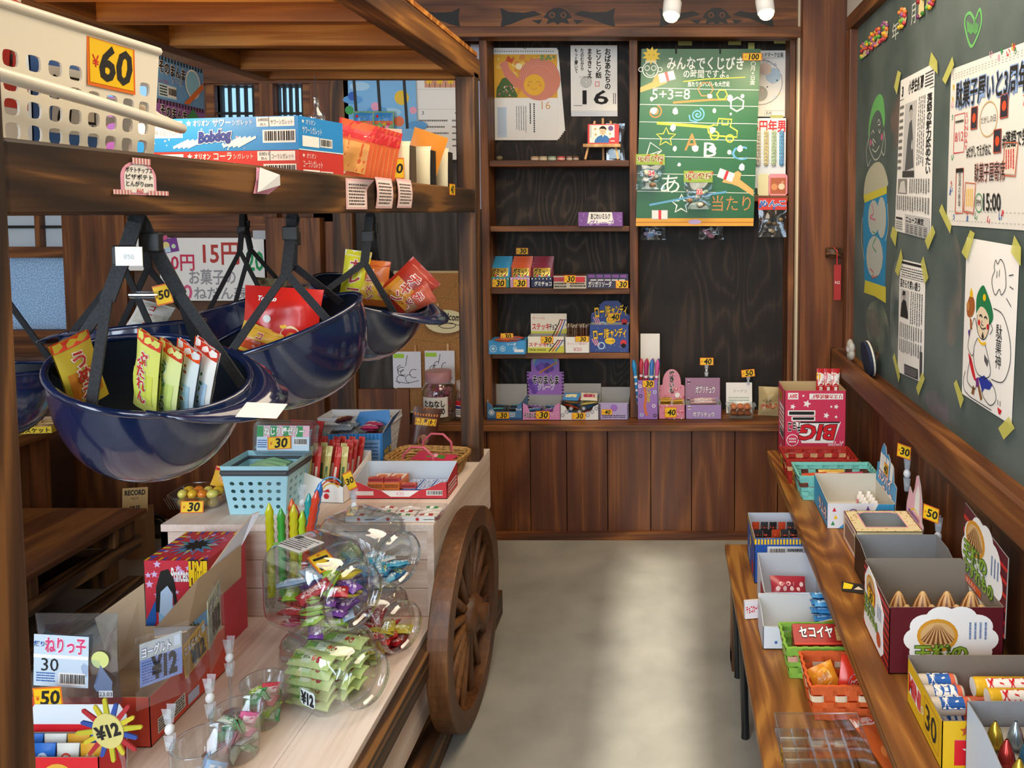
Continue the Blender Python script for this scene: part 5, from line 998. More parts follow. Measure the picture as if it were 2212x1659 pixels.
HX = -.646
def hk_(px, X=HX): p = atX(px, 462, X); p.z = 1.440; return p
c1 = atY(330, 806, .955)
def ex1(t):
    m = MB(); f = Fr(atY(250, 574, .90)-c1, (1, 0, 0), (0, 0, 1), .031, .022); m.panel(f, SQ, .001, PAPER); m.txt(f, '¥50', .3, .3, .7, .65, col('c8ccd0')); m.build('white_card', t)
    m = MB(); f = Fr(atY(340, 662, .985)-c1, (1, 0, .25), (-.25, 0, 1), .022, .026); price(f, 0, 0, 1, 1, '50', 0, m); m.build('price_card', t)
    m = MB(); p = atY(325, 637, .985)-c1; m.tube([p+V((-.025, 0, .0)), p+V((.012, 0, .0))], .005, CLEAR, 8); m.build('clip', t)
helmet('safety_helmet', 'large upturned navy helmet holding five slim snack packets', c1, hk_(298), (.24, .24, .05), A=.110, B=.097, H=.138, junc=.48, extra=ex1, ang=((1.7, 2.8), (.4, 1.5)))
c2 = atY(612, 703, 1.345); helmet('safety_helmet', 'upturned navy helmet holding a big red snack bag under the middle of the rail', c2, hk_(632), (-.16, .33, PI+.25), junc=.45)
c3 = atY(800, 636, 1.70); helmet('safety_helmet', 'upturned navy helmet stuffed with yellow and red bags under the far end of the rail', c3, hk_(800), (.12, .32, .1), A=.125, junc=.52)
c4_ = atY(533, 648, 2.25); helmet('safety_helmet', 'upturned navy helmet hanging from the far side rail in front of the yen price list', c4_, hk_(525, -1.315), (.05, -.28, 0), A=.13, junc=.42)
c5 = atY(290, 710, 1.62); p = V((-1.315, 1.62, 1.445)); helmet('safety_helmet', 'dark upturned navy helmet behind the large one, brim toward the frosted door', c5, V((c5.x, 1.65, 1.47)), (.1, .12, PI), junc=.5)
c6 = atY(-25, 800, 1.62); helmet('safety_helmet', 'mostly hidden navy helmet just showing past the near cart post', c6, V((c6.x, 1.62, 1.47)), (.05, .0, PI))
# packets in the helmets
def packet(c, label, base, top, mid, w_=.055, h_=.13, d_=.028, rot=(0, 0, 0), seed=0, txt='ふぶたれ', name='snack_packet', tc='b8342a', group=None, cat='snack packet'):
    m = MB(); a, b = pouch(m, w_, h_, d_, col(base, .3), seed=seed, crinkle=.12, crimp=.07)
    for q in (a, b):
        m.rect(q, 0, .88, 1, 1, col(top, .3), 1, 6, 2)
        if mid: m.rect(q, .1, .15, .9, .55, col(mid, .35), 1, 6, 4)
        m.txt(q, txt, .25, .15, .75, .8, col(tc), l=2, bold=.06, out=WHITE, vert=True)
    return one(m, name, label, cat, c, rot=rot, group=group)
for k, (px, py, rot, base, top, mid, tc, lab, txt) in enumerate(((196, 872, (.1, -.32, 1.25), 'c8b03a', 'd8402a', 'c87a2a', 'b8342a', 'yellow and orange snack packet at the back of the large helmet', 'うめえ'), (314, 888, (.1, .34, -.45), 'dbe070', 'd8402a', 'd3dc58', 'c8302a', 'lime green snack packet with red lettering in the large helmet', 'ぶたれん'), (354, 902, (.1, .4, -.45), 'dfe8a0', 'c83a2a', 'c8dc7a', '3a7a4a', 'pale lime and white snack packet in the large helmet', 'うめしお'), (389, 900, (.1, .42, -.45), 'd8e4ea', 'e04a1a', 'a8cce0', '8a4a2a', 'pale blue snack packet with orange top in the large helmet', 'チーズ'), (424, 893, (.1, .44, -.45), 'ecece6', 'c8341a', 'b8d4e8', '3a6a3a', 'white snack packet with dark red edge in the large helmet', 'しお味'))):
    p = atY(px, py, .898+.011*k if k else .93); packet(p, lab, base, top, mid, rot=rot, seed=k, txt=txt, tc=tc, w_=.046, h_=.10 if k else .09, d_=.015)
m = MB(); f = Fr((0, 0, 0), (1, 0, .0), (.3, 0, 1), .044, .022); m.panel(f, SQ, .0006, col('e8d8c4')); one(m, 'paper_slip', 'beige paper slip lying on the brim of the large helmet', 'paper', atY(508, 900, .875), rot=(-.9, .1, .2))
p = atY(603, 762, 1.355); t = T('red_snack_bag', 'glossy red snack bag with small white lettering in the middle helmet', 'snack bag', p, rot=(-.1, .08, .12)); m = MB(); a, _ = pouch(m, .132, .115, .05, col('cf2a24', .25), seed=20, crinkle=.1, crimp=.07); m.txt(a, 'Tohato', .2, .78, .45, .86, WHITE, bold=.04); m.disc(a, .68, .28, .13, col('f0d8a8'), 1); m.disc(a, .7, .24, .08, col('d8862a'), 2); m.disc(a, .58, .42, .04, YEL, 1, ry=.035); m.disc(a, .37, .52, .05, WHITE, 1); m.rect(a, .3, .02, .48, .12, WHITE, 1); m.build('bag', t)
packet(atY(548, 765, 1.33), 'small gold crinkled snack packet behind the red bag in the middle helmet', 'd8a83a', 'd8a83a', 'c8502a', w_=.07, h_=.05, rot=(0, .4, .2), txt='コーン')
for k, (px, py, w_, h_, rot, base, top, mid, lab, txt) in enumerate(((762, 640, .055, .10, (0, .15, .2), 'e8dc3a', 'f0f0e0', 'e8e03a', 'yellow snack packet standing in the far helmet', 'カレー'), (800, 660, .075, .10, (0, .1, .0), 'c86a2a', 'b04a2a', 'd8a83a', 'brown and gold round-print snack packet in the far helmet', 'ラーメン'), (848, 672, .085, .11, (-.2, .8, .0), '9a2a1c', 'b03a2a', 'c8862a', 'dark red snack packet leaning out of the far helmet', 'チキン'), (868, 690, .05, .09, (.1, 1.1, .1), 'b8503a', 'c86a4a', 'a87a5a', 'slim brown snack packet lying at the brim of the far helmet', 'チップ'))):
    packet(atY(px-8*(k == 2)-14*(k == 3), py-12*(k > 1)-10*(k == 3), 1.70+.01*(k % 2)-.02), lab, base, top, mid, w_=w_, h_=h_, rot=rot, seed=30+k, txt=txt, d_=.03)
packet(atY(312, 712, 1.6), 'white snack packet with red marks in the dark helmet behind', 'e8e4dc', 'd8d8d0', 'd8d0c0', w_=.07, h_=.06, rot=(-.5, .3, .2), seed=41, txt='コーン')
m = MB(); pouch(m, .09, .10, .03, mottled('woven_scarf', '5a4a30', 'a89a70', 60), seed=6, crinkle=.3); one(m, 'patterned_pouch', 'small brown patterned pouch in the helmet before the yen price list', 'pouch', atY(560, 660, 2.25)+V((.02, 0, -.02)), rot=(-.2, .1, .1))
# ================================================================ far left background
a, b = atY(345, 650, 3.555), atY(567, 514, 3.555); w_, h_ = b.x-a.x, b.z-a.z; t = T('price_list', 'white handwritten yen price list sheet with coloured numbers on the back wall', 'sign', (a.x, 3.565, a.z)); m = MB(); f = Fr((0, 0, 0), (1, 0, 0), (0, 0, 1), w_, h_); m.panel(f, SQ, .003, PAPER)
for s, x0, x1, y0, y1, cc in (('10円', .06, .33, .48, .73, 'd03a5a'), ('15円', .42, .76, .58, .92, 'b8403a'), ('20円', .83, 1.15, .48, .78, '2a9a5a'), ('50', .12, .30, .0, .25, 'e0608a'), ('お菓子の', .28, .72, .26, .5, '9a9a9c'), ('ねだん表', .32, .82, -.04, .22, '9a9a9c')):
    if x1 > 1: s, x1 = '20', .99
    m.txt(f, s, x0, max(y0, .02), x1, y1, col(cc, .8), bold=.02, fit=True)
q = Fr(f.pt(.02, .74, 2), (1, 0, .18), (-.18, 0, 1), .085, .065); m.panel(q, SQ, .0006, PUR); m.disc(q, .35, .55, .2, col('e8d88a'), 1); m.disc(q, .75, .4, .12, col('c8e0c0'), 1); m.rect(q, .25, .05, .55, .4, LBL, 1); m.build('sheet', t); m = MB(); m.panel(Fr(f.pt(-.02, .9, 4), (1, 0, .5), (-.5, 0, 1), .06, .018), SQ, .0006, col('d8608a')); m.build('tape', t); m = MB(); m.panel(Fr(f.pt(.9, .98, 3), (1, 0, 0), (0, 0, 1), .07, .04), SQ, .0006, col('b8bcc0')); m.build('tape', t)
a, b = atY(246, 585, 3.55), atY(310, 515, 3.55); m = MB(); m.panel(Fr((0, 0, 0), (1, 0, 0), (0, 0, 1), b.x-a.x, b.z-a.z), SQ, .001, PAPER); one(m, 'blank_sheet', 'small blank white sheet on the back wall beside the yen price list', 'paper', (a.x, 3.565, a.z))
p = atZ(88, 925, .60); t = T('biscuit_tray', 'yellow-edged tray of pale stick biscuits on the far wooden ledge', 'tray', (p.x, p.y, .60), .15); m = MB(); f = tray(m, .17, .16, .026, col('e0c02a'), CARD); m.txt(f['front'], 'ミニ ビスケット', .04, .15, .96, .85, INK, bold=.05, fit=True); m.build('tray', t); BISC = mottled('biscuit', 'b08a52', 'd8b880', 60)
R = random.Random(9)
for k in range(18):
    m = MB(); m.tube([(-.03, 0, 0), (0, .002, .001), (.03, 0, 0)], [.005, .0065, .005], BISC, 8)
    one(m, 'stick_biscuit', 'pale stick biscuit lying in the yellow-edged tray', 'biscuit', V((p.x, p.y, .60))+V((-.04+.068*(k % 2)+R.uniform(-.01, .01), -.06+.0145*(k//2), .010+.008*(k % 3 == 0))), R.uniform(-.25, .25)+.15, group='stick biscuits in the yellow-edged tray')
p = atZ(305, 1104, .005); p = V((atY(300, 1104, 3.2).x, 3.2, .0)); t = T('paper_bag', 'kraft paper bag with printed words standing on the floor by the back wall boards', 'bag', (p.x, p.y, 0), .2); m = MB(); m.box(-.04, .04, -.04, .04, 0, .2, col('a8845a', .9)); f = Fr((-.045, -.0405, .2), (1, 0, 0), (0, .12, 1), .095, .10); m.panel(f, SQ, .001, col('b8945f', .9)); m.txt(f, 'RECORD', .1, .7, .9, .9, INK, bold=.04, fit=True); m.txt(f, 'NOT', .35, .5, .65, .62, INK); m.txt(f, 'OUT', .3, .1, .7, .28, INK, bold=.05); m.build('bag', t)
for k, px in enumerate((292, 318)):
    p = atZ(px+14*k, 1172-26*k, .0); m = MB(); DG = col('2c302a', .8); n = 14; out = [(.045*math.cos(2*PI*i/n)*(1.0 if math.sin(2*PI*i/n) > 0 else .85), .125*math.sin(2*PI*i/n)) for i in range(n)]; m.add([(x, y, .0) for x, y in out]+[(x, y, .02) for x, y in out], [tuple(range(n))[::-1], tuple(range(n, 2*n))]+[(i, (i+1) % n, n+(i+1) % n, n+i) for i in range(n)], DG)
    t = T('clog', ('dark green garden clog by the foot of the platform', 'dark green garden clog behind the other one, toward the back wall')[k], 'shoe', p, 1.1-.3*k); m.build('sole', t, bevel=.004); m = MB()
    vs_ = [(.047*math.cos(PI*i/8), .0+.12*j/5, .02+.05*math.sin(PI*i/8)*math.sqrt(max(0, 1-(j/5)**2))) for j in range(6) for i in range(9)]; m.add(vs_, [(j*9+i, j*9+i+1, (j+1)*9+i+1, (j+1)*9+i) for j in range(5) for i in range(8)], DG, True); m.build('upper', t, solid=.004)
# cork board and its cards
a, b = atY(856, 888, 3.585), atY(1010, 590, 3.585); w_, h_ = b.x-a.x, b.z-a.z; t = T('cork_board', 'cork board with pale frame and twine behind the far cart post', 'board', (a.x, 3.59, a.z)); m = MB(); f = Fr((0, 0, 0), (1, 0, 0), (0, 0, 1), w_, h_); m.panel(f, SQ, .006, CORK); m.build('cork_panel', t); m = MB()
for p, q in (((0, .008, 0), (0, .008, h_)), ((0, .008, h_), (w_, .008, h_)), ((0, .008, 0), (w_, .008, 0))): m.bar(p, q, .014, .02, col('c8b48a', .6))
m.build('frame', t); m = MB(); TW = col('b8965a', .9)
for pts in (((.3, .80), (.7, .83), (1, .80)), ((.85, .95), (.6, .73)), ((.85, .95), (.98, .73)), ((.25, .53), (.7, .50), (1, .58)), ((.02, .6), (.03, .45))): m.tube([f.pt(x, y, 6) for x, y in pts], .0016, TW, 6)
m.build('twine', t); m = MB()
for x, y in ((.60, .76), (.28, .46), (.72, .47), (.98, .3)): p = f.pt(x, y, 12); m.box(p.x-.005, p.x+.005, p.y-.008, p.y, p.z-.03, p.z+.015, EW)
m.build('clothespin', t)
p = atY(960, 720, 3.57); m = MB(); f2 = Fr((-.09, 0, 0), (1, 0, 0), (0, 0, 1), .19, .11); el = [(.5+.5*math.cos(2*PI*k/28), .5+.5*math.sin(2*PI*k/28)) for k in range(28)]; m.panel(f2, el, .006, col('e6dcae', .6)); m.txt(f2, 'Welcome', .3, .55, .95, .85, INK, rot=-.1, bold=.02, fit=True); m.rect(f2, .02, .48, .22, .62, col('a8d83a'), 1); m.ring(f2, .55, .33, .2, .003, INK, 1, ry=.12); m.stroke(f2, [(.3, .3), (.5, .42), (.7, .4), (.9, .3)], .003, INK, 1); one(m, 'welcome_plaque', 'oval cream welcome plaque hanging on the cork board', 'plaque', p)
for k, (x0, x1, y0, y1, lab) in enumerate(((849, 908, 760, 838, 'ink sketch card clipped low on the cork board, beside the grey panel'), (918, 981, 758, 830, 'ink sketch card clipped to the cork board right above the plum jar'))):
    a, b = atY(x0, y1, 3.57), atY(x1, y0, 3.57); m = MB(); f2 = Fr((0, 0, 0), (1, 0, 0), (0, 0, 1), b.x-a.x, b.z-a.z); m.panel(f2, SQ, .001, col('e4e6f0', .5)); m.rect(f2, .02, .82, .4, .94, col('a8d83a'), 1); R = random.Random(k+3)
    for i in range(6): m.ring(f2, .5+R.uniform(-.25, .25), .38+R.uniform(-.15, .2), R.uniform(.06, .17), .0025, INK, 2, n=14, a0=R.uniform(0, 2), a1=R.uniform(4, 6))
    m.stroke(f2, [(.08, .18), (.5, .12), (.92, .2)], .0025, INK, 2); m.stroke(f2, [(.45, .6), (.52, .9)], .0025, INK, 2); one(m, 'sketch_card', lab, 'card', (a.x, 3.575, a.z))
a, b = atY(905, 628, 3.575), atY(936, 600, 3.575); m = MB(); f2 = Fr((0, 0, 0), (1, 0, 0), (0, 0, 1), b.x-a.x, b.z-a.z); m.panel(f2, SQ, .001, PAPER); m.txt(f2, '00円', .1, .2, .9, .8, INK); one(m, 'price_paper', 'tiny white paper with a price pinned at the top of the cork board', 'paper', (a.x, 3.58, a.z))
for k, (x0, x1, y0, y1, cc, lab) in enumerate(((906, 976, 800, 908, 'b05a6a', 'big clear jar of red dried plums with a white label on the back counter'), (977, 1012, 822, 908, '8a5a5a', 'clear jar with a red and blue label beside the plum jar'))):
    Y = 3.43; c, wd = onshelf(x0, x1, CT, Y); h_ = hgt(y0, y1, Y)*.98; t = T('candy_jar', lab, 'jar', c); m = MB(); r = wd/2; m.lathe([(.001, .002), (r*.95, .002), (r, .01), (r, h_*.62), (r*.85, h_*.72), (r*.7, h_*.76), (r*.7, h_*.8)], CLEAR, 28); m.build('jar_body', t); m = MB(); m.lathe([(r*.78, h_*.78), (r*.8, h_*.8), (r*.8, h_), (r*.74, h_*1.0), (.001, h_)], film('c08a90' if k == 0 else 'c8b8b0', .85, .4), 28); m.build('lid', t)
    m = MB(); R = random.Random(k)
    for i in range(60): a_ = R.uniform(0, 2*PI); q = max(0, r-.017)*math.sqrt(R.random()); m.ball((q*math.cos(a_), q*math.sin(a_), .014+R.random()*h_*.62), R.uniform(.009, .014), col(['b8606e', '9a4456', 'c87a86'][i % 3], .5), 7, 5)
    o = m.build('dried_plums', None, c); tag(o, 'red dried plums filling the ' + ('big' if k == 0 else 'smaller') + ' jar on the back counter', 'sweets', kind='stuff')
    m = MB(); r2 = r*1.012; cw = Fr((0, 0, 0), (1, 0, 0), (0, 0, 1), r*1.7, h_*.38, lambda x, y, e, r2=r2, h_=h_: V(((r2+e)*math.sin((x-.5)*1.7), -(r2+e)*math.cos((x-.5)*1.7), h_*(.12+.4*y)))); m.rect(cw, 0, 0, 1, 1, PAPER, 0, 8, 2)
    if k == 0:
        m.txt(cw, 'たねなし', .12, .52, .88, .85, INK, bold=.05, fit=True); m.txt(cw, 'ほしうめ', .12, .15, .88, .48, INK, bold=.05, fit=True); m.stroke(cw, [(.03, .03), (.97, .03), (.97, .97), (.03, .97), (.03, .03)], .002, col('d88a9a'), 1)
    else: m.rect(cw, 0, .72, 1, 1, RED, 1, 8, 1); m.rect(cw, 0, .5, 1, .68, col('2a3a80'), 1, 8, 1); m.scribble(cw, .1, .1, .9, .45, 3, INK, 1)
    m.build('label', t)
a, b = atY(1021, 452, 3.58), atY(1041, 95, 3.58); m = MB(); m.panel(Fr((0, 0, 0), (1, 0, 0), (0, 0, 1), b.x-a.x, b.z-a.z), SQ, .002, col('dadcea', .7)); one(m, 'scroll_calendar', 'long narrow white paper strip hanging between the cart post and the wall shelf', 'calendar', (a.x, 3.585, a.z))
# ================================================================ goods on the upper step of the cart
ST = SZ+.0012
def fpx(bl, br, tl):
    """a face from three corners given as (px, py, depth)"""
    A, B, C = (atY(*q) for q in (bl, br, tl)); return Fr(A, B-A, C-A, (B-A).length, (C-A).length)
def step_at(px, py, z=None): return atZ(px, py, ST if z is None else z)
TEAL = col('a9d9e4', .4)
def clipbasket(name, label, c, w_, d_, h_, rz, mt, band):
    t = T(name, label, 'basket', c, rz); m = MB(); W, c4 = basketframes(w_, d_, h_, .82)
    for k in ('front', 'back'): holed(m, W[k], 6, 4, .06, .08, .94, .72, mt, .52, .5, e=2.0)
    for k in ('left', 'right'): holed(m, W[k], 4, 4, .06, .08, .94, .72, mt, .52, .5, e=2.0)
    m.add(c4, [(0, 1, 2, 3)], mt); m.build('basket_body', t, solid=.002)
    m = MB(); 
    for k in W: m.rect(W[k], -.01, .80, 1.01, .92, band, 5)
    P = [W['front'].pt(0, .86, 3), W['front'].pt(1, .86, 3), W['back'].pt(0, .86, 3), W['back'].pt(1, .86, 3)]
    for i in range(4): m.tube([P[i], P[(i+1) % 4]], .0055, band, 8)
    m.build('handle_band', t)
    return t
p = step_at(550, 1116); c = V((p.x, p.y+.075, ST)); clipbasket('perforated_basket', 'pale blue perforated basket with a grey handle band on the cart step front', c, .185, .14, .138, 0, TEAL, col('4a4d52', .4))
tb = c
for k in range(5):
    m = MB(); m.tube([(-.05, 0, 0), (0, .003, .006), (.05, 0, 0)], [.008, .013, .008], jelly('a8d8a0'), 10); one(m, 'jelly_stick', 'pale green jelly stick lying in the perforated pale blue basket', 'candy', tb+V((-.01, -.045+.024*k, .105)), .1*(k % 2), group='pale green jelly sticks in the pale blue basket')
# lidded clear tray with its label, standing up behind
p = atY(614, 1012, 2.17); t = T('lidded_jelly_tray', 'clear lidded tray with striped label and 30 tag behind the pale blue basket', 'tray', V((p.x, 2.185, ST+.139)), rot=(-.12, 0, -.03)); w_, h_ = .175, .092; rr = [(.06, 0), (.94, 0), (1, .12), (1, .88), (.94, 1), (.06, 1), (0, .88), (0, .12)]
m = MB(); f = Fr((-w_/2, -.02, 0), (1, 0, 0), (0, 0, 1), w_, h_); m.panel(f, rr, .03, CLEAR); g = Fr((-w_/2-.005, -.008, -.004), (1, 0, 0), (0, 0, 1), w_+.01, h_+.008); m.panel(g, rr, .003, CLEAR); m.build('clear_tray', t)
m = MB(); q = Fr((-w_/2+.012, -.0215, .012), (1, 0, 0), (0, 0, 1), w_-.024, h_-.022); m.panel(q, SQ, .0006, col('c4dcec', .5))
for i in range(8): m.rect(q, .125*i, .55, .125*(i+1), .98, [col('3a9a5a'), col('e8b8c8')][i % 2], 1)
m.txt(q, 'ねじり棒ゼリー', .14, .62, .9, .94, WHITE, bold=.1, out=col('2a8a5a'), fit=True, l=2); m.scribble(q, .02, .1, .2, .45, 4, BLUE, 1); m.barcode(q, .70, .22, .96, .5, 1); m.build('label', t)
m = MB(); price(Fr((-.042, -.0235, .014), (1, 0, .06), (-.06, 0, 1), .068, .036), 0, 0, 1, 1, '30', 0, m); m.build('price_tag', t)
# clear punnet of yellow candies
p = step_at(420, 1106); c = V((p.x-.01, p.y+.06, ST)); t = T('clear_punnet', 'clear ribbed punnet of yellow and orange candies with a 30 tag at the step corner', 'tray', c, .05); m = MB(); m.lathe([(.001, .001), (.055, .001), (.072, .038), (.078, .039), (.078, .042)], CLEAR, 32, e=6, sy=.8)
for i in range(22): x = -.066+.006*i; m.tube([(x, -.046, .004), (x*1.15, -.058, .038)], .0008, CLEAR, 4)
m.build('punnet', t); m = MB(); price(Fr((-.028, -.066, .0), (1, 0, 0), (0, .15, 1), .062, .032), 0, 0, 1, 1, '30', 0, m); m.build('price_tag', t)
R = random.Random(2)
for k in range(16):
    m = MB(); m.ball((0, 0, 0), .0125, jelly(['f0c030', 'f08a28', 'e8d86a'][k % 3]), 10, 8, sx=1.25)
    one(m, 'chewy_candy', ['yellow', 'orange', 'pale yellow'][k % 3] + ' round candy in the clear ribbed punnet', 'candy', c+V((-.04+.028*(k % 4), -.03+.027*((k//4) % 2), .016+.024*(k//8))), R.uniform(0, 3), group=['yellow', 'orange', 'pale yellow'][k % 3] + ' candies in the clear ribbed punnet')
m = MB(); a, _ = pouch(m, .075, .055, .012, col('e8b030', .3), seed=3, crinkle=.2); m.disc(a, .5, .5, .22, col('e8a070'), 1); m.disc(a, .5, .42, .1, RED, 2); m.rect(a, .0, .8, 1, 1, RED, 1); one(m, 'candy_packet', 'yellow and red printed candy packet standing in the clear ribbed punnet', 'candy packet', c+V((.045, .02, .04)), rot=(-.3, .2, 0))
p = step_at(478, 1010); m = MB(); a, _ = pouch(m, .06, .10, .02, col('2f9a5a', .3), seed=5)
for i in range(5): m.rect(a, .2*i, .7, .2*i+.1, 1, WHITE, 1)
one(m, 'striped_packet', 'green packet with white striped top behind the punnet on the cart step', 'candy packet', V((-1.24, 2.27, ST)))
# white box of stick snacks
p = step_at(690, 1085); c = V((atY(662, 1085, 2.18).x+.04, 2.262, ST)); t = T('stick_snack_box', 'white slanted-side box of red and gold stick snacks on the cart step', 'box', c, -.1); m = MB(); f = tray(m, .16, .17, .10, PAPER, PAPER, front=[(0, 0), (1, 0), (1, .45), (0, 1)], right=[(0, 0), (1, 0), (1, 1), (0, .45)], left=SQ); q = f['front']
for r, cc in ((.22, 'e8b030'), (.26, 'd8502a'), (.30, '6aa8d8')): m.ring(q, .78, .05, r, .004, col(cc), 1, a0=.9, a1=3.0, ry=.6*r/.26)
m.poly(q, [(.45, .3), (.52, .38), (.57, .3), (.52, .22)], BLUE, 2); m.poly(q, [(.6, .3), (.72, .4), (.75, .3)], RED, 2); m.disc(q, .68, .18, .05, RED, 2); m.build('case', t)
R = random.Random(4)
for k in range(20):
    kk = k % 2 if k < 10 else 1; m = MB(); a, _ = pouch(m, .018, .145, .01, col(['c9b86a', 'c8322c'][kk], .3), seed=k, nx=3, ny=6, crinkle=.1); m.rect(a, 0, .8, 1, 1, col(['e8dca0', 'd86a5a'][kk]), 1, 2, 2); m.rect(a, .3, .2, .7, .6, col(['4a6a3a', 'e8d0c0'][kk]), 1, 1, 2)
    one(m, 'stick_snack', ['gold and green', 'red'][kk] + ' stick snack packet standing in the white slanted-side box', 'snack', c+V((-.06+.026*(k % 5)+.003, -.05+.034*(k//5), .003)), rot=(-.12+R.uniform(-.04, .04), .10+R.uniform(-.05, .05), 0), group=['gold', 'red'][kk] + ' stick snacks in the white slanted box')
c = atY(626, 1070, 2.03); t = T('price_clip', 'clear swivel clip standing between the pale blue basket and the white snack box', 'price tag', (-.985, 2.06, ST)); clip_stand(t, .09)
c = V((-.84, 2.045, ST)); t = T('price_clip', 'clear clip with a tilted yellow card before the red caramel box', 'price tag', c); clip_stand(t, .085); m = MB(); price(Fr((-.012, 0, .08), (1, 0, .5), (-.4, 0, 1), .026, .05), 0, 0, 1, 1, '30', 0, m, red=False); m.build('price_card', t)
# blue basket with red packets, white perforated basket
c = V((-1.17, 2.42, ST)); clipbasket('perforated_basket', 'second pale blue basket holding red snack bags, behind the first', c, .19, .14, .11, 0, TEAL, col('4a4d52', .4))
for k, (x, y, rz, lab, txt) in enumerate(((.0, -.015, .05, 'red packet with a white panel lying on the second pale blue basket, front one', 'スパイス'), (.01, .03, -.1, 'red packet with a white panel standing behind another in the second basket', 'カレー'))):
    m = MB(); a, _ = pouch(m, .125-.01*k, .075, .03, col('c0282c', .3), seed=k+3, crinkle=.12); m.rect(a, .1, .2, .42, .7, LBL, 1); m.rect(a, .55, .15, .92, .8, col('d8d4d8'), 1); m.txt(a, txt, .12, .3, .4, .6, BLUE, l=2); m.scribble(a, .57, .2, .9, .75, 5, INK, 2)
    one(m, 'red_packet', lab, 'snack packet', c+V((x, y, .085)), rot=(-.25, .03, rz))
c = V((-1.03, 2.58, ST)); clipbasket('white_perforated_basket', 'white perforated basket behind the big blue candy box on the cart step', c, .24, .11, .15, 0, col('e8eaee', .4), col('dfe2e6', .4))
# big blue candy box
c = V((-.978, 2.44, ST)); w_, d_, h_ = .17, .09, .135; t = T('blue_candy_box', 'big open blue candy box with striped sides and a raised flap on the cart step', 'box', c, .06); BB = col('2f7fc8', .45); m = MB(); f = tray(m, w_, d_, h_, BB, GREYCARD); q, r = f['front'], f['right']
for i in range(14): m.rect(q, .02+.07*i, 0, .045+.07*i, 1, col('4a98da', .45), 1)
for x, y in ((.15, .7), (.8, .75), (.6, .5), (.9, .25)): m.disc(q, x, y, .03, col('e8e070'), 2)
m.rect(q, .55, .25, .95, .85, col('7aa8d8'), 2); m.scribble(q, .58, .3, .92, .8, 6, col('3a5a9a'), 3); m.txt(r, 'ぴえろ', .1, .3, .9, .7, YEL, bold=.1, out=INK, l=2); m.build('case', t)
m = MB(); m.panel(Fr((w_/2, -d_/2, h_), (0, 1, 0), (.5, 0, .8), d_, .06), SQ, .002, BB, GREYCARD); m.panel(Fr((-w_/2, d_/2, h_), (1, 0, 0), (0, .25, 1), w_, .05), [(.3, 0), (1, 0), (.95, 1), (.4, .9)], .002, BB, BB); m.build('flap', t)
packs(c, w_, d_, h_-.03, [('b83a6a', 'd8c0c8', '222222', 'pink'), ('5a2a30', 'c8a060', '222222', 'brown'), ('8a98a8', 'd0d4dc', '222222', 'silver')], 9, 'sweet_packet', '* twisted sweet packet in the big blue candy box', '* packets in the big blue box', w_=.055, h_=.04, th=.02, seed=3, tilt=.4)
# brown bag, wicker basket
p = V((-.82, 2.535, ST)); m = MB(); a, _ = pouch(m, .09, .17, .03, col('4a2416', .35), seed=9, crinkle=.15)
for i in range(9): m.rect(a, .05+.1*i, .84, .1+.1*i, 1, col('c8742a'), 1)
m.rect(a, .1, .66, .9, .8, col('b8862a'), 1); m.disc(a, .5, .38, .2, col('8a5a3a'), 1); m.txt(a, 'カルパス', .15, .67, .85, .79, YEL, l=2, bold=.06, fit=True); one(m, 'brown_snack_bag', 'dark brown snack bag leaning between the blue box and the wicker basket', 'snack bag', p, rot=(-.15, .18, .3))
def wicker(name, label, c, w_, d_, h_, rz, cc, dark):
    t = T(name, label, 'basket', c, rz); m = MB(); WK = mottled('wicker'+cc, dark, cc, 90, .7); n = 30
    def per(k, s):  # a rounded rectangle
        a = 2*PI*k/n; c_, s_ = math.cos(a), math.sin(a); r = (abs(c_)**6+abs(s_)**6)**(-1/6); return V((c_*r*w_/2*s, s_*r*d_/2*s, 0))
    for j in range(7): m.tube([per(k, .84+.16*j/6)+V((0, 0, h_*j/6+.003*((k+j) % 2))) for k in range(n+1)], .0045, WK, 6, caps=False)
    for k in range(n): m.tube([per(k, .84), per(k, .93)+V((0, 0, h_/2)), per(k, 1.01)+V((0, 0, h_+.004))], .0028, WK, 5)
    for s in (.0, .006): m.tube([per(k, 1.02)+V((0, 0, h_+s)) for k in range(n+1)], .005, WK, 7, caps=False)
    m.add([per(k, .85)+V((0, 0, .003)) for k in range(n)], [tuple(range(n))], WK); m.build('woven_body', t)
    return t, WK
wc = V((-.755, 2.40, ST)); t, _ = wicker('wicker_basket', 'shallow tan wicker basket with two pink handles at the far end of the cart step', wc, .235, .15, .05, -.12, 'c79a58', '8a5f2c'); PK = col('c85a6a', .4)
t.location = (-.757, 2.425, ST+.005)
for s in (-1, 1):
    m = MB(); y = s*.072; m.tube([(-.05, y, .045), (-.047, y, .075), (-.02, y-.0, .10), (.02, y, .10), (.047, y, .075), (.05, y, .045)], .004, PK, 8); m.build('handle', t)
for k, (dx, dy, dz, rz, base, mid, lab) in enumerate(((.01, .02, .035, -.35, 'c83a5a', '4a8a3a', 'pink and green long sweet packet lying across the wicker basket'), (-.03, -.02, .018, -.05, 'd8b86a', 'e8d8a0', 'pale yellow stick packet along the front of the wicker basket'), (.0, -.005, .014, -.0, 'b88a3a', 'd8c070', 'ochre stick packet in the middle of the wicker basket'))):
    m = MB(); a, _ = pouch(m, .15, .05 if k == 0 else .028, .018, col(base, .3), seed=k, crinkle=.15); m.rect(a, .35, .1, .8, .9, col(mid, .35), 1, 5, 3); m.disc(a, .55, .5, .06, PINK, 2); m.v = [(x, y, z-.02) for x, y, z in m.v]; one(m, 'sweet_packet', lab, 'sweet packet', V(t.location)+V((dx, dy, dz)), rot=(-PI/2+.3, 0, rz))
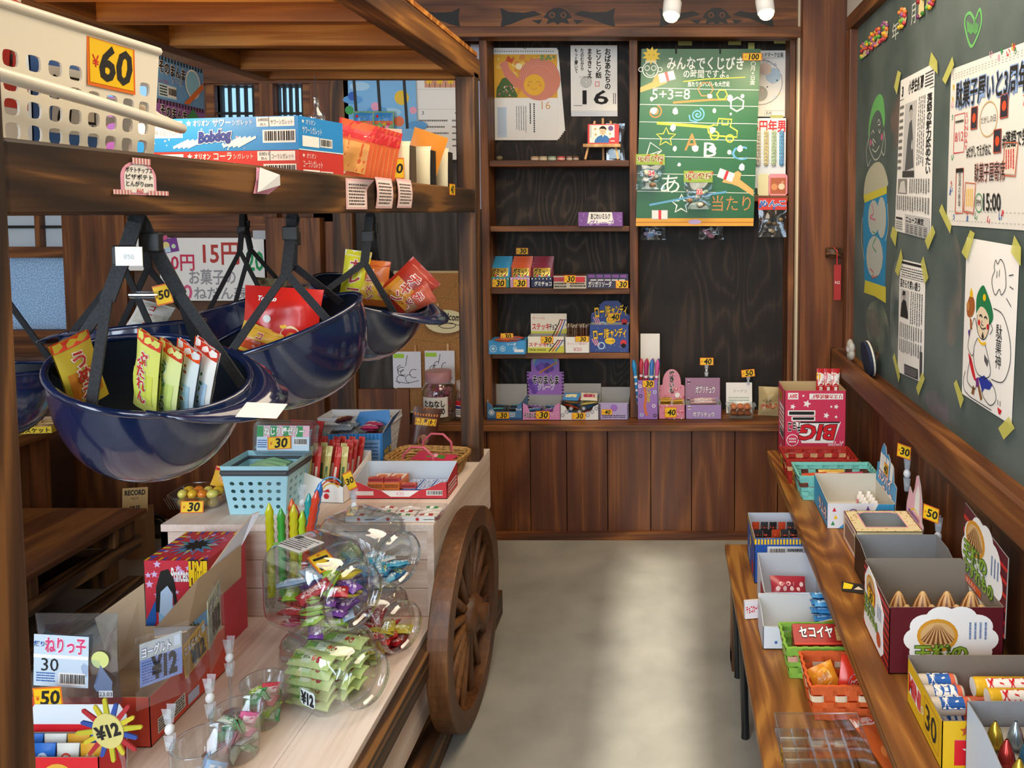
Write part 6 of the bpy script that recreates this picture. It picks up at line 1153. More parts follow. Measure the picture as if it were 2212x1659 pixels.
# red caramel carton
p = step_at(758, 1078); q_ = step_at(962, 1078); c = V(((p.x+q_.x)/2+.005, p.y+.058, ST)); w_, d_, h_ = q_.x-p.x, .112, .05; t = T('caramel_carton', 'open red carton with a curved cut front holding little caramel boxes on the cart step', 'box', c, 0); REDC = col('c8303a', .45); m = MB()
f = tray(m, w_, d_, h_, REDC, col('c8d0d8', .6), front=[(0, 0), (1, 0), (1, 1), (.93, .95), (.80, .62), (.70, .5), (.30, .5), (.2, .62), (.07, .95), (0, 1)], back=[(0, 0), (1, 0), (1, 1.5), (0, 1.5)], right=[(0, 0), (1, 0), (1, 1.5), (0, 1)], left=[(0, 0), (1, 0), (1, 1), (0, 1.5)]); q = f['front']
m.poly(q, [(.3, .48), (.7, .48), (.6, .12), (.4, .12)], WHITE); m.txt(q, '¥30', .42, .2, .58, .42, PINK, l=2); m.barcode(q, .78, .2, .95, .5); m.rect(q, .03, .2, .22, .45, col('e0d0c8')); m.scribble(f['right'], .1, .2, .9, .8, 3, WHITE); m.build('case', t)
def smallbox(name, label, loc, w_, d_, h_, cc, top, tx, rz=0, group=None, proto={}):
    k = (cc, top, w_)
    if k in proto: return dup(proto[k], loc, rz, label, group)
    m = MB(); f = solid(m, w_, d_, h_, col(cc, .4)); q = f['top']; m.rect(q, .05, .05, .95, .95, col(top, .4)); m.disc(q, .5, .5, .3, col(cc), 2, ry=.25) if tx is None else m.txt(q, tx, .1, .2, .9, .8, col(cc), l=2, bold=.05, fit=True); m.scribble(f['front'], .05, .3, .95, .8, 2, INK, 1)
    proto[k] = one(m, name, label, 'candy box', loc, rz, group); return proto[k]
for k in range(8): smallbox('caramel_box', 'small orange and white caramel box stacked in the red carton', c+V((-.075+.047*(k % 2), .017-.042*((k//2) % 2), .0025+.0205*(k//4)+.0)), .046, .042, .02, 'd8702a', 'e8d8c8', None, 0, 'orange caramel boxes in the red carton')
for k in range(6): smallbox('caramel_box', 'small blue and white caramel box lying in the red carton', c+V((.023+.039*(k % 3), .017-.042*(k//3), .0025)), .038, .042, .022, '2a5ab0', 'd8e0ec', 'ミルク', 0, 'blue caramel boxes in the red carton')
for k in range(3): smallbox('caramel_box', 'small red caramel box at the front of the red carton', c+V((-.075+.047*k, -.033, .0435 if k < 2 else .0255)), .044, .018, .012, 'b83a3a', 'd87a5a', None, 0, 'red caramel boxes in the red carton')
# clear flat tray of wrapped candies
p = step_at(738, 1130); q_ = step_at(952, 1130); c = V(((p.x+q_.x)/2-.005, p.y+.052, ST)); w_ = q_.x-p.x; t = T('flat_clear_tray', 'flat clear tray of white and red wrapped candy strips at the cart step edge', 'tray', c); m = MB(); m.lathe([(.001, .001), (w_/2*.96, .001), (w_/2, .016), (w_/2+.004, .017)], CLEAR, 32, e=8, sy=.36); m.build('clear_tray', t)
R = random.Random(5)
for k in range(12):
    m = MB(); a, _ = pouch(m, .06, .024, .010, film('eee4e0', .85), seed=k, nx=6, ny=4, crinkle=.15); m.rect(a, .2, .2, .8, .8, [col('b03a3a'), col('e8e0d8'), col('3a8a4a')][k % 3], 1, 4, 2); m.rect(a, .4, .2, .6, .8, WHITE, 2); m.v = [(x, y, z-.012) for x, y, z in m.v]
    one(m, 'wrapped_candy', ['red', 'white', 'green'][k % 3] + ' striped wrapped candy in the flat clear tray', 'candy', c+V((-.09+.062*(k % 4)-.004, -.026+.026*(k//4), .009)), rot=(-PI/2, 0, R.uniform(-.1, .1)), group=['red', 'white', 'green'][k % 3] + ' candies in the flat clear tray')
m = MB(); q = Fr((-w_/2*.9, -.0475, .001), (1, 0, 0), (0, -.1, 1), w_*.9, .016); m.panel(q, SQ, .0008, WHITE)
for i in range(3): m.star(q, .15+.33*i, .5, .03, RED, 1, n=8); m.scribble(q, .22+.33*i, .3, .34+.33*i, .6, 1, INK, 1)
m.build('label_strip', t)
# ================================================================ goods on the lower tray of the cart
TR = TZ+.0012
PRC = lambda t, fr, s, name='price_card', red=True: price(fr, 0, 0, 1, 1, s, 0, None, red=red).build(name, t)
# tall lottery box with burst hole
c = V((-1.168, 1.885, TR)); w_, d_, h_ = .15, .165, .253; t = T('lottery_box', 'tall red and blue lottery box with a starburst hole in its striped top', 'box', c); m = MB(); f = solid(m, w_, d_, h_, col('c83040', .4)); q, u = f['front'], f['top']
R = random.Random(1)
for i in range(26): m.star(q, R.uniform(.03, .97), R.uniform(.3, .97), R.uniform(.04, .07), col('d8b8e0'), 1)
m.poly(q, [(0, .42), (.16, .62), (.16, .42), (.08, .3), (0, .3)], BLUE, 2); m.poly(q, [(.2, 0), (.2, .5), (1, .72), (1, 0)], col('8ac0e0'), 1); m.txt(q, 'Princess', .42, .80, .72, .93, WHITE, bold=.03, shear=.2, fit=True, l=3); m.txt(q, 'HiME', .72, .78, .99, .97, YEL, bold=.1, fit=True, out=INK, l=3); m.star(q, .37, .87, .07, YEL, 3)
m.poly(q, [(.16, .50), (.18, .75), (.26, .9), (.38, .92), (.47, .82), (.50, .6), (.54, .46), (.48, .44), (.44, .7), (.3, .72), (.26, .5)], INK, 3); m.poly(q, [(.22, .5), (.25, .7), (.36, .76), (.44, .68), (.43, .52), (.34, .44)], col('b8d0ea'), 4); m.poly(q, [(.24, .28), (.3, .44), (.42, .46), (.52, .38), (.5, .26)], col('5a5ab0'), 3)
m.txt(q, 'あたりもう1つオマケ!', .08, .22, .85, .36, YEL, bold=.1, out=INK, fit=True, rot=.22, l=5)
for i in range(14): m.rect(u, i/14, .0, (i+.5)/14, .1, [YEL, col('3a50b0'), RED][i % 3], 1); m.rect(u, i/14, .9, (i+.5)/14, 1, [YEL, col('3a50b0'), RED][i % 3], 1)
for i in range(8): m.rect(u, 0, .1+.1*i, .12, .15+.1*i, col(['3a50b0', 'd8d040'][i % 2]), 1)
for i in range(18): m.star(u, R.uniform(.12, .95), R.uniform(.12, .9), .05, col(['e87aa0', 'd8b8e0'][i % 2]), 1)
m.star(u, .5, .5, .40, col('6a9ac8'), 2, n=16, inner=.55)
for i in range(16):
    a = 2*PI*i/16; cc = [YEL, RED, col('3a6ac0'), col('3a9a5a')][i % 4]; k = w_/d_; P = lambda r, b: (.5+r*math.cos(b), .5+r*k*math.sin(b)); m.poly(u, [P(.2, a-.1), P(.36, a), P(.2, a+.1)], cc, 3)
m.star(u, .5, .5, .23, BLACK, 4, n=11, inner=.6); m.build('case', t, bevel=.001)
# long red jelly carton with cardboard flaps and label cards in clear sleeves
c = V((-1.165, 1.645, TR)); w_, d_, h_ = .245, .27, .105; t = T('jelly_carton', 'long red carton with brown cardboard flaps and jelly label cards on the cart tray', 'carton', c); m = MB(); RC = col('cf4630', .5); f = tray(m, w_, d_, h_, RC, CARD); r = f['right']; m.rect(r, .08, .12, .42, .42, col('d8cfc4')); m.scribble(r, .09, .14, .41, .4, 5, INK, 2); m.rect(r, .45, .08, .6, .3, col('b8c0d8')); m.build('case', t)
L0 = lambda px, py, Y: atY(px, py, Y)-c
def flap(pts, name='flap', mo=CARD, mi=None, th=.003):
    P = [L0(*q) for q in pts]; n = (P[1]-P[0]).cross(P[2]-P[0]).normalized(); m = MB(); k = len(P); Q = [p-n*th for p in P]; m.add(P, [tuple(range(k))], mo); m.add(Q, [tuple(range(k))[::-1]], mi or mo); m.add(P+Q, [(i, k+i, k+(i+1) % k, (i+1) % k) for i in range(k)], CARD); return m.build(name, t)
flap([(205, 1336, 1.62), (245, 1462, 1.62), (316, 1395, 1.66), (311, 1260, 1.66)], mo=CARD)
flap([(334, 1357, 1.66), (405, 1354, 1.68), (521, 1246, 1.775), (521, 1176, 1.775), (428, 1250, 1.70)], mo=col('94775a', .85))
flap([(440, 1252, 1.712), (521, 1180, 1.785), (562, 1106, 1.80), (545, 1112, 1.795), (500, 1168, 1.76)], 'paper_edge', col('c8c4c8'), BLACK)
def lcard(bl, br, tl, base, low, s, s2, seed):
    fr = fpx(bl, br, tl); fr.O -= c; m = MB(); m.panel(fr, SQ, .001, base); m.rect(fr, .0, 0, 1, .62, low, 1); m.scribble(fr, .05, .05, .95, .58, 8, col('3a4a7a'), 2, thick=.3, seed=seed); m.txt(fr, s, .06, .66, .74, .9, WHITE, l=2, bold=.08, out=col('3a3a6a'), fit=True); m.txt(fr, s2, .30, .12, .86, .60, INK, l=4, bold=.05, fit=True); m.rect(fr, .82, .7, .97, .95, col('c8d0d8'), 2); o = m.build('label_card', t)
    m = MB(); g = Fr(fr.pt(-.1, -.5, 6), fr.U, fr.V, fr.w*1.3, fr.h*1.7); m.rect(g, 0, 0, 1, 1, clear('sleeve', 'f6faff', .05, .2), 0); m.build('clear_sleeve', t)
lcard((303, 1486, 1.46), (394, 1453, 1.49), (301, 1393, 1.46), col('b8bcb8', .5), col('7a8ab8', .5), 'ヨーグルト', '¥12', 1)
lcard((402, 1466, 1.50), (450, 1402, 1.60), (392, 1400, 1.50), col('d8a83a', .5), col('d0a02a', .5), 'こんにゃく', '¥12', 2)
lcard((452, 1404, 1.61), (478, 1350, 1.72), (448, 1300, 1.61), col('c8cfae', .5), col('b8c0a0', .5), 'ゼリー', '¥12', 3)
flap([(334, 1375, 1.58), (404, 1362, 1.60), (424, 1352, 1.66), (332, 1356, 1.66)], 'white_flap', col('c4ccdc', .6))
# front red box with white rounded header
c = V((-1.135, 1.40, TR)); t = T('red_gummy_box', 'red gummy box with white rounded header at the near corner of the cart tray', 'box', c); m = MB(); w_, d_, h_ = .19, .07, .085; f = tray(m, w_, d_, h_, RED, GREYCARD); q = f['front']; m.disc(q, .6, .5, .16, col('d8a83a'), 1); m.disc(q, .8, .42, .15, col('2a5ab0'), 2); m.build('case', t); m = MB(); g = Fr((-w_/2, d_/2, 0), (1, 0, 0), (0, .05, 1), w_, .135); m.panel(g, [(0, 0), (1, 0), (1, .85), (.93, 1), (.07, 1), (0, .85)], .0015, col('dfe8f0', .6)); m.rect(g, 0, 0, 1, .72, RED, 1); m.build('header_card', t)
for k in range(8):
    m = MB(); a, _ = pouch(m, .042, .05, .012, col(['d8a030', '2a6ac0', 'd8d8d0'][k % 3], .3), seed=k, nx=5, ny=5); m.disc(a, .5, .5, .25, col(['e8d090', 'c8d8f0', 'd04a3a'][k % 3]), 1); one(m, 'gummy_packet', ['gold', 'blue', 'white'][k % 3] + ' small gummy packet in the red box with white header', 'packet', c+V((-.066+.044*(k % 4), -.015+.026*(k//4), .045)), rot=(-.1, 0, 0), group=['gold', 'blue', 'white'][k % 3] + ' gummy packets in the red box with white header')
# clear bag with label held by a clip, 50 card, burst sign
c = atY(150, 1545, 1.47); t = T('candy_kit_bag', 'clear candy kit bag with pink-lettered blue label and barcode in a swivel clip', 'candy kit', (c.x, 1.50, TR)); zb = c.z-TR; m = MB(); m.M = Matrix.Translation((0, 0, zb)) @ Matrix.Rotation(-.0, 4, 'Y'); a, b = pouch(m, .165, .185, .022, clear('bagfilm', 'eef6ff', .10, .45), seed=8, crinkle=.25, crimp=.06); m.build('bag', t)
m = MB(); q = Fr((-.082, -.013, zb+.045), (1, 0, -.06), (.06, 0, 1), .108, .105); m.panel(q, SQ, .0006, col('c8dcec', .5)); m.txt(q, 'ねりっ子', .22, .66, .95, .95, col('d8407a'), bold=.1, out=WHITE, fit=True); m.rect(q, 0, .55, 1, .62, WHITE, 1); m.txt(q, '30', .1, .3, .5, .55, INK, l=2); m.scribble(q, .05, .08, .4, .28, 4, BLUE); m.barcode(q, .46, .04, .95, .28); m.txt(q, '練り', .01, .7, .2, .95, BLUE, bold=.08, out=WHITE); m.build('label', t)
m = MB(); q = Fr((.025, -.010, zb+.02), (1, 0, 0), (0, 0, 1), .05, .10); m.disc(q, .5, .75, .35, col('d8e08a'), 0); m.poly(q, [(.2, .2), (.5, .65), (.95, .3), (.9, .1), (.3, .1)], col('6a7a9a'), 0); m.rect(q, .4, -.02, .95, .12, col('d8dce0'), 1); m.txt(q, '23.03', .42, 0, .93, .1, INK, l=2); m.build('kit_tray', t)
clip_stand(t, .10, pos=(-.03, -.026, zb-.10))
m = MB(); m.tube([(-.03, -.026, zb-.1), (-.03, -.026, .002)], .004, CLEAR, 8); m.lathe([(.001, 0), (.022, 0), (.022, .003), (.001, .003)], CLEAR, 16, c=(-.03, -.026, 0)); m.build('stand', t)
t = T('price_clip', 'clear clip stand with an orange-edged 50 card before the candy kit bag', 'price tag', (atY(98, 1510, 1.44).x, 1.445, TR)); z_ = atY(98, 1535, 1.44).z-TR; PRC(t, Fr((-.026, 0, z_), (1, 0, .06), (-.06, 0, 1), .056, .042), '50'); m = MB(); m.tube([(0, .004, z_+.002), (0, .004, 0)], .004, CLEAR, 8); m.lathe([(.001, 0), (.02, 0), (.02, .003), (.001, .003)], CLEAR, 16); m.build('stand', t)
p = atY(238, 1575, 1.35); t = T('burst_price_sign', 'multicoloured starburst sign with an oval centre reading 12 yen on a clear clip', 'sign', (p.x, 1.35, TR)); zc = p.z-TR; f = Fr((-.5, -.004, zc-.5), (1, 0, 0), (0, 0, 1), 1, 1); BC = [col(h, .5) for h in ('b8b42a', '2a4a9a', 'a8262e', 'c8bc30')]
for i in range(16):
    a = 2*PI*i/16+.1; rr_ = .058 if i % 2 == 0 else .050; u = V((math.cos(a), math.sin(a))); n = V((-u.y, u.x)); P = [u*.02+n*.005, u*.02-n*.005, u*rr_-n*.0035, u*(rr_+.003), u*rr_+n*.0035]; m = MB(); m.panel(f, [(.5+x, .5+y) for x, y in P][::-1], .003, BC[(i*3) % 4]); m.build('burst_ray', t)
m = MB(); g = Fr((-.5, -.006, zc-.5), (1, 0, .25), (-.25, 0, 1), 1, 1); g = Fr((0, -.006, zc), (1, 0, .3), (-.3, 0, 1), .05, .05); m.panel(g, [(.55*math.cos(2*PI*i/24), .66*math.sin(2*PI*i/24)) for i in range(24)], .002, col('d0c87a', .5)); m.txt(g, '¥12', -.42, -.22, .42, .24, INK, bold=.05, fit=True); m.build('oval_card', t)
m = MB(); m.tube([(.012, .0, zc-.02), (.018, .006, .08), (.018, .006, .0)], .004, CLEAR, 8); m.lathe([(.001, 0), (.02, 0), (.02, .003), (.001, .003)], CLEAR, 16, c=(.018, .006, 0)); m.build('stand', t)
# clear cups of candies with swivel clips
def cup(px, py, r, h_, label, cols, n, seed, group):
    z = TR+h_; p = atZ(px, py, z); c = V((p.x, p.y, TR)); t = T('clear_cup', label, 'cup', c); m = MB(); m.lathe([(.001, .002), (r*.78, .002), (r*.97, h_-.012), (r, h_-.01), (r, h_-.006), (r*1.05, h_-.004), (r*1.05, h_), (r*.98, h_)], CLEAR, 36); m.build('cup_body', t)
    R = random.Random(seed); pr = {}
    for k in range(n):
        cc = cols[k % len(cols)]; a = 2.4*k; lay = k//5; q = V((r*.38*math.cos(a), r*.38*math.sin(a), .018+lay*.017)); rot = (R.uniform(-.5, .5)-PI/2*(k % 2), R.uniform(-.5, .5), a)
        if cc in pr: dup(pr[cc], c+q, rot=rot); continue
        m = MB(); a_, _ = pouch(m, .038, .024, .013, col(cc[0], .25), seed=k, nx=6, ny=5, crinkle=.15); m.rect(a_, .2, .25, .8, .75, col(cc[1], .3), 1, 3, 2); m.v = [(x, y, z_-.012) for x, y, z_ in m.v]; pr[cc] = one(m, 'wrapped_candy', f'{cc[2]} wrapped candy in the {group}', 'candy', c+q, rot=rot, group=f'{cc[2]} candies in the {group}')
    return c, t
CC = [('5aa86a', 'd8e8d0', 'green'), ('d86a9a', 'f0d8e0', 'pink'), ('6aaee0', 'dce8f4', 'sky blue')]
cupA = cup(437, 1598, .050, .095, 'clear cup of blue candies at the open end of the cart tray', [CC[2], ('d8e4ea', '8ab0d0', 'white')], 9, 1, 'cup nearest the tray end')
cupB = cup(512, 1532, .047, .095, 'clear cup of green and pink candies, middle of the three cups', [CC[0], CC[1], ('d8e4d8', '6aa88a', 'white')], 19, 2, 'middle clear cup')
cupC = cup(566, 1468, .041, .095, 'clear cup of green and red candies against the stacked jars', [CC[0], ('c83a4a', 'e8c8c8', 'red'), ('a8c84a', 'e8f0c8', 'lime')], 19, 3, 'clear cup beside the jars')
for k, (px, py, cu, lab) in enumerate(((368, 1575, cupA, 'clear swivel clip fixed to the rim of the blue candy cup'), (455, 1505, cupB, 'clear swivel clip fixed to the rim of the middle candy cup'), (497, 1415, cupC, 'clear swivel clip rising behind the cups near the label cards'))):
    q = atY(px, py+45, cu[0].y+(.0 if k < 2 else .03)); t = T('swivel_clip', lab, 'clip', (q.x, q.y, TR)); zz = q.z-TR; clip_stand(t, .085, pos=(0, 0, zz)); m = MB(); m.tube([(0, 0, zz+.01), (0, 0, 0)], .0035, CLEAR, 8); m.lathe([(.001, 0), (.018, 0), (.018, .003), (.001, .003)], CLEAR, 16); m.build('stand', t)
# jars lying on their sides
def jar(label, c, rz, s=1.0, L=.16, H=.165, W=.15):
    t = T('clear_candy_jar', label, 'jar', c, rz); m = MB(); n = 40; prof = [(0.02, 0, 5), (.85, .0, 5), (.96, .006, 5), (1, .02, 5), (1, L*.72, 5), (.97, L*.80, 4.5), (.86, L*.90, 3.2), (.74, L*.97, 2.2), (.70, L, 2), (.70, L+.012, 2), (.76, L+.014, 2), (.76, L+.024, 2), (.70, L+.026, 2), (.70, L+.034, 2), (.67, L+.034, 2)]; vs_ = []
    for r, x, e in prof:
        for k in range(n):
            a = 2*PI*k/n; ca, sa = math.cos(a), math.sin(a); q = (abs(ca)**e+abs(sa)**e)**(-1/e); yy = W/2 if e > 4 else W/2*(e-2)/3+H/2*(1-(e-2)/3); vs_.append((x-L/2, r*ca*q*yy, H/2+r*sa*q*H/2))
    m.add(vs_, [(i*n+k, i*n+(k+1) % n, (i+1)*n+(k+1) % n, (i+1)*n+k) for i in range(len(prof)-1) for k in range(n)], clear('jar_plastic', 'f4f9fc', .07, .7, .07), True); m.build('jar_body', t); return t
def fill(c, rz, cols, n, where, w_=.055, h_=.022, th=.014, L=.13, W=.12, z0=.012, seed=0, slope=.3, cell=(.036, .026)):
    R = random.Random(seed); pr = {}; nx, ny = int(L/cell[0]), int(W/cell[1])
    for k in range(n):
        lay, q = divmod(k, nx*ny); i, j = q % nx, q//nx; cc = cols[R.randrange(len(cols))] if k >= len(cols) else cols[k]; p = Matrix.Rotation(rz, 4, 'Z') @ V((((i+.5)/nx-.5)*L+R.uniform(-.004, .004), ((j+.5)/ny-.5)*W+R.uniform(-.003, .003), z0+lay*th*1.25+.003*R.random())); rot = (-PI/2+R.uniform(-slope, slope), R.uniform(-slope, slope), rz+R.uniform(-1.4, 1.4))
        if cc in pr: dup(pr[cc], c+p, rot=rot); continue
        m = MB(); a_, _ = pouch(m, w_, h_, th, col(cc[0], .22), seed=k, nx=8, ny=5, crinkle=.15, crimp=.1); m.rect(a_, .22, .15, .78, .85, col(cc[1], .3), 1, 4, 3)
        for s in (-1, 1): m.disc(a_, .5+s*.36, .5, .06, col(cc[1], .3), 1, n=8)
        m.txt(a_, cc[3], .28, .3, .72, .7, col(cc[0]), l=2, bold=.05, fit=True); m.v = [(x, y, z_-h_/2) for x, y, z_ in m.v]; pr[cc] = one(m, 'wrapped_candy', f'{cc[2]} wrapped candy in the {where}', 'candy', c+p, rot=rot, group=f'{cc[2]} candies in the {where}')
RZJ = -.52
p = atZ(668, 1560, TR); j1 = V((-.742, 1.665, TR)); t = jar('clear jar lying on its side full of green packets with a 12 tag', j1, RZJ, L=.175, H=.158, W=.15)
g = Fr(Matrix.Rotation(0, 4, 'Z') @ V((.0, -.077, .035)), (1, 0, 0), (0, 0, 1), .046, .034); m = MB(); m.panel(g, [(.1, 0), (.9, 0), (1, .15), (1, .85), (.9, 1), (.1, 1), (0, .85), (0, .15)], .001, col('dbe6ea', .5)); m.txt(g, '¥12', .08, .15, .92, .85, INK, bold=.06, fit=True); m.build('price_tag', t)
R = random.Random(3)
for k in range(15):
    m = MB(); lay, j = divmod(k, 3); a_, _ = pouch(m, .112, .036, .019, col('c9d88a', .3), seed=k, nx=9, ny=5, crinkle=.12, crimp=.09); m.rect(a_, .05, .1, .3, .9, col('7aa84a', .3), 1, 4, 3); m.rect(a_, .3, .2, .55, .8, col('e0e8c0', .3), 1, 4, 3); m.disc(a_, .6, .5, .05, col('d8502a'), 1); m.disc(a_, .72, .45, .06, col('b02a30'), 1); m.txt(a_, 'まけん', .34, .3, .52, .7, col('4a5a2a'), l=2, bold=.04); m.v = [(x, y, z_-.019) for x, y, z_ in m.v]
    q = Matrix.Rotation(RZJ, 4, 'Z') @ V((-.012+R.uniform(-.006, .006), -.042+.042*j, .021+.0225*lay)); one(m, 'green_snack_packet', 'pale green snack packet lying in the lower clear jar', 'snack packet', j1+q, rot=(-PI/2+(.5 if j == 0 else .3), R.uniform(-.05, .05), RZJ+.25+R.uniform(-.06, .06)), group='pale green snack packets in the lower clear jar')
j2 = V((-.775, 1.69, TR+.160)); t = jar('big clear jar of pink and purple candies stacked on the jar of green packets', j2, RZJ, L=.185, H=.185, W=.165)
m = MB(); g = Fr((-.075, -.055, .1865), (1, 0, 0), (0, 1, 0), .085, .062); m.panel(g, SQ, .0008, col('e4e4e4', .6)); m.scribble(g, .05, .1, .95, .9, 7, INK, 1, thick=.4, seed=2); m.barcode(g, .05, .6, .3, .95, 2); m.rect(g, -.06, -.05, .12, .1, col('8ad06a'), 3); m.build('paper_label', t)
m = MB(); price(Fr((.030, -.052, .1785), (.85, 0, -.5), (.1, 1, .1), .050, .045), 0, 0, 1, 1, '12', 0, m); m.build('price_tag', t)
fill(j2, RZJ, [('c8407a', 'f0d0dc', 'pink', 'もち'), ('7a4aa0', 'e0d0f0', 'purple', 'ぶどう'), ('b8283a', 'f0c8c0', 'red', 'いちご'), ('9ac83a', 'eaf4c8', 'lime', 'メロン'), ('e0c82a', 'f8f0b0', 'yellow', 'レモン'), ('a8c0dc', 'eef2f8', 'pale blue', 'ソーダ')], 30, 'upper clear jar at the front', w_=.072, h_=.03, L=.142, W=.128, th=.018, seed=4, slope=.45, cell=(.05, .033))
j3 = V((-.735, 1.875, TR)); jar('clear jar of red candies at the bottom, behind the green packet jar', j3, RZJ, L=.17, H=.158, W=.14); fill(j3, RZJ, [('a81a26', 'e8b8b0', 'deep red', 'コーラ'), ('c82a30', 'f0d0c8', 'bright red', 'りんご'), ('c8b43a', 'e8e0a8', 'mustard', 'きなこ')], 34, 'lower clear jar at the back', w_=.066, h_=.03, L=.15, W=.12, th=.018, seed=6, cell=(.048, .03))
j4 = V((-.745, 1.885, TR+.160)); jar('clear jar of blue and white candies stacked behind the pink candy jar', j4, RZJ, L=.18, H=.17, W=.15); fill(j4, RZJ, [('4ab0d8', 'e8f4fa', 'aqua', 'ラムネ'), ('e8eef2', '6ab0d8', 'white', 'ミルク'), ('3a80b8', 'd8e8a0', 'blue', 'サイダー')], 30, 'upper clear jar at the back', w_=.066, h_=.03, L=.15, W=.13, th=.018, seed=7, cell=(.048, .032))
# tall jar of twisted jelly sticks
p = atZ(632, 1200, .58); jc = V((-.905, 1.93, TR)); t = T('clear_tall_jar', 'tall round clear jar holding twisted jelly sticks before the cart step', 'jar', jc); m = MB(); m.lathe([(.001, .002), (.055, .002), (.06, .01), (.06, .16), (.052, .18), (.052, .195), (.056, .197), (.056, .205), (.052, .207), (.052, .22)], CLEAR, 32); m.build('jar_body', t)
R = random.Random(8)
for k, (px, top, hh, nm, tl) in enumerate(((592, 1075, 'd8d820', 'yellow', 0), (612, 1090, '4ab84a', 'green', 0), (622, 1080, 'e86a2a', 'orange', .0), (644, 1078, 'd8d028', 'yellow', .02), (658, 1095, 'b8d830', 'lime', .04), (668, 1062, '2aa8a8', 'teal', .08), (640, 1085, 'e8502a', 'orange red', .0), (690, 1052, 'e0482a', 'tilted red', .2), (693, 1038, '2a80d0', 'tilted blue', .22))):
    zt = atY(px, top, 1.93).z-TR-.004; L_ = .24; m = MB(); nn = 30
    vs_ = []
    for i in range(nn+1):
        z = L_*i/nn; r = .0095*(1 if i < nn-3 else (1, .85, .55, .15)[i-nn+3]); 
        for q in range(10): a = 2*PI*q/10; rr_ = r*(1+.13*math.sin(2*a-z*260)); vs_.append((rr_*math.cos(a), rr_*math.sin(a), z))
    m.add(vs_, [(i*10+q, i*10+(q+1) % 10, (i+1)*10+(q+1) % 10, (i+1)*10+q) for i in range(nn) for q in range(10)], jelly(hh), True)
    xx = atY(px, top, 1.93).x-L_*math.sin(tl); one(m, 'twisted_jelly', nm + (' second' if k == 3 else '') + ' twisted jelly stick standing in the tall clear jar', 'jelly stick', V((xx, 1.905+.012*(k % 3)+(.02 if k in (2, 6) else 0), TR+zt-L_*math.cos(tl))), rot=(0, tl, 0), group=None)
# ================================================================ chalk drawings and papers on the blackboard
bb = bpy.data.objects['blackboard']; BOFF = V((BX, 1.75, .9))
CF = Fr(V((BX, 3.05, .9))-BOFF, (0, -1, 0), (0, 0, 1), 1, 1)
def chalkpx(m, pts, wd, mt, l=2, closed=False): m.stroke(CF, [bpx(*p) for p in pts], wd, mt, l, closed)
def cpoly(m, pts, mt, l=1): m.poly(CF, [bpx(*p) for p in pts], mt, l)
def curve(pts, n=6):
    """a smooth line through pixel points"""
    out = []
    for i in range(len(pts)-1):
        p0, p1, p2, p3 = (pts[max(i-1, 0)], pts[i], pts[i+1], pts[min(i+2, len(pts)-1)])
        for k in range(n):
            t = k/n; out.append(tuple(.5*(2*p1[j]+(p2[j]-p0[j])*t+(2*p0[j]-5*p1[j]+4*p2[j]-p3[j])*t*t+(3*p1[j]-p0[j]-3*p2[j]+p3[j])*t**3) for j in (0, 1)))
    return out+[pts[-1]]
WC, GC, YC, BC_, PC = CH('c9cfc4'), CH('6fb46a'), CH('cfc44a'), CH('3a8ab8'), CH('c96a8a')
m = MB(); hp = curve([(2107, 45), (2096, 28), (2086, 38), (2086, 62), (2098, 100), (2112, 78), (2121, 45), (2117, 20), (2107, 45)]); chalkpx(m, hp, .008, GC)
for k in range(9): chalkpx(m, [(2090+3*k, 45+2*k % 9), (2092+2.4*k, 70+1.5*(k % 4))], .005, GC)
m.build('chalk_heart', bb)
m = MB()
for s, a, b in (('年', (1927, 92), (1942, 42)), ('月', (1968, 56), (1979, 4))): p, q = bpx(*a), bpx(*b); m.txt(CF, s, p[0], p[1], q[0], q[1], WC, fit=True)
m.build('chalk_lettering', bb)
m = MB(); cpoly(m, curve([(1876, 290), (1878, 262), (1886, 225), (1898, 204), (1908, 212), (1912, 255), (1909, 275), (1904, 248), (1896, 238), (1886, 252), (1880, 275), (1878, 300), (1876, 290)], 3), GC)
for pts, wd in (([(1879, 285), (1877, 310), (1882, 330), (1890, 345), (1899, 340), (1906, 320), (1910, 285)], .004), ([(1877, 300), (1872, 325), (1875, 358), (1881, 345)], .004), ([(1910, 282), (1913, 310), (1910, 335), (1904, 325)], .004), ([(1883, 290), (1886, 282), (1889, 288)], .004), ([(1896, 265), (1899, 258), (1902, 268), (1897, 270)], .004), ([(1884, 305), (1888, 316), (1886, 300), (1892, 308)], .004), ([(1885, 322), (1892, 328), (1900, 315)], .004), ([(1898, 280), (1901, 288), (1902, 278)], .004)): chalkpx(m, curve(pts, 4), wd, WC)
for x, y in ((1881, 308), (1905, 296)): p = bpx(x, y); m.disc(CF, p[0], p[1], .012, PC, 1)
cpoly(m, curve([(1889, 352), (1878, 365), (1870, 385), (1866, 420), (1872, 432), (1914, 405), (1918, 390), (1910, 362), (1900, 350), (1889, 352)], 3), CH('b9b8a0')); cpoly(m, [(1866, 422), (1868, 438), (1916, 418), (1916, 402)], YC, 2)
cpoly(m, [(1868, 438), (1864, 470), (1866, 560), (1868, 620), (1912, 625), (1914, 560), (1918, 470), (1916, 418)], BC_, 1); cpoly(m, [(1869, 605), (1867, 632), (1890, 640), (1914, 655), (1914, 620)], YC, 2)
for (cx, cy, rx, ry) in ((1888, 470, 12, 38), (1905, 470, 10, 45), (1890, 555, 18, 46), (1900, 470, 6, 30)): cpoly(m, [(cx+rx*math.cos(.45*k), cy+ry*math.sin(.45*k)) for k in range(14)], CH('b4b8b0'), 3)
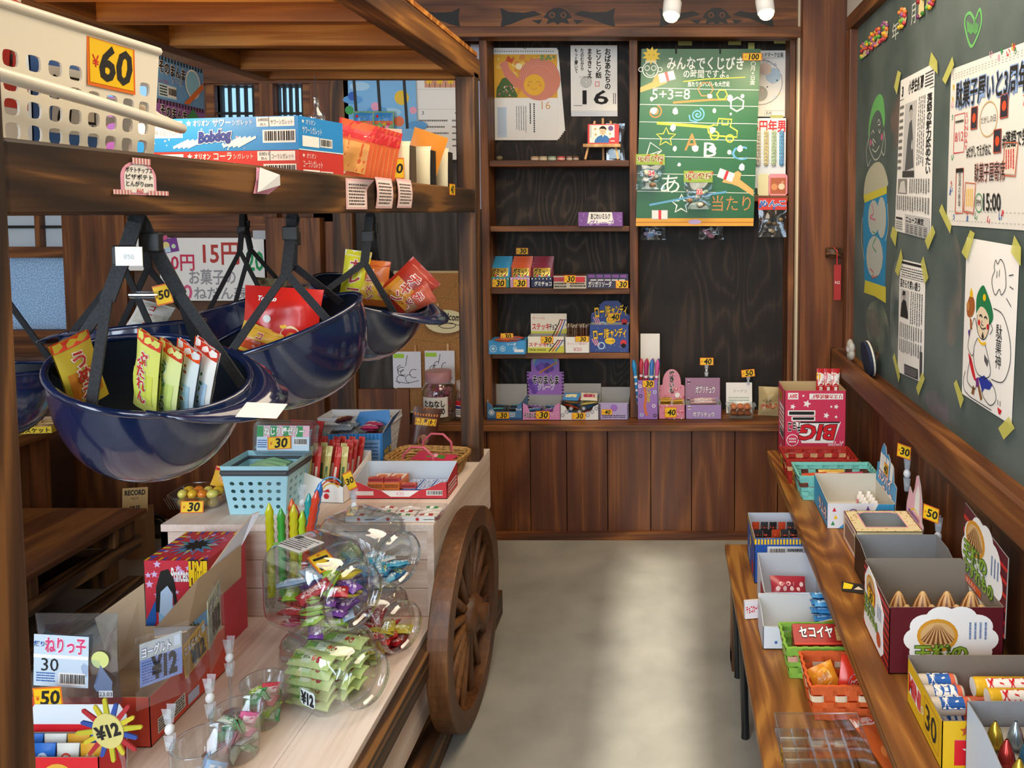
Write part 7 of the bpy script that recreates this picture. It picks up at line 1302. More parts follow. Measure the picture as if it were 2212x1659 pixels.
chalkpx(m, curve([(1884, 440), (1888, 460), (1880, 470), (1892, 475)], 4), .006, PC, 4); chalkpx(m, curve([(1886, 500), (1894, 510), (1886, 530), (1894, 545)], 4), .006, CH('5a9a7a'), 4); chalkpx(m, curve([(1880, 580), (1888, 590), (1884, 600), (1896, 596)], 4), .005, CH('b86a5a'), 4); chalkpx(m, curve([(1864, 470), (1862, 520), (1868, 560)], 4), .004, WC, 4); chalkpx(m, curve([(1918, 440), (1920, 490), (1914, 520)], 4), .004, WC, 4); m.build('chalk_figure', bb)
m = MB()
for a, b, h_, al in (((1872, 640), (1920, 780), 'b8c0a0', .5), ((1868, 660), (1905, 740), 'b09a98', .5), ((1925, 160), (1945, 330), '9a7a6c', .6), ((2040, 500), (2075, 760), '9a8a80', .55), ((1925, 560), (1945, 800), 'c9cfc4', .35), ((2000, 830), (2060, 930), 'b08aa8', .5)):
    m = MB(); p, q = bpx(*a), bpx(*b); cx, cy, rx, ry = (p[0]+q[0])/2, (p[1]+q[1])/2, abs(q[0]-p[0])/2, abs(q[1]-p[1])/2; m.poly(CF, [(cx+rx*math.cos(.3*k), cy+ry*math.sin(.3*k)) for k in range(21)], smear(h_, al), 1); m.build('chalk_smear', bb)
# number cut-outs covered with candy-coloured buttons
for k, (s, a, b) in enumerate((('2', (1863, 128), (1880, 82)), ('0', (1881, 112), (1893, 66)), ('2', (1894, 102), (1906, 54)), ('3', (1908, 92), (1922, 40)), ('3', (1945, 66), (1962, 10)), ('1', (1987, 40), (2000, -8)), ('6', (2004, 26), (2024, -30)))):
    p, q = bpx(*a), bpx(*b); vs_, fs, x0, x1, y0, y1 = glyphs(s, .07); w_, h_ = q[0]-p[0], q[1]-p[1]; t = T('number_cutout', ('first', 'second', 'third', 'fourth', 'fifth', 'sixth', 'seventh')[k] + f' in the row of candy-studded number cutouts on the blackboard, a {s}', 'decoration', (BX-.001, 3.05-p[0], .9+p[1])); m = MB(); f = Fr((0, 0, 0), (0, -1, 0), (0, 0, 1), w_, h_)
    P = [((x-x0)/(x1-x0), (y-y0)/(y1-y0)) for x, y in vs_]; m.add([f.pt(x, y, 9) for x, y in P], fs, col('d8c890', .6)); m.build('cutout', t); m = MB(); R = random.Random(k)
    for i in range(14): x, y = P[(i*5+3) % len(P)]; x, y = .5+(x-.5)*.82, .5+(y-.5)*.86; c = f.pt(x, y, 14); m.ball(c, .007, col(['b8303a', 'd8a82a', '5a9a3a', '8a4a7a', 'd8702a'][(i+k) % 5], .3), 8, 5)
    m.build('candy_button', t)
def sheet(name, label, cat, TL, TR, BL, BR, base=PAPER, bulge=.004):
    q = [bpx(*p) for p in (BL, BR, TR, TL)]; o = q[0]; loc = V((BX-.0012, 3.05-o[0], .9+o[1])); q = [(x-o[0], y-o[1]) for x, y in q]; t = T(name, label, cat, loc)
    def fn(x, y, e):
        a = [q[0][i]*(1-x)*(1-y)+q[1][i]*x*(1-y)+q[2][i]*x*y+q[3][i]*(1-x)*y for i in (0, 1)]
        return V((-e-bulge*math.sin(PI*x)*math.sin(PI*y)-.0005, -a[0], a[1]))
    f = Fr((0, 0, 0), (0, -1, 0), (0, 0, 1), math.hypot(q[1][0], q[1][1]), math.hypot(q[3][0], q[3][1]), fn); m = MB(); m.rect(f, 0, 0, 1, 1, base, 0, 10, 10); return t, m, f, loc
YT = film('d8d66a', .8, .4)
def tapes(t, loc, quads):
    for pts in quads:
        m = MB(); m.add([V((BX-.007, 3.05-bpx(*p)[0], .9+bpx(*p)[1]))-loc for p in pts], [tuple(range(len(pts)))], YT); m.build('tape', t)
GREYINK = col('6a6a6a', .8); LG = col('c4c4c2', .8)
t, m, f, loc = sheet('newspaper_page', 'upper black and white newspaper page taped to the blackboard', 'newspaper', (1947, 174), (2021, 135), (1934, 498), (2012, 519))
m.txt(f, '小学生新聞', .28, .885, .72, .965, INK, bold=.05, fit=True); m.txt(f, '3', .04, .89, .14, .95, INK, bold=.05); m.scribble(f, .76, .88, .98, .97, 5, INK, 1); m.stroke(f, [(.0, .868), (1, .868)], .002, INK, 1)
m.txt(f, '落語の魅力 広めたい'.replace(' ', ''), .84, .38, .96, .84, INK, bold=.03, vert=True, fit=True); m.rect(f, .2, .36, .56, .83, LG, 1); m.poly(f, [(.28, .40), (.33, .6), (.37, .70), (.44, .72), (.49, .62), (.54, .42)], col('55585c'), 2); m.disc(f, .40, .76, .05, col('b8b4ae'), 2, ry=.035); m.poly(f, [(.35, .77), (.37, .81), (.43, .81), (.45, .77), (.4, .785)], INK, 3); m.rect(f, .2, .36, .56, .40, col('3a3a3c'), 2)
m.scribble(f, .60, .42, .80, .84, 4, GREYINK, 1, vert=True, thick=.4); m.scribble(f, .02, .4, .16, .84, 10, GREYINK, 1, thick=.45); m.rect(f, .06, .255, .36, .35, col('8a8884'), 1); m.poly(f, [(.1, .26), (.16, .33), (.28, .34), (.34, .26)], col('d8d6d2'), 2); m.scribble(f, .42, .26, .96, .35, 9, GREYINK, 1, vert=True, thick=.5); m.scribble(f, .03, .145, .97, .24, 14, GREYINK, 1, vert=True, thick=.5)
m.rect(f, .32, .005, .98, .125, LG, 1); m.txt(f, 'ニュース検定', .36, .075, .84, .115, INK, bold=.03, fit=True, l=2)
for i in range(5): m.stroke(f, [(.36+.12*i, .012), (.45+.12*i, .012), (.45+.12*i, .065), (.36+.12*i, .065), (.36+.12*i, .012)], .0015, INK, 2); m.scribble(f, .37+.12*i, .015, .44+.12*i, .06, 4, INK, 2)
m.rect(f, .05, .085, .25, .098, INK, 1); m.scribble(f, .04, .015, .26, .075, 4, GREYINK, 1); m.build('page', t)
tapes(t, loc, [[(1944, 152), (1951, 157), (1942, 205), (1936, 188)], [(2017, 112), (2030, 132), (2031, 160), (2012, 140)], [(1933, 488), (1928, 510), (1939, 533), (1943, 500)], [(2020, 486), (2026, 502), (2010, 540), (2003, 520)]])
t, m, f, loc = sheet('newspaper_page', 'lower narrower newspaper clipping taped to the blackboard under the other page', 'newspaper', (1945, 559), (2001, 572), (1940, 803), (1996, 828))
for y in (.965, .91, .85): m.rect(f, .04, y, .96, y+(.022 if y > .95 else .004), INK, 1)
m.scribble(f, .1, .86, .95, .945, 4, INK, 1, thick=.4); m.txt(f, '芸きらり笑い誘う', .06, .76, .84, .835, INK, bold=.02, fit=True); m.rect(f, .08, .50, .45, .745, LG, 1); m.poly(f, [(.1, .50), (.14, .62), (.22, .66), (.34, .65), (.44, .54), (.44, .50)], col('2a2a2c'), 2); m.disc(f, .25, .69, .07, col('a8a49e'), 2, ry=.035); m.poly(f, [(.17, .69), (.2, .735), (.31, .73), (.3, .70)], INK, 3)
m.scribble(f, .50, .46, .95, .745, 6, GREYINK, 1, vert=True, thick=.45); m.scribble(f, .05, .32, .95, .45, 11, GREYINK, 1, vert=True, thick=.45); m.scribble(f, .05, .19, .95, .31, 11, GREYINK, 1, vert=True, thick=.45, seed=3); m.rect(f, .3, .01, .82, .10, col('3a3a3c'), 1); m.scribble(f, .3, .02, .8, .09, 6, col('9a9a98'), 2); m.rect(f, .88, .03, .96, .26, col('4a4a4c'), 1); m.build('page', t)
tapes(t, loc, [[(1951, 537), (1955, 558), (1945, 598), (1938, 585)], [(2000, 553), (2011, 600), (2002, 615), (1994, 568)], [(1937, 762), (1933, 772), (1946, 826), (1949, 812)], [(1997, 803), (2003, 818), (1989, 855), (1984, 838)]])
t, m, f, loc = sheet('event_poster', 'large handwritten event poster with coloured lettering along its edges on the blackboard', 'poster', (2056, 150), (2420, 15), (2046, 486), (2420, 512), col('e6e3da', .7))
R = random.Random(21)
for k in range(34):
    x = R.random(); y = R.choice([R.uniform(.94, .985), R.uniform(.02, .08)]) if k < 26 else R.uniform(.1, .9); x = x if k < 26 else R.uniform(.008, .03); m.txt(f, 'うまい'[k % 3], x, y, x+.03, y+.035, [RED, BLUE, GRN, YEL, PINK][k % 5], bold=.06, rot=R.uniform(-.6, .6))
for y in (.93, .945, .96, .09, .03): 
    for i in range(40): m.rect(f, .02+.0245*i, y, .032+.0245*i, y+.004, col('b8b6ae'), 0.5)
m.txt(f, '駄菓子屋いと3周年記念イベント', .06, .74, .96, .90, INK, bold=.02, fit=True, out=col('8aa8d8'), ow=.07)
m.stroke(f, [(.05, .46), (.05, .70), (.145, .70), (.145, .46), (.05, .46)], .003, RED, 1); m.txt(f, '8/12', .06, .50, .135, .62, RED, l=1); m.scribble(f, .06, .64, .135, .67, 1, INK); m.txt(f, 'SUNDAY', .15, .47, .175, .7, RED, vert=True, fit=True)
for x, y in ((.2, .59), (.42, .62), (.38, .43)): m.rect(f, x, y, x+.05, y+.13, col('2a2a3a'), 1); m.disc(f, x+.025, y+.065, .015, col('d8502a'), 2); m.stroke(f, [(x, y), (x+.05, y), (x+.05, y+.13), (x, y+.13), (x, y)], .004, col('b8503a'), 2)
m.ring(f, .335, .63, .065, .003, col('c8a86a'), 1, ry=.1); m.txt(f, 'だがしの日', .28, .60, .39, .66, INK); m.txt(f, '#だがしでえがおに', .17, .42, .36, .49, INK, bold=.02, fit=True); m.txt(f, '#落語で笑って', .44, .45, .66, .54, INK, bold=.02, fit=True); m.txt(f, 'だがしや', .55, .66, .75, .74, col('d86a6a')); m.txt(f, 'の女', .58, .58, .7, .65, col('d86a6a'))
m.txt(f, '駄菓子屋寄席', .24, .27, .46, .38, INK, out=col('d8a49a'), ow=.12, fit=True); m.stroke(f, [(.08, .08), (.08, .36), (.145, .36), (.145, .08), (.08, .08)], .005, col('c8684a'), 1); m.txt(f, '雨漏の新幸', .095, .12, .135, .33, INK, vert=True); m.rect(f, .08, .335, .145, .36, INK, 2)
for x, y, cc in ((.2, .17, YEL), (.49, .38, RED)): m.poly(f, [(x-.04, y-.07), (x+.03, y-.08), (x+.045, y+.08), (x-.03, y+.09)], col('f0dcc8'), 1); m.stroke(f, [(x-.045, y-.08), (x+.035, y-.09), (x+.05, y+.09), (x-.035, y+.1), (x-.045, y-.08)], .004, col('c8684a'), 2); m.scribble(f, x-.03, y-.05, x+.03, y+.06, 4, cc, 2, vert=True)
m.ring(f, .275, .145, .028, .003, GRN, 1); m.txt(f, 'PM', .258, .12, .292, .17, INK); m.txt(f, '15:00', .31, .10, .43, .20, INK, bold=.02, fit=True); m.stroke(f, [(.58, .08), (.58, .36), (.645, .36), (.645, .08), (.58, .08)], .005, col('c8684a'), 1); m.build('poster_sheet', t)
tapes(t, loc, [[(2063, 122), (2067, 140), (2048, 182), (2041, 172)], [(2040, 440), (2034, 455), (2058, 505), (2061, 488)]])
t, m, f, loc = sheet('figure_drawing', 'white sheet with a drawing of a laughing man in a green hat', 'drawing', (2090, 513), (2205, 533), (2079, 850), (2187, 919), PAPER, .006)
LN = lambda pts, wd=.0022, cc=INK, n=5: m.stroke(f, curve(pts, n), wd, cc, 3)
LN([(.62, .84), (.58, .79), (.60, .74), (.66, .70), (.72, .74), (.76, .71), (.82, .76), (.80, .84), (.76, .89), (.70, .91), (.66, .88), (.62, .90), (.60, .86), (.62, .84)])
for a, b in (((.86, .83), (.93, .84)), ((.88, .77), (.94, .76)), ((.84, .70), (.92, .66)), ((.66, .84), (.66, .80)), ((.70, .85), (.70, .81))): LN([a, b])
m.poly(f, curve([(.30, .55), (.29, .64), (.34, .70), (.42, .735), (.50, .70), (.60, .63), (.64, .57), (.61, .53), (.55, .52), (.46, .60), (.36, .59), (.30, .55)], 4), col('1f7a4a'), 1); m.disc(f, .46, .665, .03, YEL, 2)
m.poly(f, curve([(.33, .55), (.34, .47), (.40, .42), (.50, .42), (.57, .48), (.57, .55), (.48, .60), (.38, .60), (.33, .55)], 4), col('ecd9b8'), 1.5); LN([(.33, .55), (.34, .47), (.40, .42), (.50, .42), (.57, .48), (.58, .55)])
for x in (.41, .51): LN([(x-.03, .545), (x, .555), (x+.03, .545)], .004)
m.disc(f, .375, .505, .025, RED, 2); m.disc(f, .555, .50, .025, RED, 2); LN([(.40, .49), (.45, .475), (.52, .49)], .003); m.poly(f, [(.46, .46), (.44, .43), (.46, .41), (.49, .43)], INK, 3); LN([(.44, .525), (.43, .50), (.47, .498)]); LN([(.59, .53), (.64, .5), (.60, .46)])
m.poly(f, curve([(.08, .60), (.06, .55), (.10, .51), (.20, .52), (.26, .57), (.24, .63), (.15, .65), (.08, .60)], 4), col('a8602a'), 1); m.disc(f, .10, .575, .04, col('c98a4a'), 2); m.poly(f, [(.15, .51), (.20, .50), (.22, .44), (.17, .44)], col('a8602a'), 1); m.poly(f, [(.13, .66), (.16, .70), (.20, .67), (.21, .64), (.14, .64)], YEL, 2); m.poly(f, [(.12, .42), (.17, .44), (.15, .38)], col('5a2a8a'), 2)
for pts in ([(.20, .45), (.14, .36), (.14, .31), (.24, .28), (.28, .32)], [(.36, .44), (.28, .52), (.22, .47)], [(.36, .41), (.28, .34), (.28, .25), (.36, .19), (.48, .185)], [(.50, .40), (.56, .34), (.62, .26), (.60, .21), (.50, .18)], [(.64, .62), (.80, .60), (.92, .48), (.94, .34), (.84, .22), (.64, .2)], [(.20, .26), (.14, .17), (.14, .1), (.30, .08), (.34, .13)], [(.44, .10), (.50, .06), (.62, .04), (.72, .09), (.70, .15), (.60, .19)], [(.08, .16), (.04, .10), (.06, .04), (.16, .02), (.22, -.0), (.36, -.03), (.50, -.06), (.64, -.05)]): LN([(x, max(y, .015)) for x, y in pts])
m.poly(f, curve([(.14, .285), (.22, .26), (.32, .15), (.28, .14), (.20, .20), (.14, .285)], 3), RED, 2); m.poly(f, [(.38, .165), (.50, .20), (.66, .17), (.60, .13), (.50, .12), (.46, .09)], col('2038a0'), 2); m.poly(f, [(.26, .10), (.22, .04), (.28, .04), (.30, .09)], col('8a5a2a'), 2); m.poly(f, [(.36, .11), (.42, .03), (.46, .05), (.40, .12)], col('8a5a2a'), 2); m.poly(f, [(.32, .15), (.38, .17), (.40, .12), (.34, .10)], col('7a2a7a'), 3); m.poly(f, [(.50, .33), (.58, .30), (.56, .26), (.50, .29)], col('5a5a5c'), 2); LN([(.37, .405), (.45, .385), (.53, .40)], .006, YEL)
m.txt(f, '駄菓神', .70, .28, .80, .54, INK, vert=True, fit=True); LN([(.76, .10), (.76, .07)]); LN([(.80, .10), (.80, .07)]); m.poly(f, [(.75, .055), (.83, .05), (.80, .02), (.77, .02)], RED, 2); m.build('drawing_sheet', t)
tapes(t, loc, [[(2102, 497), (2112, 504), (2095, 562), (2083, 545)], [(2198, 508), (2213, 535), (2212, 575), (2190, 545)], [(2072, 820), (2066, 828), (2081, 882), (2088, 862)], [(2186, 900), (2199, 925), (2175, 950), (2163, 925)]])
# eraser and a clear flower ornament in the chalk tray
p = atX(1880, 800, .70); t = T('board_eraser', 'oval navy blackboard eraser with a pale rim leaning in the chalk tray', 'eraser', (.704, p.y, .884), rot=(0, -.16, 0)); oval = [(.06*math.cos(2*PI*k/24), .06+.06*math.sin(2*PI*k/24)) for k in range(24)]
for nm, x, mt, k in (('felt_pad', -.012, col('20283f', .9), 1.0), ('rim', .0, col('d8d4c4', .7), 1.03), ('back_plate', .006, col('1a1a1e', .6), .97)):
    m = MB(); m.panel(Fr((x, 0, .06-.06*k), (0, -1, 0), (0, 0, 1), k, k), oval, .012 if nm == 'felt_pad' else .006, mt); m.build(nm, t, bevel=.001)
m = MB(); m.tube([(.012, -.03, .05), (.03, -.02, .075), (.03, .02, .075), (.012, .03, .05)], .003, BRN, 8); m.build('strap', t)
p = atX(1840, 770, .695); t = T('flower_ornament', 'pale translucent flower-shaped ornament at the far end of the chalk tray', 'ornament', (.690, p.y, .892)); m = MB(); FL = film('e8e8dc', .45, .2)
for k in range(5): a = 2*PI*k/5; m.ball((0, .022*math.cos(a), .036+.022*math.sin(a)), .02, FL, 12, 8, sx=.6)
m.ball((-.004, 0, .036), .012, film('e8d8d8', .7), 10, 6); m.build('petals', t)
# ================================================================ goods on the high bench
HB = .55
def woven(name, label, c, w_, d_, h_, main, acc, rz=0, rows=5, accrow=(3,), fl=.88, rim=None):
    t = T(name, label, 'basket', c, rz); m = MB(); A = mottled('weave'+main, main, main, 30, .6); A = col(main, .55); B = col(acc, .55); ns, nl = max(4, round(w_/.026)), max(3, round(d_/.026)); W, c4 = basketframes(w_, d_, h_, fl)
    for key, n in (('front', ns), ('back', ns), ('left', nl), ('right', nl)):
        f = W[key]
        for j in range(rows):
            for i in range(n):
                o = .0022 if (i+j) % 2 else -.0016; mt = B if j in accrow and (i+j) % 2 else A; y0, y1 = j/rows*.9, (j+1)/rows*.9-.01; P = []
                for s, bul in ((0, .0), (.2, 1), (.8, 1), (1, .0)): P += [f.pt((i+s)/n, y0, 0)+Vn(f, i/n, y0)*o*bul, f.pt((i+s)/n, y1, 0)+Vn(f, i/n, y1)*o*bul]
                m.add(P, [(2*k, 2*k+2, 2*k+3, 2*k+1) for k in range(3)], mt)
    m.add(c4, [(0, 1, 2, 3)], A); m.build('woven_body', t, solid=.0012)
    m = MB()
    for key, n in (('front', ns), ('back', ns), ('left', nl), ('right', nl)):
        f = W[key]
        for i in range(n*2):
            o = .002 if i % 2 else .0035; P = [f.pt(i/n/2, .88, 0)+Vn(f, 0, 0)*o, f.pt((i+1)/n/2, .88, 0)+Vn(f, 0, 0)*o, f.pt((i+1)/n/2, 1.0, 0)+Vn(f, 0, 0)*o, f.pt(i/n/2, 1.0, 0)+Vn(f, 0, 0)*o]; Q = [p-Vn(f, 0, 0)*.006 for p in P]; m.add(P+Q, [(0, 1, 2, 3), (7, 6, 5, 4), (3, 2, 6, 7), (0, 4, 5, 1)], rim or A)
    m.build('rim', t); return t
def Vn(f, x, y): return (f.pt(.5, .5, 1)-f.pt(.5, .5, 0)).normalized()
# big pink snack carton, printed upside down, with three sticks
c = V((.528, 2.80, HB)); w_, d_, h_ = .217, .155, .262; t = T('snack_carton', 'tall open pink snack carton with upside-down print at the far end of the high bench', 'carton', c); PKC = col('cf3358', .5); m = MB(); f = tray(m, w_, d_, h_, PKC, col('c9ad7e', .8)); q, l_ = f['front'], f['left']
def ut(s, x0, y0, x1, y1, mt, **k): m.txt(q, s, x0, y0, x1, y1, mt, rot=PI, **k)
m.rect(q, .05, .88, .22, .97, WHITE, 1); ut('20Y', .07, .89, .2, .96, RED, bold=.04); m.rect(q, .40, .88, .95, .96, WHITE, 1); ut('リスカ株式会社', .42, .89, .93, .95, RED, bold=.03); R = random.Random(2)
for x, y, r in ((.13, .78, .05), (.36, .82, .07), (.68, .66, .055), (.84, .78, .045), (.84, .64, .03), (.76, .78, .025), (.3, .93, .025), (.5, .08, .03)): m.star(q, x, y, r, WHITE, 1, rot=.3)
m.rect(q, .05, .655, .50, .73, WHITE, 1); m.rect(q, .07, .67, .48, .715, INK, 2); m.rect(q, .11, .585, .5, .645, WHITE, 1); m.rect(q, .13, .6, .48, .635, INK, 2); m.poly(q, [(.18, .57), (.92, .57), (.80, .28), (.28, .28)], WHITE, 1); ut('BIG', .24, .33, .84, .53, RED, l=3, bold=.03, shear=.2, out=INK, ow=.03, fit=True); ut('チョコ', .06, .44, .26, .57, INK, l=3, bold=.08, fit=True, out=WHITE); m.rect(q, .22, .555, .9, .575, INK, 2)
m.disc(q, .13, .32, .10, WHITE, 2); m.disc(q, .13, .32, .088, PKC, 3); m.scribble(q, .07, .28, .19, .36, 2, WHITE, 4); ut('スーパー', .72, .21, .96, .30, PINK, l=3, bold=.1, out=WHITE, fit=True); m.rect(q, .04, .07, .34, .20, WHITE, 1); m.scribble(q, .06, .12, .32, .19, 3, RED, 2); m.rect(q, .06, .02, .2, .10, INK, 2); m.rect(q, .76, .0, .95, .05, WHITE, 1)
m.rect(l_, .2, .45, .9, .75, WHITE, 1); m.barcode(l_, .25, .3, .85, .42); m.scribble(l_, .25, .48, .85, .72, 4, RED, 2); m.star(l_, .5, .12, .15, WHITE, 1); m.build('case', t); m = MB(); price(Fr((-w_/2-.001, d_/2-.03, h_-.055), (0, -1, 0), (0, 0, 1), .06, .036), .0, 0, 1, 1, '50', 0, m, red=False); m.build('price_tag', t)
for k in range(3):
    m = MB(); a, b = pouch(m, .032, .20, .02, col('c42a2e', .25), seed=k, nx=4, ny=8, crimp=.05); m.txt(a, 'BIG', .1, .2, .9, .9, WHITE, bold=.08, vert=True, fit=True); m.rect(a, 0, .8, 1, .93, [YEL, col('e8a0b0'), WHITE][k], 1, 3, 2); one(m, 'chocolate_snack_stick', ('yellow-topped', 'pink-topped', 'white-topped')[k] + ' red snack stick poking out of the tall pink carton', 'snack', c+V((.034+.027*k, .032, .118-.0*k)), rot=(-.06, .05, .1), group=None)
# red and teal woven baskets
t = woven('woven_basket', 'red woven basket with cream weave in front of the pink carton', V((.510, 2.582, HB)), .235, .145, .082, 'b0281e', 'd8b07a'); m = MB(); price(Fr((-.119, .03, .03), (0, -1, 0), (0, 0, 1), .04, .045), 0, 0, 1, 1, '10', 0, m, red=False); m.build('price_tag', t)
t = woven('woven_basket', 'aqua woven basket with brown weave holding pink packets on the high bench', V((.535, 2.43, HB)), .25, .135, .078, '7fd0c4', '6a3a2a'); m = MB(); price(Fr((-.126, .05, .02), (0, -1, 0), (0, 0, 1), .04, .04), 0, 0, 1, 1, '50', 0, m, red=False); m.build('price_tag', t)
for k, (dx, dy, cc, c2, rz) in enumerate(((-.07, -.005, 'd8502a', 'e8a08a', .2), (.02, -.01, 'd86a8a', 'f0c0c8', -.1), (.075, .0, 'c84a6a', 'e8a8b8', .15), (.0, .025, 'd8b04a', 'f0d890', .0))):
    m = MB(); a, _ = pouch(m, .085, .05, .016, col(cc, .3), seed=k, crinkle=.15); m.rect(a, .15, .2, .85, .8, col(c2, .35), 1, 4, 3); m.disc(a, .5, .5, .12, col(cc), 2); one(m, 'fruit_candy_packet', ('orange', 'rose pink', 'deep pink', 'golden')[k] + ' fruit candy packet lying in the aqua woven basket', 'candy packet', V((.535+dx*.8, 2.43+dy, HB+.018)), rot=(-.6, 0, rz))
# bottle ramune carton with header
c = V((.551, 2.255, HB)); w_, d_, h_ = .19, .20, .072; t = T('ramune_carton', 'open blue and white carton of little white bottles with a blue header card', 'box', c); RB_ = col('3a9ad0', .45); m = MB(); f = tray(m, w_, d_, h_, RB_, col('cfcabc', .7), front=[(0, 0), (1, 0), (1, .95), (0, 1)], left=[(0, 0), (1, 0), (1, 1), (0, 1.25)], back=[(0, 0), (1, 0), (1, 1.25), (0, 1.25)]); q = f['front']
m.poly(q, [(0, 0), (.55, 0), (.72, 1), (0, 1)], col('e4e6ec'), 1); m.poly(q, [(.16, 0), (.30, .3), (.24, 0)], RB_, 2); m.ring(q, .38, .4, .09, .003, PUR, 2, ry=.36)
for x, y, cc in ((.1, .75, RED), (.12, .45, YEL), (.08, .2, GRN), (.6, .8, PUR)): m.poly(q, [(x-.03, y-.08), (x+.03, y-.08), (x, y+.1)], cc, 2)
m.poly(q, [(.52, 0), (.58, 0), (.76, 1), (.70, 1)], WHITE, 2); m.scribble(q, .75, .5, .95, .8, 1, RED, 2); m.txt(f['left'], 'ラムネ', .4, .15, .95, .8, WHITE, bold=.08, out=RED, l=2); m.build('tray', t)
m = MB(); g = Fr((w_/2-.001, d_/2, h_*.5), (0, -1, 0), (.06, 0, 1), d_, .13); m.panel(g, [(0, 0), (1, 0), (1, .62), (.86, .66), (.8, .95), (.70, 1.0), (.64, .95), (.60, 1.05), (.50, 1.12), (.42, 1.06), (.36, 1.22), (.24, 1.26), (.16, 1.1), (.1, .75), (0, .7)], .002, RB_, GREYCARD)
for x in (.2, .35, .52, .72): m.poly(g, [(x-.07, .62), (x+.07, .60), (x+.08, 1.0), (x-.06, 1.02)], WHITE, 1)
m.txt(g, 'カンパイ', .12, .40, .75, .62, WHITE, bold=.1, out=RED, l=2, fit=True); m.txt(g, 'ラムネ', .35, .12, .85, .34, WHITE, bold=.08, out=RED, l=2, fit=True); price(g, .36, .62, .58, .88, '40', 3, m, red=False); m.build('header_card', t)
for k in range(12):
    m = MB(); m.lathe([(.001, 0), (.011, 0), (.011, .026), (.006, .032), (.006, .04), (.001, .041)], col('efece6', .3), 12); m.lathe([(.0112, .004), (.0112, .018)], col(['e07a9a', 'd8c86a', '9ac8a0'][k % 3], .4), 12); one(m, 'ramune_bottle', 'tiny white candy bottle standing in the blue and white carton', 'candy bottle', c+V((.052+.026*(k % 2)-.01, .078-.026*(k//2), .002)), group='tiny white candy bottles in the carton')
# pink and yellow dotted carton with rabbit-shaped header
c = V((.573, 2.02, HB)); w_, d_, h_ = .172, .14, .076; t = T('dotted_carton', 'cream dotted pink-edged carton with a cut window in the top and tall pink header', 'box', c); m = MB(); f = boxframes(w_, d_, h_); CRM = col('eadcae', .5)
for k in ('front', 'back', 'left', 'right'): m.panel(f[k], SQ, .0015, CRM, GREYCARD)
m.box(-w_/2, w_/2, -d_/2, d_/2, 0, .0015, GREYCARD); u = f['top']; win_ = [(.18, .2), (.82, .2), (.82, .8), (.72, .9), (.28, .9), (.18, .8)]
for pts in ([(0, 0), (1, 0), (1, .2), (0, .2)], [(0, .2), (.18, .2), (.18, .9), (0, .9)], [(.82, .2), (1, .2), (1, .9), (.82, .9)], [(0, .9), (1, .9), (1, 1), (0, 1)]): m.panel(u, pts, .0015, CRM, GREYCARD)
m.stroke(u, win_, .004, PINK, 2, closed=True); R = random.Random(6)
for x, y in [(R.random(), R.choice([R.uniform(.02, .15), R.uniform(.92, .98)])) for _ in range(26)]+[(R.choice([R.uniform(.02, .14), R.uniform(.86, .98)]), R.random()) for _ in range(30)]: m.disc(u, x, y, .014, col('c89a5a'), 1, n=6)
m.stroke(f['left'], [(.02, .03), (.98, .03), (.98, .97), (.02, .97)], .004, PINK, 1, closed=True); m.rect(f['left'], .12, .15, .88, .7, col('8a6a5a'), 1); m.scribble(f['left'], .15, .75, .85, .9, 1, PUR, 2); m.build('case', t)
m = MB(); g = Fr((w_/2-.001, d_/2+.01, .01), (0, -1, 0), (.05, 0, 1), d_, .145); m.panel(g, [(0, 0), (1, 0), (1, .5), (.9, .55), (.84, .9), (.7, 1.15), (.55, 1.3), (.45, 1.25), (.4, 1.0), (.3, .85), (.12, .95), (.0, .6)], .002, col('e8b4c4', .5), GREYCARD); m.poly(g, [(.45, .6), (.75, .6), (.72, 1.0), (.6, 1.15), (.48, .95)], WHITE, 1); m.ring(g, .5, .35, .3, .004, YEL, 2, a0=0, a1=PI); m.scribble(g, .15, .45, .8, .58, 1, PUR, 2); m.scribble(g, .2, .2, .8, .32, 1, col('b85a8a'), 2); m.build('header_card', t)
# grey-lined black box
c = V((.575, 1.81, HB)); w_, d_, h_ = .205, .19, .088; t = T('black_candy_box', 'open black candy box with plain grey lining on the high bench', 'box', c); m = MB(); BKC = col('1c1a1a', .4); GL = col('8b8d90', .7); f = tray(m, w_, d_, h_, BKC, GL, front=[(0, 0), (1, 0), (1, .62), (0, .62)], left=[(0, 0), (1, 0), (1, .62), (.3, 1), (0, 1)], right=[(0, 0), (1, 0), (1, 1), (.6, 1), (0, .62)]); m.txt(f['front'], '黒糖', .1, .1, .4, .5, YEL, bold=.06); m.build('case', t); m = MB(); q = Fr((-w_/2+.0, -d_/2-.001, .035), (1, 0, 0), (0, .3, .5), .055, .035); m.panel(q, SQ, .0015, BKC); m.poly(q, [(.3, .3), (.9, .5), (.8, .9), (.5, .8)], YEL, 1); m.build('label_card', t)
packs(c, w_, d_, .022, [('2a2620', '8a7a3a', 'd8c86a', 'black and gold'), ('4a4a2a', 'a89a5a', '222222', 'olive')], 8, 'black_candy', '* candy packet lying in the open black candy box', '* candies in the black box', w_=.045, h_=.05, seed=6, tilt=.4)
p = atZ(1843, 1272, HB); m = MB(); q = Fr((-.03, -.012, 0), (1, -.35, 0), (.2, 1, .25), .056, .032); m.panel(q, SQ, .001, BKC); m.poly(q, [(.05, .2), (.4, .3), (.5, .8), (.1, .9)], YEL, 1); m.poly(q, [(.5, .3), (.9, .4), (.7, .7)], col('d8c8b0'), 1); one(m, 'small_candy_card', 'small black and yellow card lying on the high bench edge', 'card', (p.x, p.y, HB+.002))
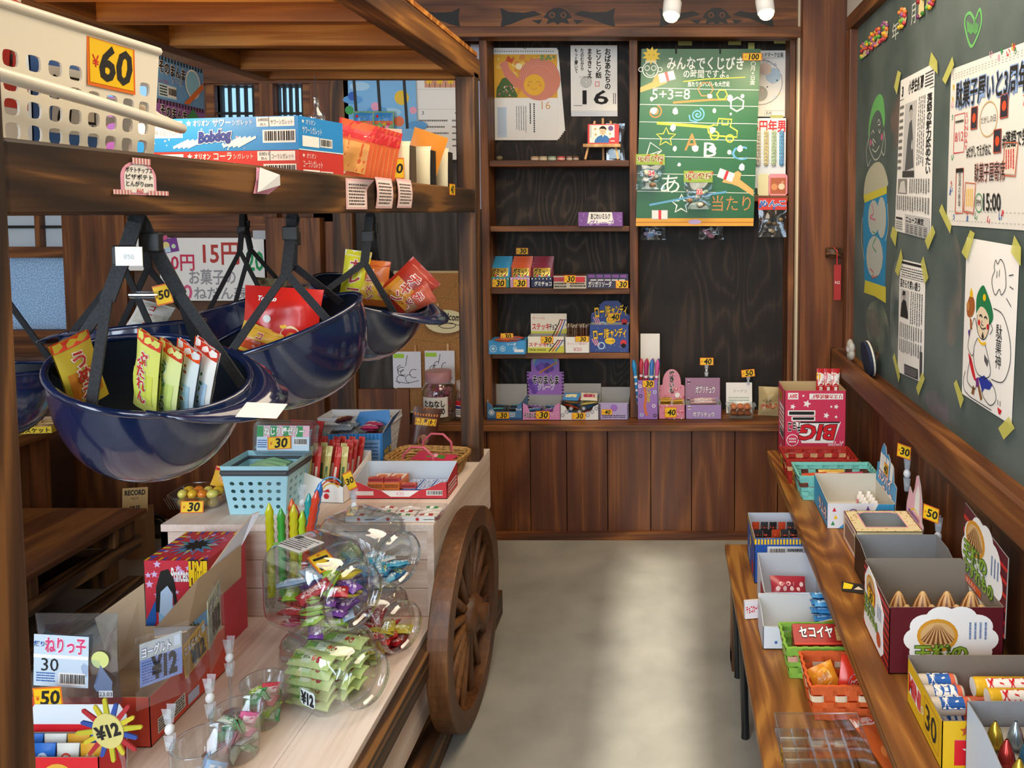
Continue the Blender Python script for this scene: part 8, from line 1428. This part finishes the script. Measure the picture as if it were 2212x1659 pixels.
# king cookie carton
c = V((.5425, 1.555, HB)); w_, d_, h_ = .222, .19, .133; t = T('cookie_carton', 'maroon and red-striped cookie carton with a big swirl picture and tall header', 'carton', c); MAR = col('5a1420', .45); STR = col('c8281e', .45); INB = col('82786c', .8); m = MB()
f = tray(m, w_, d_, h_, MAR, INB, back=[(0, 0), (1, 0), (1, 1.02), (.97, 1.08), (.06, 1.08), (0, 1.02)], left=[(0, 0), (1, 0), (1, .98), (0, 1.05)]); q, l_ = f['front'], f['left']
def swirlcookie(mm, g, cx, cy, rx, ry, l=3):
    mm.disc(g, cx, cy, rx*1.2, col('d8982a'), l, ry=ry*1.25); mm.disc(g, cx, cy, rx, col('d8ae74'), l+1, ry=ry)
    for k in range(9): a = PI*(k+.2)/9; b = PI*(k+.65)/9; P = lambda r, t_: (cx+rx*r*math.cos(t_), cy-ry*.95+ry*1.9*r*math.sin(t_)*(1 if r > .5 else 1)); mm.poly(g, [(cx+.12*rx*math.cos(a), cy+ry*.85), (cx+rx*.97*math.cos(a*.98), cy-ry*.25+ry*.0-ry*.45*math.sin(a)), (cx+rx*.97*math.cos(b), cy-ry*.25-ry*.45*math.sin(b))], col('7a4a24'), l+2)
def cloud(mm, g, cx, cy, rx, ry, l=1):
    for k in range(10): a = 2*PI*k/10; mm.disc(g, cx+rx*.68*math.cos(a), cy+ry*.66*math.sin(a), rx*.36, WHITE, l, ry=ry*.38)
    mm.disc(g, cx, cy, rx*.75, WHITE, l, ry=ry*.75)
cloud(m, q, .54, .52, .40, .49, 1); swirlcookie(m, q, .42, .58, .15, .20, 2); m.txt(q, '王様の', .22, .22, .68, .44, col('8ab03a'), bold=.1, out=col('3a5a1a'), fit=True, l=6); m.txt(q, 'わすれもの', .2, .02, .75, .2, col('8ab03a'), bold=.1, out=col('3a5a1a'), fit=True, l=6); m.scribble(q, .68, .52, .86, .78, 4, col('5a7aa8'), 4, vert=True, thick=.4)
for i in range(9): m.poly(l_, [(0, .02+.115*i), (1, max(0, -.03+.115*i)), (1, .02+.115*i), (0, .07+.115*i)], STR, 1)
m.build('case', t)
m = MB(); g = Fr((-w_/2-.0015, d_/2-.005, .004), (0, -1, 0), (0, 0, 1), d_*.78, h_*1.0); m.panel(g, [(.0, .08), (.1, .02), (.9, .0), (1, .1), (.96, .4), (1, .7), (.8, .86), (.5, 1.0), (.2, 1.04), (.02, .8), (.05, .4)], .001, WHITE); swirlcookie(m, g, .36, .74, .2, .17, 1); m.txt(g, '王様の', .06, .42, .6, .56, col('8ab03a'), bold=.1, out=col('3a5a1a'), l=5, fit=True); m.txt(g, 'わすれもの', .08, .26, .75, .40, col('8ab03a'), bold=.1, out=col('3a5a1a'), l=5, fit=True); price(g, .28, .58, .62, .78, '30', 7, m, red=False); m.scribble(g, .7, .5, .92, .72, 3, col('5a7aa8'), 2, vert=True, thick=.4); m.disc(g, .8, .2, .1, col('c8502a'), 2); m.build('side_card', t)
m = MB(); g = Fr((w_/2-.001, d_/2+.025, h_*.55), (0, -1, 0), (.02, 0, 1), d_+.03, .185); m.panel(g, [(0, 0), (1, 0), (1, .86), (.0, 1.0)], .002, MAR, GREYCARD)
for i in range(6): m.poly(g, [(.0, .02+.16*i), (1, .0+.14*i), (1, .04+.14*i), (0, .07+.16*i)], STR, 1)
cloud(m, g, .45, .47, .46, .50, 2); swirlcookie(m, g, .30, .70, .19, .16, 3); m.txt(g, '王様の', .05, .42, .60, .60, col('8ab03a'), bold=.1, out=col('3a5a1a'), l=7, fit=True); m.txt(g, 'わすれもの', .08, .24, .76, .40, col('8ab03a'), bold=.1, out=col('3a5a1a'), l=7, fit=True); m.scribble(g, .66, .5, .86, .72, 3, col('5a7aa8'), 4, vert=True, thick=.4); m.rect(g, .02, .12, .5, .2, col('d8602a'), 5); m.txt(g, 'かんたん', .04, .13, .48, .19, WHITE, l=6); m.build('header_card', t)
for k in range(8):
    m = MB(); hh = .06; m.lathe([(.001, 0), (.024, 0), (.0235, .014), (.015, .036), (.006, .052), (.002, .057)], col('d8b078', .35), 20)
    for i in range(9): a = 2*PI*i/9; m.add([(.0243*math.cos(a), .0243*math.sin(a), .004), (.0243*math.cos(a+.35), .0243*math.sin(a+.35), .004), (.0241*math.cos(a+.35), .0241*math.sin(a+.35), .0142), (.0156*math.cos(a+.3), .0156*math.sin(a+.3), .0365), (.0066*math.cos(a+.2), .0066*math.sin(a+.2), .053), (.0156*math.cos(a), .0156*math.sin(a), .0365), (.0241*math.cos(a), .0241*math.sin(a), .0142)], [(0, 1, 2, 6), (6, 2, 3, 5), (5, 3, 4)], col('8a5630', .4))
    one(m, 'swirl_cookie', ('front row' if k < 4 else 'back row') + ' brown and cream swirl cookie packet in the maroon carton', 'cookie', c+V((-.06+.05*(k % 4)-.0, -.05+.055*(k//4)+.01, .055)), group=('front' if k < 4 else 'back') + ' row of swirl cookies in the maroon carton')
for k in range(6):
    m = MB(); a, _ = pouch(m, .06, .05, .02, col('d8b02a', .3), seed=k); m.rect(a, .2, .2, .8, .7, col('8a5a2a'), 1); one(m, 'cookie_packet', 'yellow cookie packet lying under the swirl cookies in the maroon carton', 'packet', c+V((-.068+.066*(k % 3), -.055+.06*(k//3), .014)), rot=(-PI/2+.9*(k == 0), 0, .0), group='yellow packets under the swirl cookies')
# yellow mini tube carton
c = V((.5495, 1.288, HB)); w_, d_, h_ = .215, .178, .082; t = T('mini_tube_carton', 'yellow open carton of little candy tubes and cereal rolls on the high bench', 'carton', c); YC2 = col('e0b41c', .45); m = MB(); f = tray(m, w_, d_, h_, YC2, INB, back=[(0, 0), (1, 0), (1, 1.06), (0, 1.06)]); q, l_ = f['front'], f['left']
m.txt(l_, '30', .55, .25, .88, .75, INK, bold=.01); m.stroke(l_, [(.52, .15), (.92, .15), (.92, .85), (.52, .85)], .002, col('b8862a'), 1, closed=True); m.rect(l_, .05, .3, .42, .75, WHITE, 1); m.txt(l_, 'MINI', .06, .35, .41, .7, RED, l=2, bold=.05, fit=True); m.ring(l_, .47, .45, .03, .002, WHITE, 1)
m.rect(q, .1, .1, .98, .62, WHITE, 1); m.txt(q, 'MINI', .12, .14, .96, .58, RED, l=2, bold=.06, fit=True); m.star(q, .18, .8, .05, col('b8502a'), 1); m.txt(q, 'オリオン', .28, .72, .7, .9, col('b8502a'), bold=.04); m.build('case', t)
for k in range(8):
    m = MB(); m.lathe([(.001, -.036), (.0135, -.035), (.0145, -.03), (.0145, .03), (.0135, .035), (.001, .036)], film('e4dcd0', .92, .2), 14, ax='X'); cw = Fr((0, 0, 0), (1, 0, 0), (0, 1, 0), .05, .028, lambda x, y, e: V((-.02+.045*x, (.0148+e)*math.sin((y-.5)*2.2-.5), (.0148+e)*math.cos((y-.5)*2.2-.5)))); m.rect(cw, .05, .1, .95, .9, BLUE, 0, 3, 5); m.txt(cw, 'MINI' if k % 2 else 'SER', .12, .2, .9, .8, WHITE, l=1, bold=.08, fit=True); m.lathe([(.0147, .022), (.0147, .031)], col('d86a4a', .3), 14, ax='X')
    one(m, 'cereal_roll', 'clear cereal roll with blue and white band in the yellow carton', 'candy tube', c+V((-.062+.0, .07-.0305*(k % 5)*1.1, .018+.03*(k//5)+.0)), group='cereal rolls in the yellow carton')
for k in range(3):
    m = MB(); a, _ = pouch(m, .10, .035, .02, col('d8402a', .3), seed=k, crimp=.1); m.rect(a, .1, .3, .9, .7, col('e87a5a'), 1); one(m, 'red_candy_tube', 'red candy packet lying beside the cereal rolls in the yellow carton', 'candy packet', c+V((.035, .05-.036*k, .012)), rot=(-PI/2+.0, 0, 0), group='red packets in the yellow carton')
for k, (dx, dy, dz) in enumerate(((.05, .045, .056), (.062, .012, .056))):
    m = MB(); m.lathe([(.001, -.055), (.015, -.055), (.016, -.05), (.016, .05), (.001, .051)], col('e0b41c', .4), 18, ax='X'); m.lathe([(.0001, -.0555), (.0155, -.0555)], WHITE, 18, ax='X'); cw = Fr((0, 0, 0), (1, 0, 0), (0, 1, 0), .08, .03, lambda x, y, e: V((-.035+.08*x, (.0162+e)*math.sin((y-.5)*2-.6), (.0162+e)*math.cos((y-.5)*2-.6)))); m.rect(cw, 0, .15, .95, .75, WHITE, 0, 3, 5); m.txt(cw, 'MINIMINI', .02, .2, .93, .7, RED, l=1, bold=.06, fit=True); one(m, 'candy_tube', ('yellow candy tube lying across the back of the yellow carton', 'yellow candy tube lying in front of the other across the yellow carton')[k], 'candy tube', c+V((dx, dy, dz)), 0)
# foil chocolate box, nearest on the high bench
c = V((.575, 1.10, HB)); w_, d_, h_ = .20, .17, .125; t = T('foil_chocolate_box', 'pale blue box of foil chocolates at the near end of the high bench', 'box', c); m = MB(); LBX = col('c4d4e2', .45); f = tray(m, w_, d_, h_, LBX, GL, front=[(0, 0), (1, 0), (1, .78), (0, .78)], left=[(0, 0), (1, 0), (1, .78), (.4, 1), (0, 1)], right=[(0, 0), (1, 0), (1, 1), (.6, 1), (0, .78)]); q = f['front']
for i in range(4): m.poly(q, [(.32+.17*i, .45), (.42+.17*i, .45), (.40+.17*i, .62), (.34+.17*i, .68)], col(['6a3a2a', 'a8683a', '4a2a24', '8a5a3a'][i]), 1); m.disc(q, .37+.17*i, .45, .05, col(['b83a3a', 'd8a83a', '5aa84a', 'd8b83a'][i]), 2)
m.txt(q, 'チョコ', .1, .1, .45, .38, WHITE, bold=.1, out=BLUE, l=2, fit=True); m.txt(q, 'ペロ', .5, .08, .95, .35, col('c8407a'), bold=.1, out=WHITE, l=2, fit=True); m.build('case', t)
for k in range(18):
    cc = ['c8a83a', '9aa8b0', 'b03a34', '4a8ab0'][k % 4]; m = MB(); m.lathe([(.001, 0), (.011, .004), (.013, .014), (.009, .03), (.002, .044)], col(cc, .22, .7), 12); one(m, 'foil_chocolate', ['gold', 'silver', 'red', 'blue'][k % 4] + ' foil chocolate standing in the pale blue box', 'chocolate', c+V((-.078+.031*(k % 6), -.05+.04*(k//6), .086)), group=['gold', 'silver', 'red', 'blue'][k % 4] + ' foil chocolates in the pale blue box')
m = MB(); m.box(-w_/2+.004, w_/2-.004, -d_/2+.004, d_/2-.004, .07, .085, GREYCARD); m.build('inner_tray', t)
# two price clips by the wall
for k, (px, py, px2, py2, Y, s, lab) in enumerate(((1975, 968, 1988, 1062, 2.19, '30', 'clear swivel clip with a 30 card rising above the dotted pink header'), (2033, 1100, 2056, 1200, 1.93, '50', 'clear swivel clip with a narrow 50 card behind the black candy box'))):
    b = atY(px2, py2, Y); a = atY(px, py, Y); t = T('price_clip', lab, 'price tag', (min(b.x, .69), Y, HB)); z0 = b.z-HB; m = MB(); m.tube([(0, 0, 0), (0, 0, z0+.01)], .0035, CLEAR, 8); m.lathe([(.001, 0), (.016, 0), (.016, .003), (.001, .003)], CLEAR, 16); m.build('stand', t); clip_stand(t, a.z-b.z-.02, pos=(0, 0, z0)); q = Fr((a.x-b.x-.012, -.004, a.z-HB-.022), (.7, -.7, -.1), (.05, .0, 1), .042, .038); m = MB(); price(q, 0, 0, 1, 1, s, 0, m); m.build('price_card', t)
# ================================================================ goods on the low bench
LB_ = .38
c = V((.325, 2.27, LB_)); w_, d_, h_ = .145, .19, .132; t = T('blue_snack_carton', 'blue open carton of dark stick packets at the far end of the low bench', 'carton', c, 0); m = MB(); DB = col('2457ae', .45); f = tray(m, w_, d_, h_, DB, col('c0c8d8', .6)); q, l_ = f['front'], f['left']
for g in (q, l_):
    for i in range(16): m.rect(g, i/16, .86, (i+.6)/16, .98, YEL, 1)
m.rect(q, .25, .5, 1, .82, col('d8dce4'), 1); m.barcode(q, .28, .55, .6, .8, 2); m.scribble(q, .65, .55, .95, .8, 2, INK, 2); m.disc(q, .3, .2, .12, col('7ab0e0'), 1); m.star(l_, .45, .6, .13, YEL, 1); m.disc(l_, .3, .25, .12, col('7ab0e0'), 1); m.disc(l_, .75, .2, .1, RED, 1); m.build('case', t)
for k in range(15):
    cc = ['2a2628', 'c8482a', '3a3a3c'][k % 3]; m = MB(); a, _ = pouch(m, .022, .125, .013, col(cc, .3), seed=k, nx=4, ny=7, crimp=.06); m.rect(a, .2, .3, .8, .8, col(['8a7a4a', 'e8b04a', 'b8b4b0'][k % 3]), 1, 2, 4); m.rect(a, .1, .86, .9, .92, col('d8502a'), 1, 2, 1); one(m, 'stick_snack', ['black and gold', 'orange red', 'dark grey'][k % 3] + ' stick snack packet standing in the blue open carton', 'snack', c+V((-.055+.0265*(k % 5), -.06+.055*(k//5), .003)), rot=(.12, 0, 0), group=['black and gold', 'orange red', 'dark grey'][k % 3] + ' stick snacks in the blue open carton')
c = V((.335, 2.03, LB_)); w_, d_, h_ = .165, .16, .085; t = T('white_snack_carton', 'white open carton with a red oval mark, second on the low bench', 'carton', c); m = MB(); f = tray(m, w_, d_, h_, col('dfe4ee', .5), col('c4c8d0', .6), back=[(0, 0), (1, 0), (1, 1.4), (0, 1.4)], left=[(0, 0), (1, 0), (1, 1), (0, 1.4)]); q = f['front']; m.disc(q, .32, .7, .14, col('a83a4a'), 1, ry=.17); m.txt(q, 'チョコ', .22, .62, .42, .78, WHITE, l=2); m.disc(q, .4, .3, .06, INK, 1); m.scribble(q, .1, .2, .35, .35, 1, RED, 1); m.rect(f['left'], .5, .0, 1, .95, col('a82a34'), 1); m.build('case', t)
m = MB(); a, _ = pouch(m, .10, .06, .03, col('a83040', .3), seed=4, crinkle=.2)
for i in range(8): m.disc(a, .15+.1*i, .4+.2*(i % 2), .06, col('e8c8c8'), 1, n=10)
one(m, 'red_snack_packet', 'red and pink patterned packet lying in the white carton with a red oval', 'snack packet', c+V((-.005, -.005, .03)), rot=(-.7, .1, .15))
p = atZ(1628, 1290, LB_); t = T('chocolate_card_box', 'small red and white card box at the corner of the white carton', 'box', (.232, 1.985, LB_), rot=(-.1, 0, .15)); m = MB(); f = solid(m, .055, .012, .045, col('e4e4ea', .5)); m.txt(f['front'], 'チョコカード', .06, .35, .7, .75, RED, bold=.1, rot=.1, fit=True, shear=.1); m.rect(f['front'], .72, 0, 1, 1, SKY, 1); m.build('case', t)
c = V((.348, 1.89, LB_)); w_, d_, h_ = .225, .105, .068; t = T('white_tissue_carton', 'shallow white carton with one slanted blue-printed side, third on the low bench', 'carton', c); m = MB(); f = tray(m, w_, d_, h_, col('dde6f0', .5), col('d2d4d4', .6), front=[(0, 0), (1, 0), (1, 1.35), (.3, .75), (0, .85)], back=[(0, 0), (1, 0), (1, 1.3), (0, 1.15)], left=[(0, 0), (1, 0), (1, .85), (.5, 1.15), (0, 1.15)]); q = f['front']; R = random.Random(5); m.star(q, .14, .25, .025, BLUE, 1, n=8); m.txt(q, 'オリオン', .2, .18, .36, .34, col('6a8ab8')); m.poly(q, [(.5, .9), (.7, 1.05), (1, 1.3), (1, .6), (.6, .5)], col('8ac0e0'), 1); m.poly(q, [(.62, 1.0), (.75, 1.1), (.8, .95)], YEL, 2); m.build('case', t)
packs(c+V((.045, .0, 0)), .12, .09, .05, [('4a9ad8', 'b8dcf0', '1a4a8a', 'blue')], 6, 'soda_candy', 'blue soda candy stick lying in the shallow white carton', 'blue soda candies in the shallow white carton', w_=.058, h_=.03, seed=3, th=.016, txt='ソーダ', tilt=.15)
woven('woven_basket', 'light green woven basket with pink weave on the low bench', V((.372, 1.767, LB_)), .20, .108, .076, '8cc04a', 'd8a890', rows=5)
for k in range(4):
    m = MB(); f = solid(m, .15, .012, .05, col('a82420', .35)); q = f['front']; m.txt(q, 'セコイヤ', .1, .35, .62, .85, WHITE, bold=.08, out=INK, fit=True); m.rect(q, .66, .2, .95, .85, col('d8a868'), 1)
    for j in range(4): m.rect(q, .66, .25+.16*j, .95, .28+.16*j, col('b8844a'), 2)
    m.rect(q, 0, 0, 1, .1, col('d8402a'), 1); one(m, 'chocolate_wafer', 'red chocolate wafer packet standing in the light green woven basket', 'snack packet', V((.372, 1.748, LB_+.014+.0155*k)), rot=(-1.0, 0, 0), group='red wafer packets in the light green basket')
woven('woven_basket', 'orange woven basket with cream weave heaped with bright packets on the low bench', V((.402, 1.630, LB_)), .205, .128, .078, 'd8602a', 'e8d2b0', rows=5)
for k, (dx, dy, rot, base, mid, w_, h_, lab, tx) in enumerate(((-.005, -.035, (-.3, .25, .1), 'd8381e', 'b8c8e8', .08, .095, 'bright red triangular-topped packet with blue print in the orange basket', 'グミ'), (.038, .0, (-.2, .1, .0), 'a03a7a', 'e8c0d8', .06, .09, 'purple candy packet behind the red one in the orange basket', 'ぶどう'), (-.06, .012, (-.7, -.3, .2), 'e0902a', 'f0c870', .06, .05, 'orange fruit packet lying at the end of the orange basket', 'みかん'), (.07, -.02, (-.6, .2, .0), '3a8a4a', 'c8e0c0', .05, .06, 'green candy packet tucked at the inner end of the orange basket', 'メロン'))):
    m = MB(); a, _ = pouch(m, w_, h_, .024, col(base, .25), seed=k, crinkle=.15); m.disc(a, .5, .45, .28, col(mid), 1); m.txt(a, tx, .25, .3, .75, .6, col(base), l=2, bold=.08, out=WHITE, rot=.3); R = random.Random(k)
    for i in range(6): m.star(a, R.uniform(.1, .9), R.uniform(.6, .9), .05, YEL, 1)
    one(m, 'candy_packet', lab, 'candy packet', V((.402+dx*.8, 1.630+dy*.7, LB_+(.028 if k else .012))), rot=rot)
# clear compartment tray, orange bag
c = V((.308, 1.42, LB_)); w_, d_ = .17, .25; t = T('compartment_tray', 'empty clear plastic tray with embossed compartments on the low bench', 'tray', c); m = MB(); m.box(-w_/2, w_/2, -d_/2, d_/2, .001, .0016, CLEAR)
for x in (-w_/2, w_/2): m.add([(x*.94, -d_/2, .001), (x*.94, d_/2, .001), (x, d_/2, .034), (x, -d_/2, .034)], [(0, 1, 2, 3)], CLEAR)
for y in (-d_/2, d_/2): m.add([(-w_/2, y*.96, .001), (w_/2, y*.96, .001), (w_/2, y, .034), (-w_/2, y, .034)], [(0, 1, 2, 3)], CLEAR)
m.tube([(-w_/2, -d_/2, .034), (w_/2, -d_/2, .034), (w_/2, d_/2, .034), (-w_/2, d_/2, .034), (-w_/2, -d_/2, .034)], .0022, CLEAR, 6); m.build('clear_tray', t)
m = MB()
for i in range(1, 8): y = -d_/2+d_*i/8; m.tube([(-w_/2*.93, y, .003), (w_/2*.93, y, .003)], .0022, CLEAR, 6)
for i in range(1, 5): x = -w_/2+w_*i/5; m.tube([(x, -d_/2*.95, .003), (x, d_/2*.95, .003)], .0022, CLEAR, 6)
m.build('embossed_ribs', t); m = MB(); price(Fr((-w_/2-.001, .03, .006), (0, -1, 0), (0, 0, 1), .03, .034), 0, 0, 1, 1, '10', 0, m, red=False); m.build('price_tag', t)
m = MB(); a, _ = pouch(m, .07, .21, .02, col('d8642a', .3), seed=5, crinkle=.2, crimp=.05); m.rect(a, 0, .86, 1, 1, col('e8d8d0'), 1); m.txt(a, 'うめ', .2, .87, .8, .99, RED, l=2, bold=.06); m.disc(a, .5, .45, .3, col('e8823a'), 1); m.v = [(x, y, z-.1) for x, y, z in m.v]; one(m, 'orange_snack_bag', 'long orange snack bag lying beside the clear compartment tray', 'snack bag', V((.436, 1.455, LB_+.013)), rot=(-PI/2, 0, .2))

# ================================================================ let leaning things stand on their boards instead of dipping into them
bpy.context.view_layer.update()
def lowest(o):
    z = min((o.matrix_world @ v.co).z for v in o.data.vertices) if o.type == 'MESH' and o.data.vertices else 9
    return min([z]+[lowest(c) for c in o.children])
for o in [o for o in bpy.data.objects if o.parent is None and o.get('category') and (not o.get('group') or 'squid' in o.name)]:
    for b in (TZ, SZ, 1.50, CT, HB, LB_, *SH):
        if abs(o.location.z-b) < .0021:
            d = b+.0012-lowest(o)
            if 0 < d < .03: o.location.z += d
